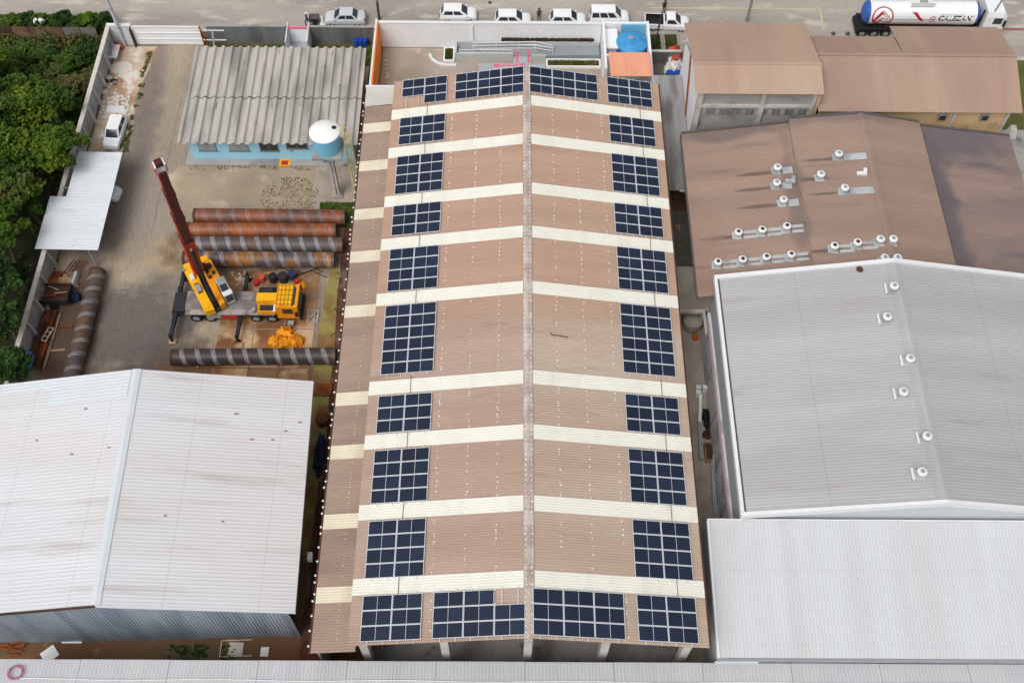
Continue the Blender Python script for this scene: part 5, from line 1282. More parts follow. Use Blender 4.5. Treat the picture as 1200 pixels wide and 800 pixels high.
m = MB(); A = wrap([(1.5, .62), (4.2, .62), (4.2, .66), (1.5, .66)], .008); m.add(A, [(0, 1, 2, 3)]); m.build('rule', 'ink_grey', tkb)

# ---- utility poles
def pole(px, py, h, label, mat, lean=(0, 0), r=.16, arm=True):
    b = at(px, py, 0); t = thing('utility_pole', b, label, 'utility pole', 'poles along the street')
    MB().cyl(b, b + Vector((lean[0], lean[1], h)), r, 12, r * .62).build('shaft', mat, t, True, True)
    tp = b + Vector((lean[0], lean[1], h))
    if arm:
        MB().bar(tp + Vector((-1.0, 0, -.5)), tp + Vector((1.0, 0, -.5)), .1, .12).build('crossarm', mat, t)
        for dx in (-.85, -.3, .3, .85): MB().lathe([(.03, 0), (.07, .04), (.04, .1), (.07, .14), (.02, .2)], 8, tp + Vector((dx, 0, -.44))).build('insulator', 'trim_white', t, True, True)
    for z in (2.5, 5.0): MB().cyl(b + Vector((lean[0], lean[1], 0)) * 1 + Vector((-lean[0] * (1 - z / h), -lean[1] * (1 - z / h), z)), b + Vector((lean[0] * z / h, lean[1] * z / h, z + .12)), r * 1.05, 12).build('band', 'trim_grey', t)
pole(147, 54, 9, 'pale grey pole standing inside the corner of the gate wall', 'pole_pale', (0, 0), .2)
pole(875, 25, 9, 'weathered concrete pole on the street behind the tall block', 'pole_concrete')
pole(444.5, 23, 9, 'slim dark pole on the street at the corner of the orange wall', 'pole_dark', (0, 0), .15)
pole(766, 59, 5.2, 'leaning dark post at the end of the tank enclosure wall', 'pole_dark', (.25, 0), .13, False)

# ================================================================== PIPES
PR = .72
def pipe(xa, ya, xb, yb, r, mat, label):
    a = Vector((xa, ya, r + .05)); b = Vector((xb, yb, r + .05)); L = (b - a).length
    m = MB(); n = 40; th = .025; vs = []; fs = []
    rings = [(-L / 2, r), (L / 2, r), (L / 2, r - th), (-L / 2, r - th)]
    for x, q in rings:
        for k in range(n): t = 2 * math.pi * k / n; vs.append((x, q * math.cos(t), q * math.sin(t)))
    for i in range(4):
        for k in range(n): fs.append((i * n + k, i * n + (k + 1) % n, ((i + 1) % 4) * n + (k + 1) % n, ((i + 1) % 4) * n + k))
    m.add(vs, fs)
    t = thing('steel_pipe', (a + b) / 2 - Vector((0, 0, r + .05)), label, 'pipe', 'large steel pipes in the yard', math.atan2(yb - ya, xb - xa))
    o = m.build('pipe_wall', mat, t, False, True); o.location.z = r + .05
    # raised spiral weld bead
    w_ = MB(); pitch = 1.35; turns = L / pitch; N = int(turns * 20); pts = []
    for i in range(N + 1):
        x = -L / 2 + L * i / N; ang = 2 * math.pi * (.5 - x / pitch)
        pts.append((x, (r + .004) * math.sin(ang), (r + .004) * math.cos(ang)))
    w_.tube(pts, .012, 4); wo = w_.build('weld_seam', 'rust_dark', o, False)
    for s in (-1, 1):
        e = MB(); vs = []; fs = []
        for x, q in ((s * (L / 2 - .28), r + .006), (s * L / 2, r + .006)):
            for k in range(n): tt_ = 2 * math.pi * k / n; vs.append((x, q * math.cos(tt_), q * math.sin(tt_)))
        fs = [(k, (k + 1) % n, n + (k + 1) % n, n + k) for k in range(n)]
        e.add(vs, fs); e.build('end_band', 'rust_dark' if s < 0 else 'pipe_steel', o, False, True)
    for q in (-.35, .35): MB().box(q * L - .1, q * L + .1, -r * .9, r * .9, 0, .1).build('sleeper', 'wood', t, False)
    return t
pipe(-31.2, 62.35, -17.05, 62.3, PR, 'pipe_rust', 'long rust-brown steel pipe next to the lawn, outermost of the four side by side')
pipe(-31.55, 60.7, -17.75, 60.7, PR, 'pipe_orange', 'bright orange rusted pipe second from the lawn, among the four side by side')
pipe(-31.3, 59.1, -17.0, 59.1, PR, 'pipe_steel', 'grey spiral-welded pipe third from the lawn, with pale bands')
pipe(-31.4, 57.45, -17.6, 57.4, PR, 'pipe_mixed', 'half orange, half grey pipe of the four, next to the crane')
pipe(-30.75, 47.0, -16.6, 47.25, PR, 'pipe_dark', 'dark brown spiral-welded pipe lying alone between the crane and the white shed')
pipe(-38.95, 56.0, -38.95, 41.8, PR, 'pipe_brown', 'brown steel pipe lying along the perimeter wall beside the scrap')

# ================================================================== CRANE TRUCK
kx, ky = -25.4, 52.3
kr = thing('crane_truck', (kx, ky, 0), 'yellow truck crane with a raised red telescopic boom and black outriggers set down', 'crane')
def KB(x0, x1, y0, y1, z0, z1, name, mat, par=None): return MB().box(kx + x0, kx + x1, ky + y0, ky + y1, z0, z1).build(name, mat, par or kr)
KB(-5.4, 3.2, -.45, .45, .75, 1.18, 'chassis', 'crane_dark')
KB(-4.85, 1.75, -.72, 1.22, 1.2, 1.32, 'deck', 'crane_grey'); KB(-4.75, 3.1, -1.25, -.74, 1.2, 1.34, 'side_deck', 'crane_plate'); KB(-.1, 1.0, .35, 1.15, 1.322, 1.36, 'deck_hatch', 'crane_plate'); KB(-.1, 1.1, -1.2, -.76, 1.342, 1.38, 'deck_hatch', 'crane_plate')
KB(-5.95, -4.9, -.9, 1.1, .9, 1.28, 'rear_deck', 'crane_dark'); KB(-6.0, -5.5, -1.0, -.2, .5, .95, 'rear_box', 'black')
KB(-1.6, -.2, -1.24, -1.0, .62, 1.17, 'side_locker', 'red'); KB(-2.9, -1.65, -1.24, -1.0, .7, 1.15, 'ladder_rack', 'trim_grey')
for x in (-3.95, -2.7, 1.35, 2.75):
    for s in (-1, 1): wheel(kr, x, s * 1.02, .52, .36)
# driver's cab: full-width roof with cross bars, windscreen, engine cover and boxes
cabk = KB(3.35, 5.25, -1.22, 1.22, .75, 2.45, 'driver_cab', 'crane_orange')
KB(3.4, 4.8, -1.15, 1.2, 2.452, 2.56, 'cab_roof', 'crane_yellow', cabk)
for i in range(5): KB(3.45 + i * .32, 3.49 + i * .32, -1.12, 1.17, 2.562, 2.6, 'roof_bar', 'brown_line', cabk)
for i in range(5): KB(3.42, 4.78, -1.0 + i * .5, -.96 + i * .5, 2.602, 2.63, 'roof_bar', 'brown_line', cabk)
MB().hexa([(kx + 5.24, ky - 1.1, 1.5), (kx + 5.42, ky - .9, 1.5), (kx + 5.42, ky + .9, 1.5), (kx + 5.24, ky + 1.1, 1.5)], [(kx + 4.82, ky - 1.05, 2.5), (kx + 5.0, ky - .85, 2.5), (kx + 5.0, ky + .85, 2.5), (kx + 4.82, ky + 1.05, 2.5)]).build('windscreen', 'green_glass', cabk)
KB(5.26, 5.5, -1.25, 1.25, .5, .95, 'bumper', 'black', cabk)
for s in (-1, 1):
    KB(3.9, 4.8, s * 1.23 - .015, s * 1.23 + .015, 1.5, 2.2, 'side_window', 'glass', cabk); KB(5.0, 5.3, s * 1.42 - .1, s * 1.42 + .1, 1.4, 1.9, 'mirror', 'black', cabk)
KB(4.2, 4.7, -1.7, -1.3, .3, .5, 'step', 'trim_grey', cabk)
KB(1.55, 3.3, -.35, .5, 1.35, 2.2, 'engine_cover', 'crane_yellow'); KB(1.7, 3.3, -1.22, -.42, 1.36, 1.75, 'tool_box', 'crane_orange'); KB(1.85, 3.05, -1.1, -.5, 1.752, 1.78, 'grille', 'crane_dark'); KB(3.06, 3.25, -1.2, -.45, 1.752, 1.8, 'box_trim', 'trim_white')
KB(1.6, 3.3, .56, 1.25, 1.33, 1.9, 'battery_box', 'black')
MB().cyl((kx + 2.0, ky + .9, 1.9), (kx + 2.9, ky + .9, 1.95), .26, 12).build('air_filter', 'black', kr); MB().cyl((kx + 1.3, ky - .95, 1.36), (kx + 1.3, ky - .95, 1.75), .2, 12).build('canister', 'trim_grey', kr)
# outriggers
for ox in (-5.72, .05):
    for s in (-1, 1):
        ly = 3.35 if s > 0 else -3.3
        q = MB().bar((kx + ox, ky + s * .5, .82), (kx + ox - .08 * (s < 0), ky + ly, .78), .3, .3).build('outrigger_beam', 'crane_dark', kr)
        MB().bar((kx + ox, ky + s * 1.2, .82), (kx + ox - .03, ky + s * 1.9, .81), .36, .36).build('outrigger_sleeve', 'black', q)
        MB().cyl((kx + ox - .08 * (s < 0), ky + ly, .12), (kx + ox - .08 * (s < 0), ky + ly, 1.15), .12, 10).build('jack', 'black', q); MB().cyl((kx + ox - .08 * (s < 0), ky + ly, .04), (kx + ox - .08 * (s < 0), ky + ly, .12), .28, 12).build('foot', 'crane_dark', q)
# turning superstructure (built round its slewing axis, boom direction +x)
AZ = R(-59.6); SX, SY = -28.0, 53.05
ca_, sa_ = math.cos(AZ), math.sin(AZ)
def S(x, y, z): return (SX + ca_ * x - sa_ * y, SY + sa_ * x + ca_ * y, z)
class SMB(MB):
    def build(s, name, mat, par=None, **k): s.v = [S(*p) for p in s.v]; return MB.build(s, name, mat, par or kr, **k)
SMB().lathe([(.8, 1.32), (.8, 1.55), (.7, 1.56)], 24).build('slewing_ring', 'crane_dark')
sup = SMB().prism([(-3.2, -.75), (-2.8, -1.28), (2.0, -1.28), (2.1, -.45), (-3.3, -.45)], 1.57, 2.3).build('superstructure', 'crane_yellow')
SMB().prism([(-3.3, .12), (2.0, .12), (1.9, .62), (-.4, .66), (-.5, 1.28), (-3.0, 1.28), (-3.3, .9)], 1.57, 2.25).build('engine_deck', 'crane_orange', sup)
SMB().box(-3.3, 2.0, -.44, .11, 1.57, 1.75).build('boom_well', 'crane_dark', sup)
SMB().box(-3.75, -3.2, -1.1, 1.1, 1.4, 2.2).build('counterweight', 'crane_yellow', sup)
for x, y, mt, w2 in ((-1.9, -.9, 'galv_white', .16), (-.5, -.85, 'trim_grey', .2)): SMB().box(x - w2 * 2, x + w2 * 2, y - w2, y + w2, 2.302, 2.55).build('hydraulic_box', mt, sup)
SMB().box(-1.2, .0, -1.05, -.62, 2.302, 2.33).build('slot', 'black', sup)
for x, y in ((-2.8, .5), (-2.4, .95), (-1.9, .5), (-1.5, .95), (-1.2, .5)): SMB().lathe([(.16, 2.25), (.16, 2.42), (.1, 2.46)], 10, (x, y, 0)).build('filler_cap', 'crane_dark', sup)
SMB().cyl((-2.3, .3, 2.5), (-2.3, 1.0, 2.5), .24, 14).build('winch', 'rust_dark', sup)
oc_ = SMB().box(-.35, 1.75, .72, 1.5, 1.5, 2.85).build('operator_cab', 'crane_cabin', sup)
SMB().box(.45, 1.3, .8, 1.42, 2.852, 2.875).build('roof_window', 'glass', oc_); SMB().box(-.3, .35, .8, 1.42, 2.852, 2.9).build('roof_panel', 'glass_pale', oc_); SMB().box(1.752, 1.78, .8, 1.42, 1.9, 2.75).build('front_window', 'glass', oc_)
for s in (.705, 1.5): SMB().box(.1, 1.6, s - .001, s + .014, 1.95, 2.7).build('side_window', 'glass', oc_)
SMB().box(1.3, 1.8, .68, 1.55, 2.852, 2.95).build('visor', 'trim_white', oc_)
for s in (-.52, .16):
    SMB().hexa([(-2.6, s, 1.75), (-.9, s, 1.75), (-.9, s + .12, 1.75), (-2.6, s + .12, 1.75)], [(-2.3, s, 3.25), (-1.7, s, 3.25), (-1.7, s + .12, 3.25), (-2.3, s + .12, 3.25)]).build('boom_bracket', 'crane_yellow', sup)
# boom: four telescopic sections
p0 = Vector((-2.0, -.17, 3.05)); p1 = Vector((6.0, -.4, 25.3)); dB = (p1 - p0).normalized()
side = Vector((0, 1, 0)); upB = dB.cross(side).normalized() * -1
if upB.x > 0: upB = -upB
cuts = [-.5, 8.6, 13.7, 18.6, 23.0]; wds = [(.92, 1.0), (.82, .88), (.72, .78), (.62, .66)]
def boom_sec(a, b, w_, h_, name, mat, par):
    P0 = p0 + dB * a; P1 = p0 + dB * b
    pr = [(-.5, .5), (.5, .5), (.5, -.44), (.44, -.5), (-.44, -.5), (-.5, -.44)]
    q = SMB(); n = 6
    vs = [P0 + side * (x * w_) + upB * (y * h_) for x, y in pr] + [P1 + side * (x * w_) + upB * (y * h_) for x, y in pr]
    q.add(vs, [tuple(range(n))[::-1], tuple(range(n, 2 * n))] + [(i, (i + 1) % n, n + (i + 1) % n, n + i) for i in range(n)]); return q.build(name, mat, par)
bm = boom_sec(cuts[0], cuts[1], *wds[0], 'boom', 'crane_red', kr)
for i in (1, 2, 3):
    boom_sec(cuts[i] + .02, cuts[i + 1], *wds[i], 'boom_section', 'crane_red', bm); P0 = p0 + dB * (cuts[i] + .05) - upB * (wds[i][1] * .5 + .012); P1 = p0 + dB * (cuts[i + 1] - .4) - upB * (wds[i][1] * .5 + .012); q = SMB(); q.bar(P0, P1, wds[i][0] * .84, .03, up=upB); q.build('underside_shade', 'boom_maroon', bm)  # dark plate paints the shade on the boom's underside
for i in (1, 2, 3): boom_sec(cuts[i] - .3, cuts[i] + .01, wds[i - 1][0] + .05, wds[i - 1][1] + .05, 'collar', 'boom_maroon', bm)
boom_sec(1.2, cuts[1] - .4, wds[0][0] * .72, .03, 'wear_plate', 'rust_dark', bm) if False else None
for s in (-.3, .3):
    P = p0 + dB * 23.0
    q = SMB(); q.bar(P + side * s - dB * .5 - upB * .05, P + side * s * 1.1 + dB * 1.15 - upB * .2, .1, .5); q.build('head_cheek', 'trim_white', bm)
    for k_ in range(3):
        q = SMB(); q.bar(P + side * (s * 1.18) + dB * (-.3 + k_ * .5) - upB * (.06 + .05 * k_), P + side * (s * 1.20) + dB * (-.1 + k_ * .5) - upB * (.08 + .05 * k_), .12, .54); q.build('head_stripe', 'crane_red', bm)
q = SMB(); P = p0 + dB * 23.95 - upB * .1; q.cyl(P - side * .24, P + side * .24, .3, 16); q.build('sheave', 'boom_maroon', bm, smooth=True)
boom_sec(22.7, 23.02, .58, .66, 'head_collar', 'trim_white', bm)
q = SMB(); q.cyl(Vector((1.5, -.17, 1.8)), p0 + dB * 6.6 - upB * .55, .17, 14); q.build('luffing_cylinder', 'crane_dark', kr, smooth=True)
q = SMB(); q.cyl(p0 + dB * 6.0 - upB * .62, p0 + dB * 7.0 - upB * .45, .11, 12); q.build('cylinder_rod', 'galv', kr, smooth=True)
q = SMB(); q.tube([p0 + dB * .5 + upB * .55, p0 + dB * 12 + upB * .6, p0 + dB * 23.8 + upB * .3], .02, 5); q.build('hoist_rope', 'black', kr)

# ================================================================== CLUTTER in the pipe yard
def lump(name, cx, cy, r, h, mat, label, cat, seed, group=None, sq=1.0, folds=7):
    rr = random.Random(seed); n = 26; rows = 9; vs = []; fs = []
    for i in range(rows + 1):
        t = i / rows; a = t * math.pi / 2
        for k in range(n):
            th = 2 * math.pi * k / n
            f = 1 + .35 * mnoise.noise(Vector((math.cos(th) * 2 + seed, math.sin(th) * 2, t * 3))) + .22 * mnoise.noise(Vector((math.cos(th) * 5 + seed, math.sin(th) * 5, t * 7))) + .09 * math.sin(folds * th + seed + 3 * t)
            z = h * math.sin(a) * (1 + .45 * mnoise.noise(Vector((math.cos(th) * 1.8, math.sin(th) * 1.8 + seed, t * 2))) + .25 * mnoise.noise(Vector((math.cos(th) * 5, math.sin(th) * 5 + seed, t * 6))))
            vs.append((cx + r * math.cos(a) * f * math.cos(th), cy + r * sq * math.cos(a) * f * math.sin(th), .03 + max(0, z)))
    for i in range(rows):
        for k in range(n): fs.append((i * n + k, i * n + (k + 1) % n, (i + 1) * n + (k + 1) % n, (i + 1) * n + k))
    return solo(MB().add(vs, fs), name, mat, label, cat, group, True, Vector((cx, cy, .03)))
b = at(327, 400, .3); lump('tarp_bundle', b.x, b.y, .95, .75, 'orange_tarp', 'crumpled orange tarp bundle on the slab, beside a second smaller bundle', 'tarp', 1, sq=.75)
b = at(345, 399, .3); lump('tarp_bundle', b.x, b.y, .85, .7, 'orange_tarp', 'orange tarp bundle lying nearest the warehouse wall', 'tarp', 4, sq=.8)
b = at(334, 388, .3); lump('tarp_bundle', b.x, b.y, .8, .55, 'orange_tarp', 'flat yellow-orange tarp fold behind the two bundles', 'tarp', 6, sq=.7)
for i, (px, py, mt, r, h, lab) in enumerate([(307, 326, 'terracotta', .3, .7, 'red oil can behind the crane cab'), (300, 331, 'red', .26, .5, 'small red can nearest the outrigger'), (320, 326, 'black', .38, .8, 'black drum between the red can and a dark sack'),
        (332, 326, 'crane_dark', .42, .85, 'dark round drum in the middle of the clutter'), (343, 323, 'blue_tarp', .36, .8, 'blue-grey drum at the end of the clutter row'), (348, 329, 'red', .24, .5, 'red can at the front corner of the crane cab'), (316, 320, 'crane_yellow', .16, .3, 'small yellow pail behind the red oil can')]):
    c0 = at(px, py, .4); c0.z = .03
    solo(MB().lathe([(r * .94, 0), (r, .04), (r, h * .32), (r * 1.05, h * .34), (r, h * .36), (r, h * .65), (r * 1.05, h * .67), (r, h * .69), (r, h), (r * .92, h + .01), (r * .9, h - .03)], 16, c0), 'can' if r < .33 else 'drum', mt, lab, 'can' if r < .33 else 'drum', 'cans and drums beside the crane', True, c0)
b = at(353, 334, .2); lump('tarp_bundle', b.x, b.y, .5, .3, 'orange_tarp', 'small orange sack in front of the crane cab', 'tarp', 9)
m = MB(); rr = random.Random(21)
for j in range(4):
    c0 = at(345 + j * 5, 316 + j * 3, .05); pts = []
    for i in range(14): pts.append((c0.x - 1.8 + i * .28, c0.y + .35 * math.sin(i * .5 + j * 1.4) + j * .1, .08 + .01 * j))
    m.tube(pts, .03, 5)
solo(m, 'hose', 'black', 'tangled black hoses on the slab between the crane cab and the pipes', 'hose')
m = MB(); rr = random.Random(22)
for _ in range(60):
    c0 = at(rr.gauss(284, 6), rr.gauss(328, 4), .05); q = rr.uniform(.05, .14); m.lathe([(q * .5, 0), (q, q * .4), (q * .5, q * .9)], 5, (c0.x, c0.y, .03))
o = m.build('rubble', 'stone'); o['kind'] = 'stuff'; o['label'] = 'pale rubble scattered between the pipes and the crane'
for i, (px, py) in enumerate(((203, 400), (281, 405))):
    c0 = at(px, py, 0); solo(MB().box(c0.x - .35, c0.x + .35, c0.y - .3, c0.y + .3, .035, .12).box(c0.x - .28, c0.x + .28, c0.y - .36, c0.y + .25, .122, .2), 'timber_pad', 'wood', ['timber pad beside the rear outrigger foot', 'timber pad beside the middle outrigger foot'][i], 'timber')
tr = thing('cable_tray', at(367, 370, 0), 'pale steel trestle frame on the slab beside the mossy strip', 'frame'); x, y = tr.location.x, tr.location.y
for dx in (-.45, .45): MB().bar((x + dx, y - .8, .1), (x + dx, y + .6, .1), .1).build('rail', 'galv', tr)
for dy in (-.75, -.1, .55): MB().bar((x - .45, y + dy, .12), (x + .45, y + dy, .12), .08).build('rung', 'galv', tr)
MB().bar((x - .42, y - .75, .2), (x + .42, y + .5, .2), .08).build('brace', 'galv', tr)
# scrap along the perimeter wall
for i, (pa, pb, w_, mt, lab, z) in enumerate([((57, 362), (35, 428), .55, 'rust', 'wide rusty channel beam lying beside the perimeter wall', .3), ((64, 362), (44, 430), .4, 'rust', 'narrow rusty beam lying beside the ladder frame', .35), ((70, 366), (50, 432), .16, 'wood', 'long grey-brown timber pole along the rusty beams', .3), ((51, 372), (38, 414), .25, 'rust_dark', 'dark rusty bar propped on the wide channel beam', .75)]):
    a = at(*pa, z); b = at(*pb, z); m = MB().bar(a, b, w_, .08)
    if i < 2:
        for s in (-1, 1): m.bar(a + Vector((s * w_ / 2, 0, .12)), b + Vector((s * w_ / 2, 0, .12)), .05, .24)
    m.v = [(p[0], p[1], p[2] - z + .14 + (.45 if i == 3 else 0)) for p in m.v]
    solo(m, ['steel_channel', 'steel_channel', 'timber_pole', 'steel_bar'][i], mt, lab, ['steel beam', 'steel beam', 'timber', 'steel bar'][i])
lf = thing('short_ladder', at(55, 392, .5), 'short pale ladder-like frame lying on the rusty beams', 'ladder'); lf.location.z = .5
a = at(60, 384, .6); b = at(51, 399, .6); sd2 = (b - a).normalized().cross(Vector((0, 0, 1))) * .22
for s in (-1, 1): MB().bar(a + sd2 * s, b + sd2 * s, .07, .07).build('rail', 'coping', lf)
for i in range(4): q = a.lerp(b, i / 3); MB().bar(q - sd2, q + sd2, .06, .06).build('rung', 'coping', lf)
c0 = at(34, 422, .4); solo(MB().box(c0.x - .35, c0.x + .35, c0.y - .75, c0.y + .75, 0, .5).box(c0.x - .38, c0.x + .38, c0.y - .78, c0.y + .78, .5, .56), 'storage_box', 'tank_blue', 'light blue box standing against the perimeter wall by the rusty beams', 'box')
st = thing('scrap_trailer', at(68, 350, 0), 'small dark trailer with a red end panel, loaded with scrap, by the wall', 'trailer'); x, y = st.location.x, st.location.y
MB().box(x - 1.5, x + 1.3, y - .9, y + .9, .55, .65).build('bed', 'rust_dark', st)
MB().box(x - 1.5, x + 1.3, y - .98, y - .9, .55, 1.15).build('side_board', 'crane_dark', st); MB().box(x - 1.5, x + 1.3, y + .9, y + .98, .55, 1.1).build('side_board', 'rust_dark', st)
MB().box(x - 1.6, x - 1.5, y - .95, y + .95, .5, 1.3).build('end_panel', 'red_kerb', st); MB().box(x + 1.3, x + 1.4, y - .95, y + .95, .5, 1.2).build('end_panel', 'crane_dark', st)
for s in (-1, 1): MB().cyl((x, y + s * 1.05, .35), (x, y + s * 1.22, .35), .35, 14).build('wheel', 'rubber', st)
rr = random.Random(31)
for i in range(7):
    px_, py_ = x + rr.uniform(-1, .8), y + rr.uniform(-.6, .6); MB().bar((px_ - .5, py_ - rr.uniform(-.3, .3), .72 + i * .03), (px_ + .6, py_ + rr.uniform(-.3, .3), .8 + i * .04), .1, .08).build('scrap_bar', rr.choice(['rust', 'wood', 'rust_dark']), st)
b = at(88, 347, .4); lump('blue_sack', b.x, b.y, .5, .6, 'blue_tarp', 'dark blue sack beside the scrap trailer', 'sack', 12)
b = at(77, 331, .4); lump('debris_heap', b.x, b.y, 1.0, .5, 'wood', 'heap of tan debris behind the scrap trailer', 'debris', 14)
b = at(64, 326, .3); lump('debris_heap', b.x, b.y, .9, .4, 'rust', 'rusty debris heap against the perimeter wall', 'debris', 15)
a = at(86, 328, .3); solo(MB().hexa([(a.x - .15, a.y - .8, .05), (a.x + .35, a.y - .8, .05), (a.x + .35, a.y + .8, .05), (a.x - .15, a.y + .8, .05)], [(a.x - .05, a.y - .75, .6), (a.x + .2, a.y - .75, .6), (a.x + .3, a.y + .75, .6), (a.x + .05, a.y + .75, .6)]), 'metal_trough', 'galv', 'grey metal trough beside the debris heap', 'trough')
m = MB(); c0 = at(86, 312, .3)
for i in range(5): m.bar((c0.x - .8 + i * .35, c0.y - .5, .08 + .03 * i), (c0.x - .3 + i * .35, c0.y + .7, .12 + .03 * i), .06, .06)
solo(m, 'rebar_pile', 'rust', 'loose rusty rods on the ground south of the carport', 'steel rods')
for px, py, lab in ((75, 383, 'short rusty rail piece beside the brown pipe'), (67, 411, 'pale wooden plank between the pole and the brown pipe')):
    c0 = at(px, py, .1); solo(MB().bar((c0.x - .9, c0.y, .08), (c0.x + .7, c0.y + .12, .08), .2, .12), 'plank' if 'plank' in lab else 'rail_piece', 'wood' if 'plank' in lab else 'rust', lab, 'plank' if 'plank' in lab else 'scrap')
lb = at(44, 326, 1.2); solo(MB().hexa([(lb.x - .05, lb.y - .5, .5), (lb.x + .5, lb.y - .45, .1), (lb.x + .5, lb.y + .5, .1), (lb.x - .05, lb.y + .5, .5)], [(lb.x - .1, lb.y - .5, .9), (lb.x + .55, lb.y - .45, .5), (lb.x + .55, lb.y + .5, .5), (lb.x - .1, lb.y + .5, .9)]), 'carton', 'tank_white', 'pale blue-white carton leaning against the perimeter wall', 'carton')
# corner by the gate: bench slab, bicycle, rubble
m = at(130, 62, .5); bn = thing('work_table', (m.x, m.y, 0), 'grey slab table beside the perimeter wall near the gate', 'table')
MB().box(m.x - .8, m.x + .85, m.y - .95, m.y + .95, .62, .74).build('top', 'wall_lowgrey', bn)
for dx in (-.6, .6):
    for dy in (-.7, .7): MB().box(m.x + dx - .06, m.x + dx + .06, m.y + dy - .06, m.y + dy + .06, 0, .62).build('leg', 'trim_grey', bn)
c0 = at(139, 53.5, .3); solo(MB().box(c0.x - .6, c0.x + .5, c0.y - .35, c0.y + .3, 0, .35).box(c0.x - .3, c0.x + .2, c0.y - .3, c0.y + .2, .35, .5), 'brick_stack', 'terracotta', 'low red brick stack in the corner by the pale pole', 'bricks')
bi = thing('bicycle', at(128, 97, 0), 'dark bicycle lying on the sand by the perimeter wall', 'bicycle'); x, y = bi.location.x, bi.location.y
for dx in (-.52, .52):
    mm = MB(); n = 20; pts = [(x + dx + .33 * math.cos(2 * math.pi * k / n), y + .33 * math.sin(2 * math.pi * k / n), .06 + .1 * math.sin(2 * math.pi * k / n + 1)) for k in range(n + 1)]
    wl = mm.tube(pts, .05, 6).build('wheel', 'rubber', bi)
    sp = MB()
    for k in range(8): sp.bar((x + dx, y, .09), pts[int(k * 2.5)], .008, .008)
    sp.build('spokes', 'galv', wl)
MB().tube([(x - .52, y, .1), (x - .12, y - .1, .12), (x + .35, y + .28, .14), (x - .2, y + .32, .14), (x - .12, y - .1, .12)], .04, 6).tube([(x - .52, y, .1), (x - .2, y + .32, .14)], .02, 6).tube([(x + .35, y + .28, .14), (x + .52, y, .12)], .022, 6).build('frame', 'crane_dark', bi)
MB().tube([(x + .34, y + .4, .3), (x + .36, y + .36, .14), (x + .36, y + .34, .02)], .018, 6).build('handlebar', 'black', bi); MB().box(x - .34, x - .1, y + .38, y + .48, .1, .2).build('saddle', 'black', bi)
m = MB(); rr = random.Random(44)
for _ in range(420):
    px = rr.uniform(106, 152); py = rr.uniform(112, 140) if rr.random() < .7 else rr.uniform(75, 175); c0 = at(px, py, 0)
    if not (-43.0 < c0.x < -39.6): continue
    q = rr.uniform(.05, .2); a = rr.uniform(0, 3)
    m.lathe([(q * .6, 0), (q, q * .3), (q * .8, q * .6), (q * .2, q * .8)], 5, (c0.x, c0.y, .01))
o = m.build('rubble', 'stone'); o['kind'] = 'stuff'; o['label'] = 'pale broken rubble on the sandy strip'
c0 = at(136, 129, .05); solo(MB().hexa([(c0.x - 1.0, c0.y - .45, .02), (c0.x + 1.0, c0.y - .45, .02), (c0.x + .9, c0.y + .5, .02), (c0.x - .9, c0.y + .5, .02)], [(c0.x - .95, c0.y - .4, .16), (c0.x + .95, c0.y - .4, .16), (c0.x + .85, c0.y + .45, .2), (c0.x - .85, c0.y + .45, .2)]), 'concrete_lid', 'wall_lowgrey', 'pale concrete slab lying on rubble behind the sandy-strip hatchback', 'slab')
c0 = at(143, 80, .02); solo(MB().prism([(c0.x + dx, c0.y + dy) for dx, dy in blob(0, 0, 1.2, .9, 14, .2, 3)], .012, .06), 'mortar_patch', 'stone', 'white mortar patch on the sand near the grey slab table', 'mortar')
for i, (px, py, lab) in enumerate([(127, 91, 'white sack lying beside the bicycle'), (122, 107, 'pale sack lying against the perimeter wall south of the bicycle')]):
    b = at(px, py, .2); lump('sack', b.x, b.y, .4, .3, 'stone', lab, 'sack', 17 + i, 'sacks on the sandy strip', .7)
# narrow gap beside the warehouse: rusty gear and blue tarp
b = at(378, 530, .5); o = lump('blue_tarp', b.x - .3, b.y, .45, .8, 'blue_tarp', 'dark blue tarp heaped in the gap beside the white shed', 'tarp', 19); o.scale = (1, 4.2, 1)
for i, (px, py, lab) in enumerate([(378, 492, 'rusty drum halfway along the gap beside the white shed'), (380, 455, 'square rusty plate on the ground near the end of the dark brown pipe')]):
    c0 = at(px, py, .3)
    if i == 0: solo(MB().lathe([(.55, 0), (.58, .05), (.58, .8), (.5, .82)], 18, (c0.x, c0.y, .02)), 'drum', 'rust', lab, 'drum', None, True)
    else: solo(MB().box(c0.x - .9, c0.x + .6, c0.y - .6, c0.y + .6, .03, .14), 'steel_plate', 'rust', lab, 'steel plate')
for i in range(3):
    solo(MB().bar((-16.9 + i * .5, 24 + i, .2 + .2 * i), (-16.6 + i * .4, 37 + i * 2, .25 + .2 * i), .12, .12), 'steel_tube', ['rust_dark', 'galv', 'rust'][i], ['dark steel tube lying lowest in the gap beside the white shed', 'galvanised tube lying in the gap beside the white shed', 'rusty tube lying against the warehouse wall beside the white shed'][i], 'steel tube')
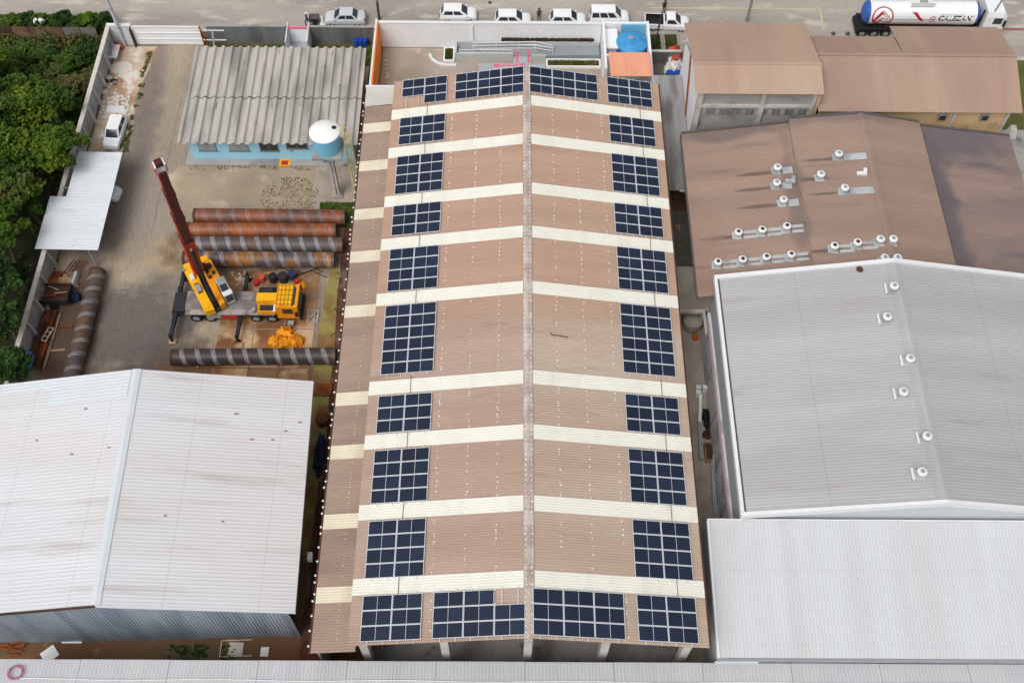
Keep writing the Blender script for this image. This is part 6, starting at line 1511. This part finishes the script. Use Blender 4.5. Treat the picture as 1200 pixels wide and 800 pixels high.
# dirt strip south of the white shed
for i, (px, py, lab, mt, sx, sy) in enumerate([(58, 766, 'white square board leaning at the edge of the south roof', 'tank_white', .55, .5), (84, 752, 'thin white plank lying on the dirt under the shed wall', 'tank_white', .75, .07), (276, 760, 'cream board beside a thin frame on the dirt', 'coping', .55, .5), (310, 763, 'broken white board piece on the dirt near the warehouse', 'tank_white', .3, .35)]):
    c0 = at(px, py, .1); rz_ = .7 if i == 0 else 0
    o = solo(MB().box(c0.x - sx, c0.x + sx, c0.y - sy, c0.y + sy, .04, .09), 'board', mt, lab, 'board', 'boards on the dirt strip'); o.rotation_euler = (0, 0, rz_)
fm_ = thing('wire_frame', at(265, 760, 0), 'thin pale rectangular frame lying on the dirt by the cream board', 'frame'); x, y = fm_.location.x, fm_.location.y
for a, b in (((x - .4, y - .6), (x - .4, y + .6)), ((x - .4, y - .6), (x + 2.0, y - .5)), ((x - .4, y + .6), (x + 1.9, y + .7))): MB().bar((*a, .06), (*b, .06), .06, .06).build('bar', 'coping', fm_)
m = MB(); rr = random.Random(9)
for i in range(12):
    c0 = at(rr.uniform(0, 28), rr.uniform(752, 770), .1); m.bar((c0.x - .6, c0.y, .05 + .03 * i), (c0.x + .5, c0.y + rr.uniform(-.4, .4), .08 + .03 * i), .1, .08)
solo(m, 'scrap_pile', 'rust', 'rusty scrap pile on the dirt strip at the corner of the white shed', 'scrap')
grass('weeds', boxy(-27, -22, 20.8, 22.4, -.2), 160, .25, 'leaf_c', 'weeds on the dirt strip south of the white shed', 11)

# ================================================================== ALLEY on the east side of the warehouse
hp = thing('alley_frame', (14, 50, 0), 'concrete beam frame across the alley at the corner of the grey shed', 'frame')
MB().box(12.1, 15.2, 50.35, 50.65, 3.0, 3.3).build('beam', 'concrete_pale', hp); MB().box(15.0, 15.2, 48.2, 50.35, 3.0, 3.3).build('beam', 'concrete_pale', hp); MB().bar((12.3, 49.2, 1.0), (12.9, 50.4, 3.0), .12).build('brace', 'galv', hp)
for x in (12.2, 15.1): MB().box(x - .12, x + .1, 50.4, 50.6, 0, 3.0).build('post', 'concrete_pale', hp)
MB().box(11.9, 15.6, 50.7, 55.4, 2.7, 2.9).build('slab', 'alley', hp)
vs_ = at(816, 388, .6); solo(MB().lathe([(.3, 0), (.75, .25), (.95, .8), (.9, 1.3), (.5, 1.6), (.1, 1.65)], 20, (vs_.x - .3, vs_.y + .8, .01)), 'round_hopper', 'alley', 'squat round grey-green vessel under the concrete frame in the alley', 'vessel', smooth=True)
c0 = at(815, 395, .2); solo(MB().lathe([(.28, 0), (.3, .3), (.2, .45), (.05, .5)], 12, (c0.x, c0.y, .01)), 'bucket', 'terracotta', 'orange-brown bucket in front of the round vessel', 'bucket', smooth=True)
dk = thing('duct', at(822, 475, 0), 'white duct elbow joined to a long grey duct lying in the alley', 'duct')
for px, py in ((818, 455), (826, 455), (818, 461)):
    c0 = at(px, py, .5); MB().box(c0.x - .22, c0.x + .22, c0.y - .18, c0.y + .18, .1, .8).build('elbow', 'tank_white', dk)
a = at(821, 462, .5); b = at(820, 494, .5); MB().bar((a.x, a.y, .4), (b.x, b.y, .4), .25, .3).build('tube', 'tank_white', dk); c0 = at(822, 538, .4); MB().bar((b.x, b.y, .35), (c0.x, c0.y, .3), .32, .3).build('tube', 'trim_grey', dk)
b = at(829, 490, .3); o = lump('black_sack', b.x, b.y, .4, .6, 'black', 'pile of black sacks against the grey shed wall in the alley', 'sack', 25); o.scale = (1, 2.4, 1)
b = at(829, 508, .3); lump('brown_sack', b.x, b.y, .4, .45, 'rust_dark', 'brown sack between the black sacks and the crate', 'sack', 26)
ck = thing('crate', at(831, 532, 0), 'open wooden crate holding brown bars in the alley', 'crate'); x, y = ck.location.x, ck.location.y
for a in ((-.42, -.36, -.8, .8), (.36, .42, -.8, .8), (-.36, .36, -.8, -.74), (-.36, .36, .74, .8)): MB().box(x + a[0], x + a[1], y + a[2], y + a[3], 0, .6).build('side', 'wood', ck)
MB().box(x - .35, x + .35, y - .73, y + .73, .02, .3).build('load', 'rust_dark', ck)
for i in range(4): solo(MB().bar((14.75 + i * .1, 32.0 + .4 * i, .2), (14.9 + i * .08, 37.2 + .3 * i, .9), .07, .07), 'ladder_bar', 'galv' if i % 2 else 'frame_grey', ['dull blue-grey bar leaning nearest the warehouse in the alley', 'grey bar second from the warehouse in the alley', 'dull blue-grey bar leaning nearer the grey shed wall', 'grey bar leaning closest to the grey shed wall'][i], 'metal bar', 'bars leaning in the alley')
c0 = at(794, 267, .2); solo(MB().box(c0.x - .25, c0.x + .25, c0.y - .3, c0.y + .3, .02, .3), 'carton', 'wood', 'small tan carton on the dark alley floor', 'carton')
# store yard behind the tall block
b = at(792, 60, 1.2); o = lump('red_tarp', b.x, b.y, .85, 1.6, 'terracotta', 'red tarp over goods beside the tall block', 'tarp', 33)
for i, (px, py, lab) in enumerate([(786, 69, 'white sack on top of the store pile'), (790, 76, 'white sack in the middle of the store pile'), (783, 79, 'white sack at the low edge of the store pile'), (795, 72, 'grey-white sack against the tall block wall'), (797, 79, 'grey sack at the foot of the tall block wall')]):
    b = at(px, py, .5); lump('sack', b.x, b.y, .42, .95 - .08 * i, 'tank_white' if i < 3 else 'wall_lowgrey', lab, 'sack', 40 + i, 'sacks in the store yard', 1.2)
for i, px in enumerate((785, 794)):
    c0 = at(px, 87, .4); solo(MB().lathe([(.38, 0), (.42, .05), (.42, .6), (.38, .62)], 16, (c0.x, c0.y, .02)), 'tub', 'blue_plastic', ['blue plastic tub beside the white sacks', 'blue plastic tub against the tall block wall'][i], 'tub', 'blue tubs in the store yard', True)

# ================================================================== TREES and shrubs beyond the perimeter wall
def tree(x, y, h, r, leafmat, label, seed, clumps=30, per=150, ls=.34, trunk_r=.22, group='trees beyond the perimeter wall', name='tree', low=.45):
    rr = random.Random(seed); t = thing(name, (x, y, 0), label, 'tree' if name == 'tree' else 'shrub', group)
    tm = MB(); base = Vector((x, y, 0)); fork = Vector((x + rr.uniform(-.4, .4), y + rr.uniform(-.4, .4), h * low))
    tm.cyl(base, base.lerp(fork, .5) + Vector((rr.uniform(-.1, .1), rr.uniform(-.1, .1), 0)), trunk_r, 8, trunk_r * .8); tm.cyl(base.lerp(fork, .5), fork, trunk_r * .8, 8, trunk_r * .6)
    lm = MB(); cs = []
    for i in range(clumps):
        a = i * 2.399 + rr.uniform(-.3, .3); u = (i + .5) / clumps; rad = r * math.sqrt(u) * rr.uniform(.75, 1.05); zz = h * (low + .12) + (h * (1 - low - .12)) * math.sqrt(max(0, 1 - (rad / (r * 1.08)) ** 2)) * rr.uniform(.62, 1.0)
        cs.append((Vector((x + rad * math.cos(a), y + rad * math.sin(a), zz)), rr.uniform(.55, .95) * r * .36))
    for c, cr_ in cs:
        if rr.random() < .5:
            mid = fork.lerp(c, .5) + Vector((0, 0, -.15)); tm.cyl(fork, mid, trunk_r * .4, 5, trunk_r * .25); tm.cyl(mid, c, trunk_r * .25, 5, trunk_r * .08)
        for _ in range(per):
            d = Vector((rr.gauss(0, 1), rr.gauss(0, 1), rr.gauss(0, .6))); d.normalize(); q = rr.random() ** .45
            leaf(lm, rr, c + Vector((d.x * cr_ * q, d.y * cr_ * q, abs(d.z) * cr_ * .75 * q - .15 * cr_)), ls * rr.uniform(.6, 1.25))
    tm.build('trunk', 'bark', t, True, True); lm.build('crown', leafmat, t)
    return t
TL = [((58, 168), 6.2, 2.7, 'leaf_a', 'green tree whose crown leans over the corner of the carport'), ((20, 115), 6.0, 3.2, 'leaf_a', 'broad bright green tree standing back from the wall among shrubs'),
      ((-8, 175), 7.0, 3.4, 'leaf_a', 'tall yellow-green tree farthest from the wall, behind two crowns'), ((10, 218), 6.6, 2.5, 'leaf_b', 'dark green tree beside the deep shade next to the carport'),
      ((-12, 262), 7.0, 2.6, 'leaf_a', 'green tree at the outer edge of the shade gap'), ((52, 115), 5.0, 2.4, 'leaf_b', 'mid-green tree between the shrubs and the leaning crown'),
      ((-2, 372), 6.0, 1.9, 'leaf_c', 'dark tree beside the wall where the scrap beams lie'), ((36, 240), 4.2, 1.0, 'leaf_b', 'small tree with a thin crown standing in the shade gap'),
      ((8, 425), 5.0, 1.7, 'leaf_c', 'small dark tree nearest the white shed'), ((-40, 120), 7.5, 3.6, 'leaf_b', 'large tree far behind the wall, outermost of the wood'), ((-45, 230), 7.5, 3.6, 'leaf_b', 'large dark tree far behind the shade gap'),
      ((-30, 330), 7, 3.2, 'leaf_c', 'large dark tree behind the one beside the scrap beams'), ((18, 318), 3.4, 1.1, 'leaf_c', 'low dark tree in the shade beside the carport'), ((-30, 70), 5.5, 2.8, 'leaf_a', 'green tree behind the rusty fence')]
for i, ((px, py), h, r, mt, lab) in enumerate(TL):
    p = at(px, py, h * .85)
    tree(p.x, p.y, h, r, mt, lab, 100 + i, clumps=int(16 + r * 7), per=130 if i < 9 else 110)
for i, (px, py, h, r, mt, lab) in enumerate([(100, 60, 1.6, 1.3, 'leaf_c', 'dark shrub at the corner of the wall and rusty fence'), (78, 72, 1.8, 1.5, 'leaf_b', 'shrub inside the rusty fence near the wall corner'), (50, 62, 1.7, 1.5, 'leaf_b', 'shrub along the middle of the rusty fence'), (25, 62, 1.8, 1.6, 'leaf_b', 'shrub by the blue sheet at the fence end'),
        (98, 92, 1.7, 1.3, 'leaf_dry', 'dry shrub against the wall across from the bicycle'), (80, 100, 1.8, 1.5, 'leaf_dry', 'brownish shrub between the wall and the mid-green tree'), (88, 125, 1.6, 1.3, 'leaf_b', 'shrub against the wall across from the rubble'), (70, 80, 1.4, 1.3, 'leaf_dry', 'dry shrub in the middle of the thicket'), (84, 148, 1.7, 1.2, 'leaf_c', 'shrub against the wall just short of the leaning crown'), (72, 125, 1.6, 1.3, 'leaf_dry', 'brownish shrub beside the trunk of the leaning tree'), (5, 80, 2.0, 1.7, 'leaf_a', 'bright shrub behind the rusty fence at the open side')]):
    p = at(px, py, h * .7); tree(p.x, p.y, h, r, mt, lab, 200 + i, clumps=14, per=110, ls=.3, trunk_r=.07, group='shrubs inside the rusty fence', name='shrub', low=.15)
for i in range(9):
    px = 3 + i * 14.5; p = at(px, 27 - (i % 3), .9)
    tree(p.x, p.y, 1.5 + .3 * (i % 2), 1.0 + .15 * (i % 3), ['leaf_b', 'leaf_a', 'leaf_c'][i % 3], f'{["mid-green", "bright green", "dark green"][i % 3]} street bush, number {i + 1} from the fence end' if False else
         ['mid-green street bush at the blue-sheet end of the fence', 'bright green street bush second from the blue-sheet end', 'dark green street bush short of the white bags', 'mid-green street bush beside the white bags', 'bright green street bush just past the white bags', 'dark green street bush at mid-fence', 'mid-green street bush third from the wall corner', 'bright green street bush second from the wall corner', 'dark green street bush at the wall corner'][i],
         300 + i, clumps=12, per=110, ls=.26, trunk_r=.06, group='bushes between the fence and the street', name='shrub', low=.12)
# undergrowth: low leaves over the ground of the wood
m = MB(); rr = random.Random(77)
for _ in range(15000):
    x = rr.uniform(-58, -43.7); y = rr.uniform(40, 86.3)
    if y < 66 and mnoise.noise(Vector((x * .5, y * .5, 1))) < .1: continue
    z = abs(rr.gauss(0, .35)) + .05 + .35 * max(0, mnoise.noise(Vector((x * .6, y * .6, 5)))); leaf(m, rr, Vector((x, y, z)), rr.uniform(.16, .34), .8)
for _ in range(15000):
    x = rr.uniform(-60, -43.7); y = rr.uniform(68, 86.4); b_n = max(0, .5 + mnoise.noise(Vector((x * .45, y * .45, 11))))
    leaf(m, rr, Vector((x, y, rr.uniform(.3, 1) * 1.3 * b_n)), rr.uniform(.18, .36), .7)
o = m.build('undergrowth', 'leaf_under'); o['kind'] = 'stuff'; o['label'] = 'tangled low undergrowth covering the ground of the wood'
m = MB()
for _ in range(5000):
    x = rr.uniform(-60, -44.2); y = rr.uniform(86.9, 89.3); leaf(m, rr, Vector((x, y, abs(rr.gauss(0, .2)) + .04)), rr.uniform(.14, .28), .8)
o = m.build('verge_weeds', 'leaf_b'); o['kind'] = 'stuff'; o['label'] = 'weedy green verge between the rusty fence and the street'
rf = thing('rusty_fence', (-51, 86.7, 0), 'low rusty sheet-metal fence with grey end panels in front of the thicket', 'fence')
xs_ = [-56.0 + i * 1.78 for i in range(7)]
for i in range(6):
    MB().hexa([(xs_[i] + .04, 86.62, 0), (xs_[i + 1] - .04, 86.62, 0), (xs_[i + 1] - .04, 86.66, 0), (xs_[i] + .04, 86.66, 0)], [(xs_[i] + .04, 86.72, 1.25), (xs_[i + 1] - .04, 86.72, 1.22), (xs_[i + 1] - .04, 86.76, 1.22), (xs_[i] + .04, 86.76, 1.25)]).build('fence_sheet', 'rust_dark' if i < 1 else ('fence_grey' if i > 3 else 'fence_rust'), rf)
    MB().box(xs_[i] - .05, xs_[i] + .05, 86.78, 86.88, 0, 1.35).build('post', 'rust_dark', rf)
MB().hexa([(-57.4, 85.9, 0), (-56.1, 85.9, 0), (-56.1, 86.7, 0), (-57.4, 86.7, 0)], [(-57.3, 86.1, 1.1), (-56.2, 86.1, 1.1), (-56.2, 86.6, 1.2), (-57.3, 86.6, 1.2)]).build('tarp_box_tmp', 'tank_blue_pale').name = 'covered_box'
tag(bpy.data.objects['covered_box'], 'pale blue covered box at the far end of the rusty fence', 'box')
for i, px in enumerate((43, 49)):
    b = at(px, 26.5, 1.2); q = lump('white_bag', b.x, b.y, .32, .45, 'tank_white', ['white plastic bag caught in the street bushes, the smaller of two', 'larger white plastic bag caught in the street bushes'][i], 'bag', 60 + i); q.location.z = 1.25

# ================================================================== PEOPLE on the street
def person(px, py, head, shirt, trousers, label, cap=None, pose='stand'):
    p = at(px, py, 0); t = thing('person', (p.x, p.y, .01), label, 'person', None, R(head))
    st = .12 if pose == 'stand' else .2
    J = {'pel': (0, 0, .95, .15, .11), 'ab': (0, 0, 1.1, .14, .105), 'ch': (0, .01, 1.32, .175, .115), 'nk': (0, .02, 1.47, .065, .065), 'hd': (0, .04, 1.6, .095, .105), 'ht': (0, .03, 1.70, .07, .085)}
    E = [('pel', 'ab'), ('ab', 'ch'), ('ch', 'nk'), ('nk', 'hd'), ('hd', 'ht')]
    for s, k in ((-1, 'l'), (1, 'r')):
        f = st * s if pose != 'stand' else .02 * s
        J.update({'hp' + k: (.1 * s, 0, .88, .09, .09), 'kn' + k: (.11 * s, .03 + f, .5, .062, .062), 'an' + k: (.11 * s, f - .02, .1, .042, .045), 'tt' + k: (.12 * s, f + .15, .04, .04, .035),
                  'sh' + k: (.19 * s, 0, 1.4, .06, .06), 'el' + k: (.25 * s, -.03 + .1 * (k == 'r'), 1.12, .045, .045), 'wr' + k: (.24 * s, .12 + .08 * (k == 'r'), .93, .033, .033), 'hn' + k: (.235 * s, .17 + .08 * (k == 'r'), .86, .035, .022)})
        E += [('pel', 'hp' + k), ('hp' + k, 'kn' + k), ('kn' + k, 'an' + k), ('an' + k, 'tt' + k), ('ch', 'sh' + k), ('sh' + k, 'el' + k), ('el' + k, 'wr' + k), ('wr' + k, 'hn' + k)]
        for q in range(5):
            nm = f'f{q}{k}'; J[nm] = (.235 * s + (-.028 + .014 * q) * s if q else .20 * s, .21 + .08 * (k == 'r') + (.015 if q else -.03), .80 if q else .84, .010, .010); E.append(('hn' + k, nm))
    names = list(J); me = bpy.data.meshes.new('body_tmp'); me.from_pydata([J[n][:3] for n in names], [(names.index(a), names.index(b)) for a, b in E], [])
    ob_ = bpy.data.objects.new('body_tmp', me); col.objects.link(ob_)
    sm = ob_.modifiers.new('s', 'SKIN'); sm.use_smooth_shade = True
    for i, n in enumerate(names): me.skin_vertices[0].data[i].radius = J[n][3:5]; me.skin_vertices[0].data[i].use_root = (n == 'pel')
    ob_.modifiers.new('u', 'SUBSURF').levels = 1
    dg = bpy.context.evaluated_depsgraph_get(); bm_ = bpy.data.meshes.new_from_object(ob_.evaluated_get(dg)); bpy.data.objects.remove(ob_)
    bm_.materials.clear()
    for n in ('skin', shirt, trousers, 'black'): bm_.materials.append(MATS[n])
    for f in bm_.polygons:
        c = f.center
        f.material_index = 3 if c.z < .12 else (2 if c.z < .98 and abs(c.x) < .2 else (1 if c.z < 1.46 and not (abs(c.x) > .19 and c.z < 1.08) else 0))
    b_o = bpy.data.objects.new('body', bm_); col.objects.link(b_o); b_o.parent = t
    MB().lathe([(.10, 1.62), (.118, 1.68), (.105, 1.76), (.06, 1.80), (.01, 1.81)], 14, (0, .02, 0)).build('cap' if cap else 'hair', cap or 'hair', t, False, True)
    if cap: MB().box(-.08, .08, .1, .22, 1.66, 1.68).build('peak', cap, t, False)
    for s in (-1, 1): MB().lathe([(.005, -.012), (.014, 0), (.005, .012)], 6, (.035 * s, .135, 1.61)).build('eye', 'black', t, False)
    MB().hexa([(-.015, .13, 1.56), (.015, .13, 1.56), (.012, .165, 1.56), (-.012, .165, 1.56)], [(-.006, .13, 1.61), (.006, .13, 1.61), (.004, .14, 1.61), (-.004, .14, 1.61)]).build('nose', 'skin', t, False)
    return t
person(361, 30.5, -60, 'cloth_blue', 'cloth_dark', 'person in dark blue work clothes and a white cap standing beside a cart', 'cloth_white', 'walk')
person(631.5, 25, 180, 'cloth_dark', 'cloth_dark', 'person in dark clothes standing on the street between two parked hatchbacks')
person(777.5, 15.5, 190, 'cloth_dark', 'cloth_dark', 'person in dark clothes standing on the street behind the pickup truck')
ct = thing('hand_cart', at(370, 27, 0), 'dark handcart standing on the street between a person and a white post', 'cart'); x, y = ct.location.x, ct.location.y
MB().hexa([(x - .45, y - .35, .4), (x + .35, y - .35, .4), (x + .35, y + .35, .4), (x - .45, y + .35, .4)], [(x - .6, y - .45, .85), (x + .5, y - .45, .85), (x + .5, y + .45, .85), (x - .6, y + .45, .85)]).build('tray', 'crane_dark', ct)
MB().box(x - .5, x + .42, y - .37, y + .37, .851, .87).build('load', 'soot', ct)
for s in (-1, 1): MB().cyl((x, y + s * .42, .27), (x, y + s * .5, .27), .27, 14).build('wheel', 'rubber', ct); MB().bar((x - .5, y + s * .3, .8), (x - 1.1, y + s * .3, .95), .04, .04).build('handle', 'galv', ct)
wp = thing('white_post', at(378.5, 28, 0), 'short white cone-topped post on the street in front of the silver sedan', 'post'); x, y = wp.location.x, wp.location.y
MB().box(x - .28, x + .28, y - .28, y + .28, 0, .12).build('base', 'tank_white', wp); MB().lathe([(.22, .12), (.15, .5), (.1, .95), (.03, 1.0)], 14, (x, y, 0)).build('cone', 'tank_white', wp, True, True)
c0 = at(574, 4, 0); solo(MB().lathe([(.16, 0), (.2, .1), (.1, .2)], 8, (c0.x, c0.y, .01)), 'stone', 'soot', 'dark stone lying alone on the street', 'stone')
for i, (px, lab) in enumerate(((976, 'dark stone on the street edge nearest the tall block'), (993, 'dark stone on the street edge nearest the tanker'))):
    c0 = at(px, 41, 0); solo(MB().lathe([(.2, 0), (.26, .12), (.12, .26)], 8, (c0.x, c0.y, .1)), 'stone', 'soot', lab, 'stone', 'stones by the tanker')
